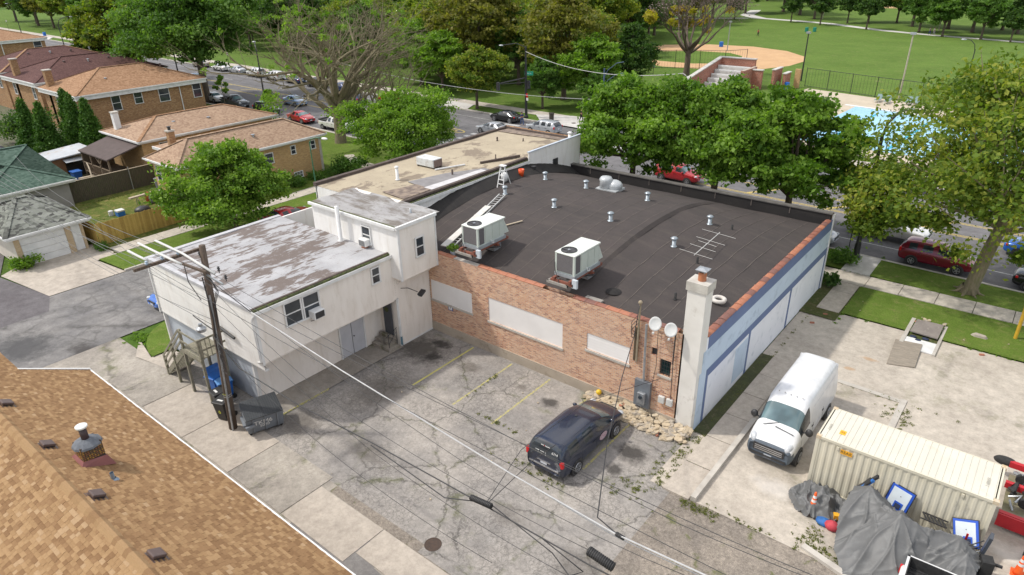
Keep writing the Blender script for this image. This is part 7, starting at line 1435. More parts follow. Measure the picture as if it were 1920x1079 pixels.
def sigh(t, x, y, z, dx=1, dy=0):
    h_ = MB(t).box(x-.17, x+.17, y-.15, y+.15, z, z+1.05).build('signal_head', black, t)
    for k, c in enumerate(('red_l', 'amber', 'green')):
        for s2 in (-1, 1): MB(t).tube([(x+dx*.16*s2, y+dy*.16*s2, z+.87-.33*k), (x+dx*.24*s2, y+dy*.24*s2, z+.87-.33*k)], .11, 10).build('signal_lens', mt('dead_lens', (.04, .04, .05), (.12, .13, .14), 20, r=.2), h_)
t = thing('traffic_signal', 'black traffic signal pole with mast arm on the park corner', 'traffic signal', (-56.7, 73.0, 0)); MB(t).tube([(-56.7, 73, 0), (-56.7, 73, 9.2)], [.19, .12], 12).build('pole', blackpaint, t); MB(t).lathe((-56.7, 73, 0), [(.32, 0), (.3, .3), (.2, .5)], 12).build('base', blackpaint, t)
MB(t).tube([(-56.7, 73, 5.3), (-57.9, 69.2, 5.0)], .07, 8).build('mast_arm', blackpaint, t); MB(t).tube([(-56.7, 73, 4.7), (-57.9, 69.2, 4.9)], .04, 8).build('mast_arm', blackpaint, t); sigh(t, -58.05, 68.9, 4.1); sigh(t, -56.35, 73.1, 3.9)
gs = MB(t).ob((-56.35, 73.2, 5.85), (1.15, .05, .5), rz=.5).build('street_name_sign', mt('sign_green', (.01, .32, .2), (.01, .28, .17), 3, r=.5), t); textmesh('6200 W', .2, 'lettering', white, t, frame_m(Vector((-56.33, 73.15, 5.85))-t.location, (1, .55, 0), (0, 0, 1)))
MB(t).tube([(-56.7, 73, 9.1), (-57.6, 72.2, 9.6), (-59.0, 71.4, 9.4)], .05, 8).build('lamp_arm', blackpaint, t); MB(t).ball((-59.3, 71.2, 9.35), (.35, .25, .1)).build('lamp_head', galv, t, True); MB(t).box(-56.6, -56.3, 72.85, 72.9, 2.8, 3.3).build('sign_plate', red_l, t); MB(t).box(-56.55, -56.25, 72.85, 72.9, 2.4, 2.75).build('sign_plate', white, t)
t = thing('traffic_signal', 'black traffic signal at the near corner behind the white wall end', 'traffic signal', (-38.2, 50.5, 0)); MB(t).tube([(-37.6, 50.2, 0), (-37.6, 50.2, 4.6)], .1, 10).build('pole', blackpaint, t); sigh(t, -37.3, 50.0, 2.9); sigh(t, -37.8, 50.5, 3.4)
t = thing('signal_lamp_post', 'blue grey double-armed lamp post above the corner tree', 'street lamp', (-46.9, 76.5, 0)); bg_ = mt('blue_grey_post', (.06, .1, .17), (.05, .08, .14), 3, r=.5); MB(t).tube([(-46.9, 76.5, 0), (-46.9, 76.5, 6.8)], [.15, .1], 10).build('pole', bg_, t)
for dz in (0, 1.3): MB(t).tube([(-46.9, 76.5, 4.4+dz), (-46.2, 76.2, 5.4+dz), (-44.6, 75.6, 6.4+dz), (-43.3, 75, 6.7+dz)], .05, 8).build('arm', bg_, t)
stw = mt('string_light_white', (.6, .6, .58), (.3, .3, .3), 14)
wire('string of white lamps from the signal pole across the road', [(-56.8, 73, 8.6), (-28.4, 60, 9.8), (-16, 54, 9.8)], .035, stw, sag=1.2)
wire('lower white lamp string between the lamp post and bare tree', [(-47.9, 76.2, 2.9), (-65, 66, 4.6), (-80, 58, 8)], .035, stw, sag=.3)
for x, y, h, c, lb_ in ((-9.75, 50.3, 2.6, 'white', 'parking sign on thin black post beside the thick lamp'), (-167, 58.4+18, 3, 'white', 'white sign on a post at far left beyond the road'), (-137, 77, 3, 'red', 'red topped sign near the far left verge'), (-286, 84, 3.2, 'white', 'pale sign at the top left edge')):
    t = thing('street_sign', lb_, 'sign', (x, y, 0)); MB(t).tube([(x, y, 0), (x, y, h)], .035, 6).build('post', black, t); MB(t).ob((x+.12, y-.04, h-.3), (.35, .03, .55), rz=.5).build('plate', white, t); MB(t).ob((x+.13, y-.07, h-.2), (.15, .02, .2), rz=.5).build('plate_mark', red_l, t)
t = thing('litter_bin', 'dark round litter bin on the far corner pavement', 'bin', (-52.8, 73.4, 0)); MB(t).lathe((-52.8, 73.4, .12), [(.3, 0), (.33, .85), (.36, .9), (.36, .98), (.1, 1.0)], 14).build('body', mt('bin_brown', (.06, .05, .04), (.045, .04, .03), 6), t)
for x, y, c, lb_ in ((-250, 82.3, bbl, 'blue bin on the pavement at the top left'), (-60.1, 199.5, mt('bin_green', (.01, .2, .14), (.01, .18, .12), 3), 'left dark green bin on the far lawn near the path'), (-58.3, 200.3, mt('bin_green', 0), 'right dark green bin on the far lawn near the path'), (-66, 158, bbl, 'blue bin by the bare tree at the infield'), (-35.6, 112.5, bbl, 'blue bin between the brick bleacher walls')):
    o = MB((x, y, 0)).ob((x, y, .6), (.75, .75, 1.15)).build('park_bin', c); bevel(o, .1); tag(o, lb_, 'bin')
# ------------------------------------------------------------------ park structures: bleachers, pool
BL = thing('brick_bleachers', 'red brick walled bleachers with concrete steps by the infield', 'bleachers', (-44, 108, 0))
MB(BL).add([(-46.9, 99.5, 0), (-46.9, 112.3, 0), (-46.4, 112.3, 0), (-46.4, 99.5, 0), (-46.9, 99.5, 2.2), (-46.9, 112.3, 4.2), (-46.4, 112.3, 4.2), (-46.4, 99.5, 2.2)], [(0, 1, 5, 4), (1, 2, 6, 5), (2, 3, 7, 6), (3, 0, 4, 7), (4, 5, 6, 7)]).build('end_wall', park_brick, BL)
MB(BL).box(-46.4, -40.8, 111.9, 112.4, 0, 4.2).build('back_wall', park_brick, BL); MB(BL).box(-40.8, -38.8, 110, 110.5, 0, 2.9).build('low_wall', park_brick, BL); MB(BL).box(-40.9, -40.4, 106.5, 112, 0, 3.2).build('end_wall', park_brick, BL)
for k in range(6): MB(BL).box(-46.3, -41, 104.5+k*1.2, 105.7+k*1.2, 0, .5+.5*k).build('concrete_tier', pale_m, BL); MB(BL).box(-46.3, -41, 104.5+k*1.2, 104.8+k*1.2, .5+.5*k, .7+.5*k).build('bench_seat', white, BL)
for x0, x1, y0, y1, z in ((-46.5, -40.7, 111.8, 112.5, 4.2), (-40.9, -38.7, 109.9, 110.6, 2.9)): MB(BL).box(x0, x1, y0, y1, z, z+.15).build('wall_cap', pale_m, BL)
MB(BL).bar((-46.65, 99.4, 2.27), (-46.65, 112.4, 4.27), .65, .14).build('wall_cap', pale_m, BL)
t = thing('brick_gate_piers', 'stepped red brick gate walls right of the bleachers', 'wall', (-36, 115, 0)); MB(t).box(-37.6, -37.2, 111, 114.5, 0, 3.0).build('pier', park_brick, t); MB(t).box(-36.2, -35.8, 112, 114.5, 0, 2.4).build('pier', park_brick, t); MB(t).box(-35.2, -34.4, 114.5, 115, 0, 2.9).build('pier', yel_brick, t); MB(t).box(-37.7, -37.1, 110.9, 114.6, 3.0, 3.12).build('cap', pale_m, t); MB(t).box(-36.3, -35.7, 111.9, 114.6, 2.4, 2.52).build('cap', pale_m, t)
def pfence(lab, pts, h, sp=3.0, m=blackpaint, mid=True, mesh=True):
    t = thing('park_fence', lab, 'fence', (*pts[0], 0)); 
    for a, c in zip(pts, pts[1:]):
        a, c = Vector((*a, 0)), Vector((*c, 0)); n = max(1, int((c-a).length/sp))
        for i in range(n+1): p = a.lerp(c, i/n); MB(t).tube([p, p+Vector((0, 0, h))], .05, 6).build('fence_post', m, t)
        MB(t).bar(a+Vector((0, 0, h-.1)), c+Vector((0, 0, h-.1)), .06).build('top_rail', m, t)
        if mid: MB(t).bar(a+Vector((0, 0, .2)), c+Vector((0, 0, .2)), .06).build('bottom_rail', m, t)
        if mesh:
            b = MB(t); k = int((c-a).length/.5)
            for i in range(k): p = a.lerp(c, i/k); b.tube([p, p+Vector((0, 0, h-.1))], .012, 3, False)
            tag(b.build('fence_mesh', m, t), kind='stuff')
    return t
pfence('black metal fence between the pool deck and the ball field', [(-34, 116.5), (-22.8, 113), (8, 105)], 3.0); pfence('dark backstop fence round the infield grass behind the bare tree', [(-74, 124), (-64, 121), (-52, 127), (-49.5, 131)], 3.4, 3.5); pfence('low dark fence at the players near the infield', [(-70, 119), (-60, 114.5)], 1.6, 1.2)
pfence('black fence along the pool behind the street trees', [(-36, 78), (14, 76)], 2.4, 2.5)
sheet('pool_deck', [(-36, 78.5), (14, 76.5), (10, 104.5), (-23, 112.6), (-33, 115)], .07, mt('deck_concrete', (.5, .43, .33), (.44, .38, .29), .5, r=.9, c3=(.4, .34, .26), sc3=1.2))
g = N('pool_water'); g.b.inputs['Roughness'].default_value = .05; g.b.inputs['IOR'].default_value = 1.33; x_ = g.ramp(g.noise(.25, 3), [(.3, (.14, .42, .62)), (.7, (.24, .52, .7))]); g.color(x_); g.bump(g.noise(4, 3), .25, .03); MATS['pool_water'] = g.m
sheet('swimming_pool_water', [(-24.5, 81.5), (8, 80), (6, 98.5), (-23.2, 104.2)], .1, g.m)
for k in range(4):
    x = -21+k*6.5; sheet('pool_lane_line', [(x, 82), (x+.35, 82), (x+1.6, 101.5-k*1.1), (x+1.25, 101.5-k*1.1)], .104, mt('lane_teal', (.03, .35, .5), (.03, .3, .45), 3))
strip('pool_coping', (-24.7, 104.5), (6.2, 98.8), -.5, .05, .16, white)
for k, (x, y) in enumerate(((-21.6, 109.9), (-20.3, 109.5), (-17.8, 110.3), (-16.9, 110.6))):
    t = thing('sun_lounger', ('left pair of pool loungers, far left one', 'left pair of pool loungers, its right one', 'right pair of pool loungers, its left one', 'right pair of pool loungers, far right one')[k], 'sun lounger', (x, y, .1), 0, 'loungers on the pool deck'); lm = mt('lounger_grey', (.2, .28, .28), (.16, .23, .23), 3)
    MB(t).ob((x, y-.5, .45), (.65, 1.4, .06)).build('seat', lm, t); MB(t).ob((x, y+.45, .72), (.65, .75, .06), rx=.8).build('backrest', lm, t)
    for dx in (-.28, .28):
        for dy in (-1.05, .1): MB(t).box(x+dx-.03, x+dx+.03, y+dy-.03, y+dy+.03, .1, .43).build('leg', white, t)
o = MB((-230, 118, 0)).box(-231, -214, 110, 118, 0, 5).build('park_house', park_brick); tag(o, 'red brick building glimpsed between trees at the top left', 'building')
# ------------------------------------------------------------------ people
def person(lab, x, y, rz, shirt, trouser, z=0, sit=False, hair=(.05, .03, .02), h=1.72, step=.25, group=None):
    t = thing('person', lab, 'person', (x, y, z), rz, group); s_ = h/1.72
    J = dict(p=(0, 0, .95), w=(0, 0, 1.1), ch=(0, 0, 1.35), n=(0, 0, 1.48), hd=(0, -.01, 1.58), ht=(0, 0, 1.68),
             hl=(.09, 0, .9), kl=(.1, -step*.5, .5), fl=(.1, -step, .06), tl=(.1, -step-.15, .04), hr=(-.09, 0, .9), kr=(-.1, step*.35, .5), fr=(-.1, step, .08), tr=(-.1, step-.15, .04),
             sl=(.18, 0, 1.38), el=(.24, .08, 1.12), al=(.24, -.05, .88), sr=(-.18, 0, 1.38), er=(-.24, -.03, 1.12), ar=(-.25, -.14, .9))
    RD = dict(p=.13, w=.12, ch=.14, n=.05, hd=.095, ht=.08, hl=.09, kl=.06, fl=.04, tl=.035, hr=.09, kr=.06, fr=.04, tr=.035, sl=.06, el=.042, al=.03, sr=.06, er=.042, ar=.03)
    E_ = [('p', 'w'), ('w', 'ch'), ('ch', 'n'), ('n', 'hd'), ('hd', 'ht'), ('p', 'hl'), ('hl', 'kl'), ('kl', 'fl'), ('fl', 'tl'), ('p', 'hr'), ('hr', 'kr'), ('kr', 'fr'), ('fr', 'tr'), ('ch', 'sl'), ('sl', 'el'), ('el', 'al'), ('ch', 'sr'), ('sr', 'er'), ('er', 'ar')]
    def skin(nm, keys, grow, m_, root):
        ks = [k for k in J if k in keys]; me = bpy.data.meshes.new(nm); me.from_pydata([Vector(J[k])*s_ for k in ks], [(ks.index(a), ks.index(b_)) for a, b_ in E_ if a in ks and b_ in ks], [])
        o = bpy.data.objects.new(nm, me); COL.objects.link(o); o.modifiers.new('skin', 'SKIN'); me.materials.append(m_)
        sv = me.skin_vertices[0].data
        for i, k in enumerate(ks): r_ = (RD[k]+grow)*s_; sv[i].radius = (r_, r_); sv[i].use_root = (k == root)
        q = o.modifiers.new('sub', 'SUBSURF'); q.levels = 1; q.render_levels = 1
        dg = bpy.context.evaluated_depsgraph_get(); m2 = bpy.data.meshes.new_from_object(o.evaluated_get(dg)); bpy.data.objects.remove(o); m2.name = nm
        o = bpy.data.objects.new(nm, m2); COL.objects.link(o); o.parent = t; return o
    skin('body', list(J), 0, mt('skin_tone', (.38, .2, .13), (.33, .17, .11), 3, r=.6), 'p'); skin('shirt', ['w', 'ch', 'sl', 'sr', 'el', 'er'], .022, shirt, 'ch'); skin('trousers', ['p', 'hl', 'kl', 'fl', 'hr', 'kr', 'fr'], .02, trouser, 'p')
    MB().ball((0, .02, 1.66*s_), (.1*s_, .11*s_, .09*s_), 10, 6).build('hair', mt('hair_%d' % int(hair[0]*100), hair, hair), t, True)
    return t
cl = {k: mt('cloth_'+k, c, tuple(v*.85 for v in c), 3, r=.9) for k, c in dict(navy=(.03, .05, .14), jean=(.06, .1, .22), black=(.02, .02, .02), red=(.5, .05, .05), yellow=(.6, .6, .1), grey=(.25, .25, .27), white=(.6, .6, .6), teal=(.1, .3, .4)).items()}
person('person in dark top and jeans crossing behind the black sedan', -54.6, 69.4, 1.2, cl['navy'], cl['jean'])
person('person in black clothes walking left of the group on the far corner', -49.2, 75.0, 2.0, cl['black'], cl['black'], .12); person('person in yellow top at the far corner beside the tree', -48.7, 76.0, 2.4, cl['yellow'], cl['grey'], .12); person('person in navy top in the middle of the corner group', -48.2, 76.7, .5, cl['navy'], cl['jean'], .12); person('person in red top nearest the tree in the corner group', -47.4, 76.4, 1, cl['red'], cl['black'], .12)
person('person standing left of three by the infield fence', -66.0, 121.8, 0, cl['navy'], cl['black'], .06); person('taller person in the middle of three by the infield fence', -65.0, 122.4, .5, cl['grey'], cl['black'], .06, h=1.85); person('small person in teal right of three by the infield fence', -63.6, 121.5, 1, cl['teal'], cl['jean'], .06, h=1.4)
person('person in red and black walking on the far lawn left side', -66.8, 182.5, 1, cl['red'], cl['black'], .06); person('person in grey on the park path, left of a pair', -32.2, 206.0, 1, cl['grey'], cl['navy'], .06); person('person in pink white on the park path, right of a pair', -31.3, 206.3, 1, cl['white'], cl['grey'], .06)
# ------------------------------------------------------------------ trees
def leafmat(name, a, b_, c, tr=.38):
    g = N(name); at = g.n('Attribute', attribute_name='tone'); cr = g.ramp(at, [(.0, a), (.5, b_), (1., c)], 2)
    g.t.links.new(at.outputs['Fac'], cr.inputs[0]); g.color(cr); g.b.inputs['Roughness'].default_value = .6; g.b.inputs['Specular IOR Level'].default_value = .25
    tl_ = g.n('BsdfTranslucent'); bt = g.n('Mix', data_type='RGBA', blend_type='MULTIPLY'); bt.inputs[0].default_value = 1; g.l(cr, 0, bt, 6); bt.inputs[7].default_value = (1.5, 1.7, .5, 1); g.t.links.new(bt.outputs[2], tl_.inputs[0])
    ms = g.n('MixShader'); ms.inputs[0].default_value = tr; g.l(g.b, 0, ms, 1); g.l(tl_, 0, ms, 2); g.l(ms, 0, g.o, 0); MATS[name] = g.m; return g.m
LM = dict(maple=leafmat('maple_leaves', (0.038, 0.097, 0.014), (0.107, 0.204, 0.022), (0.234, 0.364, 0.061)), dark=leafmat('dark_leaves', (0.023, 0.059, 0.015), (0.05, 0.107, 0.023), (0.102, 0.171, 0.037)), olive=leafmat('olive_leaves', (0.046, 0.091, 0.015), (0.127, 0.193, 0.025), (0.328, 0.326, 0.055)),
          bright=leafmat('bright_leaves', (0.061, 0.14, 0.015), (0.132, 0.235, 0.025), (0.225, 0.342, 0.063), .4), elm=leafmat('elm_leaves', (0.041, 0.097, 0.018), (0.091, 0.182, 0.032), (0.173, 0.278, 0.069)), autumn=leafmat('autumn_leaves', (0.2, 0.2, 0.02), (0.38, 0.33, 0.03), (0.5, 0.3, 0.06)), rusty=leafmat('rusty_leaves', (0.061, 0.097, 0.02), (0.158, 0.158, 0.03), (0.26, 0.24, 0.055)),
          cedar=leafmat('cedar_leaves', (0.025, 0.075, 0.012), (0.056, 0.134, 0.018), (0.102, 0.193, 0.032), .2))
bark = mt('grey_bark', (.14, .11, .08), (.09, .07, .055), 3, r=.95, stretch=(3, 3, .8), bump=.6); bark_l = mt('mossy_pale_bark', (.24, .2, .13), (.16, .14, .085), 3, r=.95, stretch=(3, 3, .8), bump=.6, c3=(.17, .19, .07), sc3=3)
def leafmesh(name, cen, crad, n, size, mat_, seed, flat=.7, up=.5):
    rng = np.random.default_rng(seed); k = len(cen); cen = np.array(cen); crad = np.array(crad)
    wgt = crad**2; ci = rng.choice(k, n, p=wgt/wgt.sum()); g_ = rng.normal(size=(n, 3)); g_ /= np.maximum(np.linalg.norm(g_, axis=1, keepdims=True), 1e-6)
    P = cen[ci]+rng.normal(size=(n, 3))*crad[ci][:, None]*np.array([.62, .62, flat*.55])
    nn = g_+rng.normal(size=(n, 3))*.55+np.array([0, 0, up]); nn /= np.linalg.norm(nn, axis=1, keepdims=True)
    t_ = rng.normal(size=(n, 3)); u = np.cross(nn, t_); u /= np.linalg.norm(u, axis=1, keepdims=True); v = np.cross(nn, u); s_ = size*rng.uniform(.45, 1.6, (n, 1))
    V = np.empty((n, 4, 3)); V[:, 0] = P-u*s_*.5; V[:, 1] = P+v*s_*.33+nn*s_*.08; V[:, 2] = P+u*s_*.5; V[:, 3] = P-v*s_*.33+nn*s_*.08
    me = bpy.data.meshes.new(name); me.vertices.add(4*n); me.vertices.foreach_set('co', V.reshape(-1)); me.loops.add(4*n); me.loops.foreach_set('vertex_index', np.arange(4*n)); me.polygons.add(n); me.polygons.foreach_set('loop_start', np.arange(0, 4*n, 4)); me.polygons.foreach_set('loop_total', np.full(n, 4))
    ct = rng.uniform(.15, .85, k); tone = np.clip(ct[ci]*.75+rng.uniform(-.1, .4, n), 0, 1)
    at = me.attributes.new('tone', 'FLOAT', 'POINT'); at.data.foreach_set('value', np.repeat(tone, 4).astype(np.float32)); me.materials.append(mat_); me.update(); return me
def branchy(b, p, d, L_, r_, depth, rng, tips, spread=.5, upb=.1, k=4):
    P = [p]; q = Vector(p); dd = Vector(d)
    for i in range(k):
        dd = (dd+Vector((rng.uniform(-.26, .26), rng.uniform(-.26, .26), rng.uniform(-.18, .2)+upb*.25))).normalized(); q = q+dd*(L_/k); P.append(q.copy())
    b.tube(P, [r_*(1-.45*i/k) for i in range(k+1)], 6 if r_ > .04 else 4, False)
    if depth <= 0: tips.append((P[-1], dd)); return
    for i in range(rng.choice((2, 3, 3)) if depth > 1 else 2):
        s_ = rng.choice((k, k-1, k-1, k-2)); nd = (dd+Vector((rng.gauss(0, spread), rng.gauss(0, spread), rng.gauss(0, spread*.6)+upb))).normalized()
        branchy(b, P[s_], nd, L_*rng.uniform(.6, .85), r_*.55*rng.uniform(.8, 1), depth-1, rng, tips, spread, upb, k if L_ > 1.2 else 3)
def tree(name, lab, x, y, H, rad, cb, seed, n, size, lm, bk=bark, lobes=11, lean=(0, 0), group=None, tr=None, flat=.55, sparse=1.4, top=1., z=0, limbs=True, off=(0, 0), shear=0):
    rng = random.Random(seed); t = thing(name, lab, 'tree', (x, y, z), 0, group); b = MB(); tr = tr or max(.09, H*.022)
    fork = Vector((lean[0], lean[1], cb+(H-cb)*.18)); C = []; CR = []; LC = []
    hz = (H-cb)/2; cz = cb+hz
    for i in range(lobes):
        a = 2*math.pi*(i*.618+rng.uniform(-.06, .06)); zz = -0.75+1.6*((i+.5)/lobes)
        rr = rad*(max(.15, 1-abs(zz+.1)**2.2*.75))*rng.uniform(.5, .82)*(1 if zz < .5 else .6)
        c = Vector((math.cos(a)*rr+lean[0]*1.6, math.sin(a)*rr+lean[1]*1.6, cz+zz*hz*.74)); lr = rad*rng.uniform(.3, .46)*(1 if zz < .4 else .85)
        LC.append((c+Vector((*off, min(0, c.x+.5)*shear)), lr))
    LC.append((Vector((lean[0]*1.8, lean[1]*1.8, H-rad*.35*top)), rad*.36))
    for c, lr in LC:
        for k in range(int(16*sparse)+4):
            g_ = Vector((rng.gauss(0, 1), rng.gauss(0, 1), rng.gauss(.25, .8))).normalized(); C.append(c+Vector((g_.x*lr, g_.y*lr, g_.z*lr*.75))*rng.uniform(.45, 1.2)); CR.append(lr*rng.uniform(.16, .4))
    b.tube([(0, 0, -.1), (lean[0]*.12, lean[1]*.12, .5), (lean[0]*.5, lean[1]*.5, fork.z*.55), fork], [tr*1.7, tr*1.15, tr, tr*.85], 12)
    trk = b.build('trunk', bk, t, True)
    if limbs:
        lb = MB()
        for c, lr in LC:
            m_ = fork.lerp(c, .5)+Vector((rng.uniform(-.3, .3), rng.uniform(-.3, .3), -.08*rad)); lb.tube([fork+Vector((0, 0, -rng.uniform(0, .3*fork.z))), m_, c], [tr*.5, tr*.32, tr*.12], 7, False)
            for k in range(4):
                e = c+Vector((rng.uniform(-1, 1), rng.uniform(-1, 1), rng.uniform(-.3, .9)))*lr*.9; lb.tube([m_.lerp(c, rng.uniform(.3, .95)), m_.lerp(e, .75)+Vector((0, 0, .1)), e], [tr*.15, tr*.09, tr*.04], 5, False)
        lb.build('limbs', bk, t, True)
    me = leafmesh('crown', [tuple(c) for c in C], CR, n, size, lm, seed, flat); o = bpy.data.objects.new('crown', me); COL.objects.link(o); o.parent = t; return t
gv = 'maples on the verge behind the black roof'
tree('street_tree', 'leafy street tree left of the bright red SUV behind the black roof', -26.7, 48.6, 11.2, 5.0, 3.6, 11, 46000, .27, LM['maple'], group=gv, lobes=13)
tree('street_tree', 'leafy street tree in the middle, right of the bright red SUV', -19.6, 48.6, 11.8, 5.3, 3.9, 12, 52000, .27, LM['maple'], group=gv, lobes=14)
tree('street_tree', 'leafy street tree behind the right corner of the black roof', -14.0, 48.7, 11.6, 4.7, 3.2, 13, 42000, .27, LM['maple'], group=gv, lobes=13)
MT = tree('maple_tree', 'big spreading maple with forked mossy trunk at the right edge', -2.0, 48.05, 14.4, 8.4, 4.0, 21, 33000, .25, LM['olive'], bark_l, 19, (.9, .3), tr=.36, sparse=1.0, off=(-1.7, -.6), shear=.55)
b = MB(); rng = random.Random(5); tips = []
for d in ((-.9, -.2, .35), (-.5, .6, .7), (.5, .3, .8), (.2, -.6, .8), (-.2, -.2, 1), (.9, 0, .5)): branchy(b, Vector((.9, .3, 4.2)), Vector(d).normalized(), 3.0, .17, 3, rng, tips, .38, .12)
b.build('limb_network', bark_l, MT, True); b = MB()
for a in range(7): b.tube([(math.cos(a*.9)*.3, math.sin(a*.9)*.3, .5), (math.cos(a*.9)*.6, math.sin(a*.9)*.6, .12), (math.cos(a*.9)*1.1, math.sin(a*.9)*1.1, .03)], [.16, .1, .03], 6, False)
tag(b.build('root_flare', bark_l, MT, True), kind='stuff')
me = leafmesh('crown', [(-6.2, -1.2, 3.6), (-5.4, -.2, 4.4), (-6.8, -.6, 4.5), (-4.2, -1.4, 4.6), (-2.6, -1.8, 4.9), (-.9, -1.5, 3.0), (2.2, -1.2, 3.4), (2.8, -.9, 3.8), (-7.2, 0, 5.6), (-6, 1, 6.2)], [1., 1.1, .9, .8, .8, .45, .5, .5, 1.1, 1.2], 9000, .26, LM['olive'], 77, .6); o = bpy.data.objects.new('low_foliage', me); COL.objects.link(o); o.parent = MT
tree('street_tree', 'bright green tree standing left of the beige roof', -51.4, 46.0, 8.2, 5.7, 1.2, 31, 52000, .22, LM['bright'], lobes=15, sparse=1.3)
tree('street_tree', 'bushy green tree in front of the nearest bungalow', -50.6, 26.3, 7.4, 4.8, .8, 32, 46000, .22, LM['bright'] if 0 else leafmat('fresh_leaves', (.05, .12, .014), (.12, .22, .025), (.25, .37, .06), .35), lobes=14, sparse=1.2)
tree('elm_tree', 'huge leafy elm standing by the road behind the orange roof', -105.2, 54.4, 20.5, 10.8, 5.5, 33, 80000, .4, LM['elm'], lobes=17, tr=.5, sparse=1.2)
tree('elm_tree', 'rounded olive green tree left of the huge elm', -131.5, 55.6, 17, 8.2, 3.0, 34, 34000, .5, LM['olive'], lobes=13)
tree('small_tree', 'yellow green bushy tree at the foot of the rounded tree', -143, 57, 7.0, 5.0, .6, 35, 14000, .45, LM['bright'], lobes=9)
for x, lb_ in ((-95.8, 'thin young tree in front of the grey pickup'), (-83.3, 'thin young tree with pale leaves near the red car')):
    tree('sapling', lb_, x, yst(x, -1.4), 5.2 if x < -90 else 4.5, 1.1, 2.2, int(-x), 1500, .25, LM['bright'], lobes=5, tr=.05)
# bare branching tree
BT = thing('bare_tree', 'wide bare-limbed tree with mossy branches standing by the main road', 'tree', (-66.6, 49.7, 0)); b = MB(); rng = random.Random(4); tips = []
for (dx, dy, h) in ((0, 0, 5.2), (.35, .1, 4.6)): b.tube([(dx, dy, -.1), (dx*1.5-.1, dy*1.2, 1.2), (dx*2-.2, dy, h*.6), (dx*3-.5, dy, h)], [.75 if dx == 0 else .4, .5 if dx == 0 else .36, .4, .32], 12, False)
b.build('trunk', bark_l, BT, True); b = MB()
for k in range(17):
    a = k*2*math.pi/17+rng.uniform(-.2, .2); el = rng.uniform(.3, 1.15); d = Vector((math.cos(a)*math.cos(el), math.sin(a)*math.cos(el), math.sin(el))); h0 = Vector((rng.uniform(-.6, .5), 0, rng.uniform(2.8, 5.2))); branchy(b, h0, d, rng.uniform(4.4, 6.0), .34, 5, rng, tips, .55, .06)
b.build('branches', bark_l, BT, True)
lf = [t_[0] for t_ in tips if rng.random() < .05]; me = leafmesh('crown', [tuple(p) for p in lf]+[(-7, -4, 4.5), (-6, -5, 3.8), (-8, -3.4, 5)], [.35]*len(lf)+[1.1, 1, .9], 3500, .26, LM['bright'], 9, .7); o = bpy.data.objects.new('crown', me); COL.objects.link(o); o.parent = BT
B2 = thing('bare_tree', 'second smaller bare-limbed tree right of the wide one', 'tree', (-62, 52, 0)); b = MB(); b.tube([(0, 0, 0), (.2, 0, 1.5), (.5, .2, 3.4)], [.4, .3, .26], 10, False).build('trunk', bark_l, B2, True); b = MB(); rng = random.Random(8); tips = []
for k in range(7):
    a = k*.9; d = Vector((math.cos(a)*.7+.15, math.sin(a)*.7, .75)).normalized(); branchy(b, Vector((.4, .1, 2.6+rng.random())), d, rng.uniform(3, 4.2), .17, 4, rng, tips, .45, .06)
b.build('branches', bark_l, B2, True)
B3 = thing('bare_tree', 'half bare tree with yellow leaves beside the brick bleachers', 'tree', (-52.5, 112, 0)); b = MB(); b.tube([(0, 0, 0), (.1, 0, 2), (.1, 0, 5)], [.7, .5, .42], 10, False).build('trunk', bark, B3, True); b = MB(); rng = random.Random(18); tips = []
for k in range(9):
    a = k*.72; d = Vector((math.cos(a)*.75, math.sin(a)*.75, .7)).normalized(); branchy(b, Vector((0, 0, 4+rng.random()*1.5)), d, rng.uniform(4.5, 6), .26, 5, rng, tips, .4, .08)
b.build('branches', bark, B3, True)
ps_ = [t_[0] for t_ in tips]; left = [tuple(p) for p in ps_ if (p.x < -2 or rng.random() < .12) and p.z < 11][:160]; me = leafmesh('crown', left, [.5]*len(left), 6000, .38, LM['autumn'], 3, .7); o = bpy.data.objects.new('crown', me); COL.objects.link(o); o.parent = B3
me = leafmesh('twigs', [tuple(p) for p in ps_], [.6]*len(ps_), 5000, .2, leafmat('grey_pink_twigs', (.16, .12, .12), (.22, .17, .16), (.28, .22, .2), .1), 3, .9); o = bpy.data.objects.new('twigs', me); COL.objects.link(o); o.parent = B3
# tall hedge conifers
for k, (x, y, h, r_) in enumerate(((-88.6, 24.9, 6.6, 1.5), (-86.0, 25.6, 6.3, 1.45), (-88.2, 29.0, 7.0, 1.4), (-85.6, 28.6, 6.9, 1.5), (-83.4, 29.2, 6.4, 1.45))):
    t = thing('cedar_tree', ('narrow dark cedar, leftmost of five', 'narrow dark cedar, front second from left of five', 'narrow dark cedar, behind the gap of the two front ones', 'narrow dark cedar, broad one fourth from left', 'narrow dark cedar, rightmost of five beside the brick house')[k], 'tree', (x, y, 0), 0, 'narrow cedars by the backyard shed')
    MB().tube([(0, 0, 0), (0, 0, h*.9)], [.12, .03], 6).build('trunk', bark, t); rg = random.Random(k); C = []; CR = []
    for i in range(150):
        f = rg.random(); rr = r_*(1-f**1.5)*.95 if f > .12 else r_*.85; a = rg.uniform(0, 6.28); C.append((math.cos(a)*rr*.85, math.sin(a)*rr*.85, .15+f*h)); CR.append(.42*(1.1-f*.6))
    me = leafmesh('crown', C, CR, 20000, .19, LM['cedar'], 50+k, 1.1, .1); o = bpy.data.objects.new('crown', me); COL.objects.link(o); o.parent = t
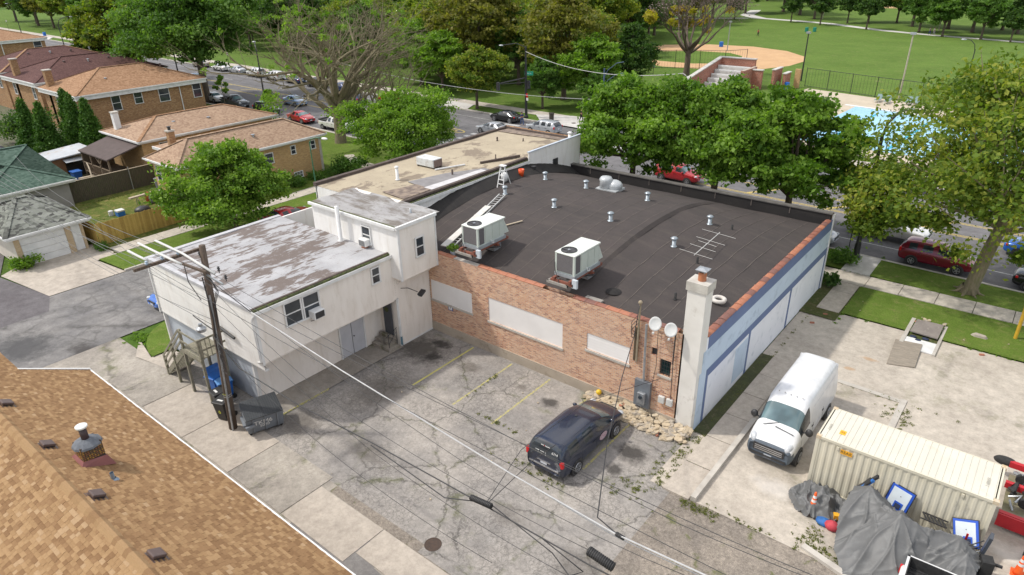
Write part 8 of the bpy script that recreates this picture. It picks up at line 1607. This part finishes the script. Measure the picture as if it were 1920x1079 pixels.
def bush(lab, x, y, r_, h, lm, n, seed, size=.16, name='shrub'):
    t = thing(name, lab, 'shrub', (x, y, 0)); rg = random.Random(seed); C = [(rg.gauss(0, .45)*r_, rg.gauss(0, .45)*r_, h*rg.uniform(.3, .8)) for _ in range(14)]; me = leafmesh('foliage', C, [r_*.4]*14, n, size, lm, seed, .8); o = bpy.data.objects.new('foliage', me); COL.objects.link(o); o.parent = t
    b = MB()
    for k in range(5): b.tube([(0, 0, 0), C[k]], .02, 4)
    b.build('stem', bark, t); return t
bush('low green bush at the corner of the mossy roofed garage', -56.0, 12.6, .75, .9, LM['bright'], 1500, 1); bush('weeds and pale flowers at the fence end by the garage', -55.3, 17.7, .55, .5, LM['elm'], 700, 2, .12)
bush('dark round bush before the nearest bungalow corner', -55.8, 42.0, 1.3, 1.6, LM['cedar'], 4000, 3); bush('low bushes along the bungalow long wall', -56.5, 36.5, 1.0, .9, LM['elm'], 2500, 4); bush('second low bush along the bungalow long wall', -56.5, 39.0, .9, .8, LM['elm'], 2000, 5)
bush('leafy bush at the left edge behind the cedars', -99.5, 28.0, 2.8, 3.6, LM['dark'], 6000, 6, .25); bush('dark shrub by the thick lamp at the wall end', -9.6, 48.0, .9, 1.1, LM['elm'], 1500, 7); bush('shaded low shrub at the front corner of the painted wall', -9.1, 43.6, .5, 1.2, LM['dark'], 900, 8)
me = leafmesh('foliage', [(.05, -.1, .35)], [.2], 260, .12, LM['bright'], 5); o = bpy.data.objects.new('foliage', me); COL.objects.link(o); o.parent = [q for q in sc.objects if q.name == 'potted_plant'][0]
# park trees: a few grown once, then copied
PT = [('lime', 11, 4.6, 2.2, LM['elm'], 12), ('broad', 13, 6.2, 3, LM['olive'], 14), ('darkoak', 15, 6.6, 2.6, LM['dark'], 14), ('bright', 11, 5, 2, LM['bright'], 12), ('rusty', 15, 6.5, 3, LM['rusty'], 14), ('young', 6.5, 2.6, 1.8, LM['dark'], 9)]
kinds = {'lime': 'mid green', 'broad': 'broad olive green', 'darkoak': 'dark green', 'bright': 'light green', 'rusty': 'rust tinged', 'young': 'young dark'}
base = {}
def park(kind, x, y, s_=1., lab=None, rz=0, group='park trees beyond the road'):
    lab = lab or kinds[kind]+' park tree among the trees beyond the road'
    if kind not in base:
        q = [p for p in PT if p[0] == kind][0]; base[kind] = tree('park_tree', lab, x, y, q[1], q[2], q[3], hash_(kind), 20000 if kind != 'young' else 6000, .42 if kind != 'young' else .35, q[4], lobes=q[5], group=group); base[kind].scale = (s_,)*3; return base[kind]
    return dup(base[kind], (x, y, 0), rz, lab, group, scale=(s_*R.uniform(.92, 1.08), s_*R.uniform(.92, 1.08), s_))
def hash_(s): return sum(ord(c)*(i+3) for i, c in enumerate(s))
park('broad', -66.3, 73.9, .68, 'olive green street tree left of the traffic signal pole'); park('lime', -73.7, 92.9, 1.15, 'tall tree with dark trunk behind the traffic signal mast arm'); park('lime', -58.5, 79.1, .66, 'thin trunked tree just right of the signal pole'); park('rusty', -60.0, 86.5, 1.05, 'tall rust tinged tree behind the street name sign'); park('bright', -53.4, 83.5, .95, 'light green tree left of the blue grey lamp post')
park('darkoak', -55.0, 97, .72, 'dark green tree left of the infield players'); park('lime', -49.5, 79.5, .55, 'small tree beside the pedestrians on the corner', 1); park('darkoak', -69, 101, .9, 'dark tree behind the rust tinged one'); park('bright', -79, 80, .9, 'light green tree behind the bare branches, right side'); park('bright', -88, 84, 1.0, 'light green tree behind the bare branches, left side')
rg = random.Random(12); pts_ = []
for i in range(3000):
    x, y = rg.uniform(-330, -76), rg.triangular(80, 245, 90); u = x+y*.9
    if y < 79-.035*x+6: continue
    if abs(y-(160+(x+170)*1.15)) < 9 and x > -175: continue
    if x > -100 and y > 118 and x > -80-(y-118)*.15: continue
    if any((x-a)**2+(y-c)**2 < (8.6+.018*(-x-80))**2 for a, c in pts_): continue
    pts_.append((x, y))
    if len(pts_) >= 190: break
for i, (x, y) in enumerate(pts_): park(rg.choice(('lime', 'broad', 'darkoak', 'bright', 'broad', 'rusty', 'lime')), x, y, rg.uniform(.85, 1.25), None, rg.uniform(0, 6.28))
row = [(-91, 226, 'young', .9), (-72.5, 224, 'young', 1.0), (-70, 238, 'darkoak', .85), (-62.5, 219, 'young', 1.1), (-57.5, 228, 'young', 1.1), (-53, 233, 'darkoak', .6), (-48.5, 212.5, 'young', 1.15), (-40, 226, 'rusty', .9), (-46, 236, 'lime', .9), (-35.5, 211, 'lime', .82), (-31, 224, 'darkoak', .9), (-29, 203.5, 'lime', .85), (-24.5, 217, 'darkoak', .95), (-20.6, 201, 'lime', .8), (-15, 218, 'darkoak', .8), (-19, 226, 'rusty', .8), (-14.5, 198, 'young', .95), (-9, 200, 'young', 1.0), (-79, 252, 'darkoak', 1), (-88, 262, 'darkoak', 1), (-97, 250, 'darkoak', .9)]
for i, (x, y, kd, s_) in enumerate(row): park(kd, x, y, s_*1.2, kinds[kd]+' tree in the row along the park path', rg.uniform(0, 6), 'trees along the park path')
for i in range(70):
    x = rg.uniform(-170, 60); y = rg.uniform(300, 420)+.0
    if x < -95: y = rg.uniform(262, 420)
    park(rg.choice(('darkoak', 'darkoak', 'lime', 'broad')), x, y, rg.uniform(.9, 1.4), None, rg.uniform(0, 6), 'distant park trees')
for i in range(60):
    x = rg.uniform(-420, -150); y = rg.uniform(245, 420); park(rg.choice(('darkoak', 'lime', 'broad')), x, y, rg.uniform(.9, 1.3), None, rg.uniform(0, 6), 'distant park trees')
# trees outside the view are not in the photograph; the rest are named by their place
PL = [o for o in sc.objects if o.type == 'EMPTY' and o.name.startswith('park_tree')]
for o in PL:
    v = o.location+Vector((0, 0, 5))-cam.matrix_world.translation; zd = v.dot(CAXF); u, vv = v.dot(CAXR)/zd, v.dot(CAXU)/zd
    if zd < 0 or abs(u) > .84 or vv > .52:
        if o not in base.values():
            for ch in list(o.children): bpy.data.objects.remove(ch)
            bpy.data.objects.remove(o); continue
    PXL = 512+u*1024*1276.2/1920; LMK = ((10, 'the far left roof'), (45, 'the maroon roofs'), (95, 'the orange roof'), (140, 'the rounded olive tree'), (190, 'the huge elm'), (228, "the elm's right side"), (262, 'the tall black street lamp'), (300, "the bare tree's left limbs"), (335, "the bare tree's middle"), (375, "the bare tree's right limbs"), (410, 'the bright green tree'), (445, 'the yellow turn arrow'), (485, 'the mast arm signal'), (525, 'the signal pole'), (558, 'the corner litter bin'), (592, 'the blue grey lamp post'), (630, 'the first street tree'), (665, 'the infield fence'), (700, 'the brick bleachers'), (745, 'the clay infield'), (800, 'the floodlight pole'), (830, 'the green lawn bins'), (870, 'the curved pool lamp'), (905, 'the pale wooden pole'), (940, 'the pool loungers'), (975, "the maple's left part"), (1012, "the maple's top"))
    lk = min(LMK, key=lambda q: abs(q[0]-PXL))[1]; dd = o.location.y; rw = 'nearest row' if dd < 102 else 'second row' if dd < 122 else 'third row' if dd < 150 else 'fourth row' if dd < 200 else 'path row' if dd < 245 else 'back row' if dd < 300 else 'farthest row'
    if 'among the trees' in o['label'] or 'in the row' in o['label']: o['label'] = '%s tree, park %s, above %s' % (o['label'].split(' park tree')[0].split(' tree in')[0], rw, lk)
same = {}
for o in sc.objects:
    if o.type == 'EMPTY' and o.name.startswith('park_tree') and o.get('label'): same.setdefault(o['label'], []).append(o)
for lb_, L_ in same.items():
    if len(L_) < 2: continue
    L_.sort(key=lambda o: (o.location-cam.matrix_world.translation).dot(CAXR)/(o.location-cam.matrix_world.translation).dot(CAXF))
    for i, o in enumerate(L_): o['label'] = lb_+((', left one', ', right one')[i] if len(L_) == 2 else ', %s from left' % OR_[min(i, 8)])
# weeds in cracks and along edges
def weeds(name, lab, spots, n, size, lm, seed):
    rg = random.Random(seed); C = []; CR = []
    for (x, y, rx, ry, k) in spots:
        for _ in range(k): C.append((x+rg.gauss(0, rx), y+rg.gauss(0, ry), .04)); CR.append(rg.uniform(.04, .11))
    me = leafmesh(name, C, CR, n, size, lm, seed, .35, .9); o = bpy.data.objects.new(name, me); COL.objects.link(o); tag(o, lab, 'weeds', kind='stuff')
wg = leafmat('weed_leaves', (.07, .09, .02), (.12, .14, .03), (.22, .22, .06), .3)
weeds('weeds', 'dry weeds growing along the slabs, kerbs and cracks of the lot', [(-9.3, 21.9, .35, 1.2, 60), (-9.1, 24, .2, .5, 20), (-9.9, 19.6, .5, .4, 25), (-7.2, 20.2, .5, .12, 40), (-8.4, 22.5, .35, .05, 14), (-8.4, 24.6, .35, .05, 14), (-8.4, 20.6, .4, .05, 16), (-5.2, 20.6, 1.2, .1, 20), (-3.3, 21.5, .3, .4, 45), (-2.6, 20.9, .5, .25, 30), (-2.6, 31.6, .4, .3, 25), (-4, 32.7, 1.2, .05, 25), (-2.15, 31, .06, 1, 22), (-17, 19.6, .8, .05, 14), (-19.7, 21.5, .05, 1.2, 12), (-13.6, 17.9, .8, .15, 30), (-14.6, 23.6, .3, .08, 10), (-9.2, 29, .15, 2.5, 60), (-9, 36, .05, 3, 20)], 9000, .05, wg, 3)
weeds('weeds', 'yellowing scrub round the bungalow backyard edges', [(-58, 18.3, 2, .3, 60), (-67.5, 24, .6, 3, 90), (-62, 27, 2.5, .8, 80), (-60, 20, 2, 1.2, 60), (-56.4, 12.9, .3, .15, 20)], 7000, .16, wg, 4)
weeds('grass_tufts', 'grass tufts along the lawn edges by the sidewalk', [(-2, 44.85, 4, .05, 90), (-4, 46.85, 5, .05, 90), (-7.45, 42.5, .05, 1.5, 50), (0, 40.5, 5, .08, 90), (-7.5, 48.6, .06, 1, 30), (-38.4, 13.2, .6, .3, 60), (-39, 16, .2, 2, 50)], 9000, .09, LM['bright'], 5)
# leftover small litter
for k in range(26):
    x, y = R.choice(((R.uniform(-26, -9), R.uniform(12, 24)), (R.uniform(-7, 4), R.uniform(27, 40)), (R.uniform(-3.5, 0), R.uniform(20.2, 21.2)), (R.uniform(-7, 2), R.uniform(41, 44))))
    o = bpy.data.objects.new('litter', rocks[k % 8]); COL.objects.link(o); o.location = (x, y, .13 if y > 40.5 else .03); o.scale = (R.uniform(.1, .3),)*3; o.rotation_euler = (0, 0, R.uniform(0, 6)); tag(o, 'small pale stone or scrap lying on the ground', 'litter', 'scattered scraps on the ground')
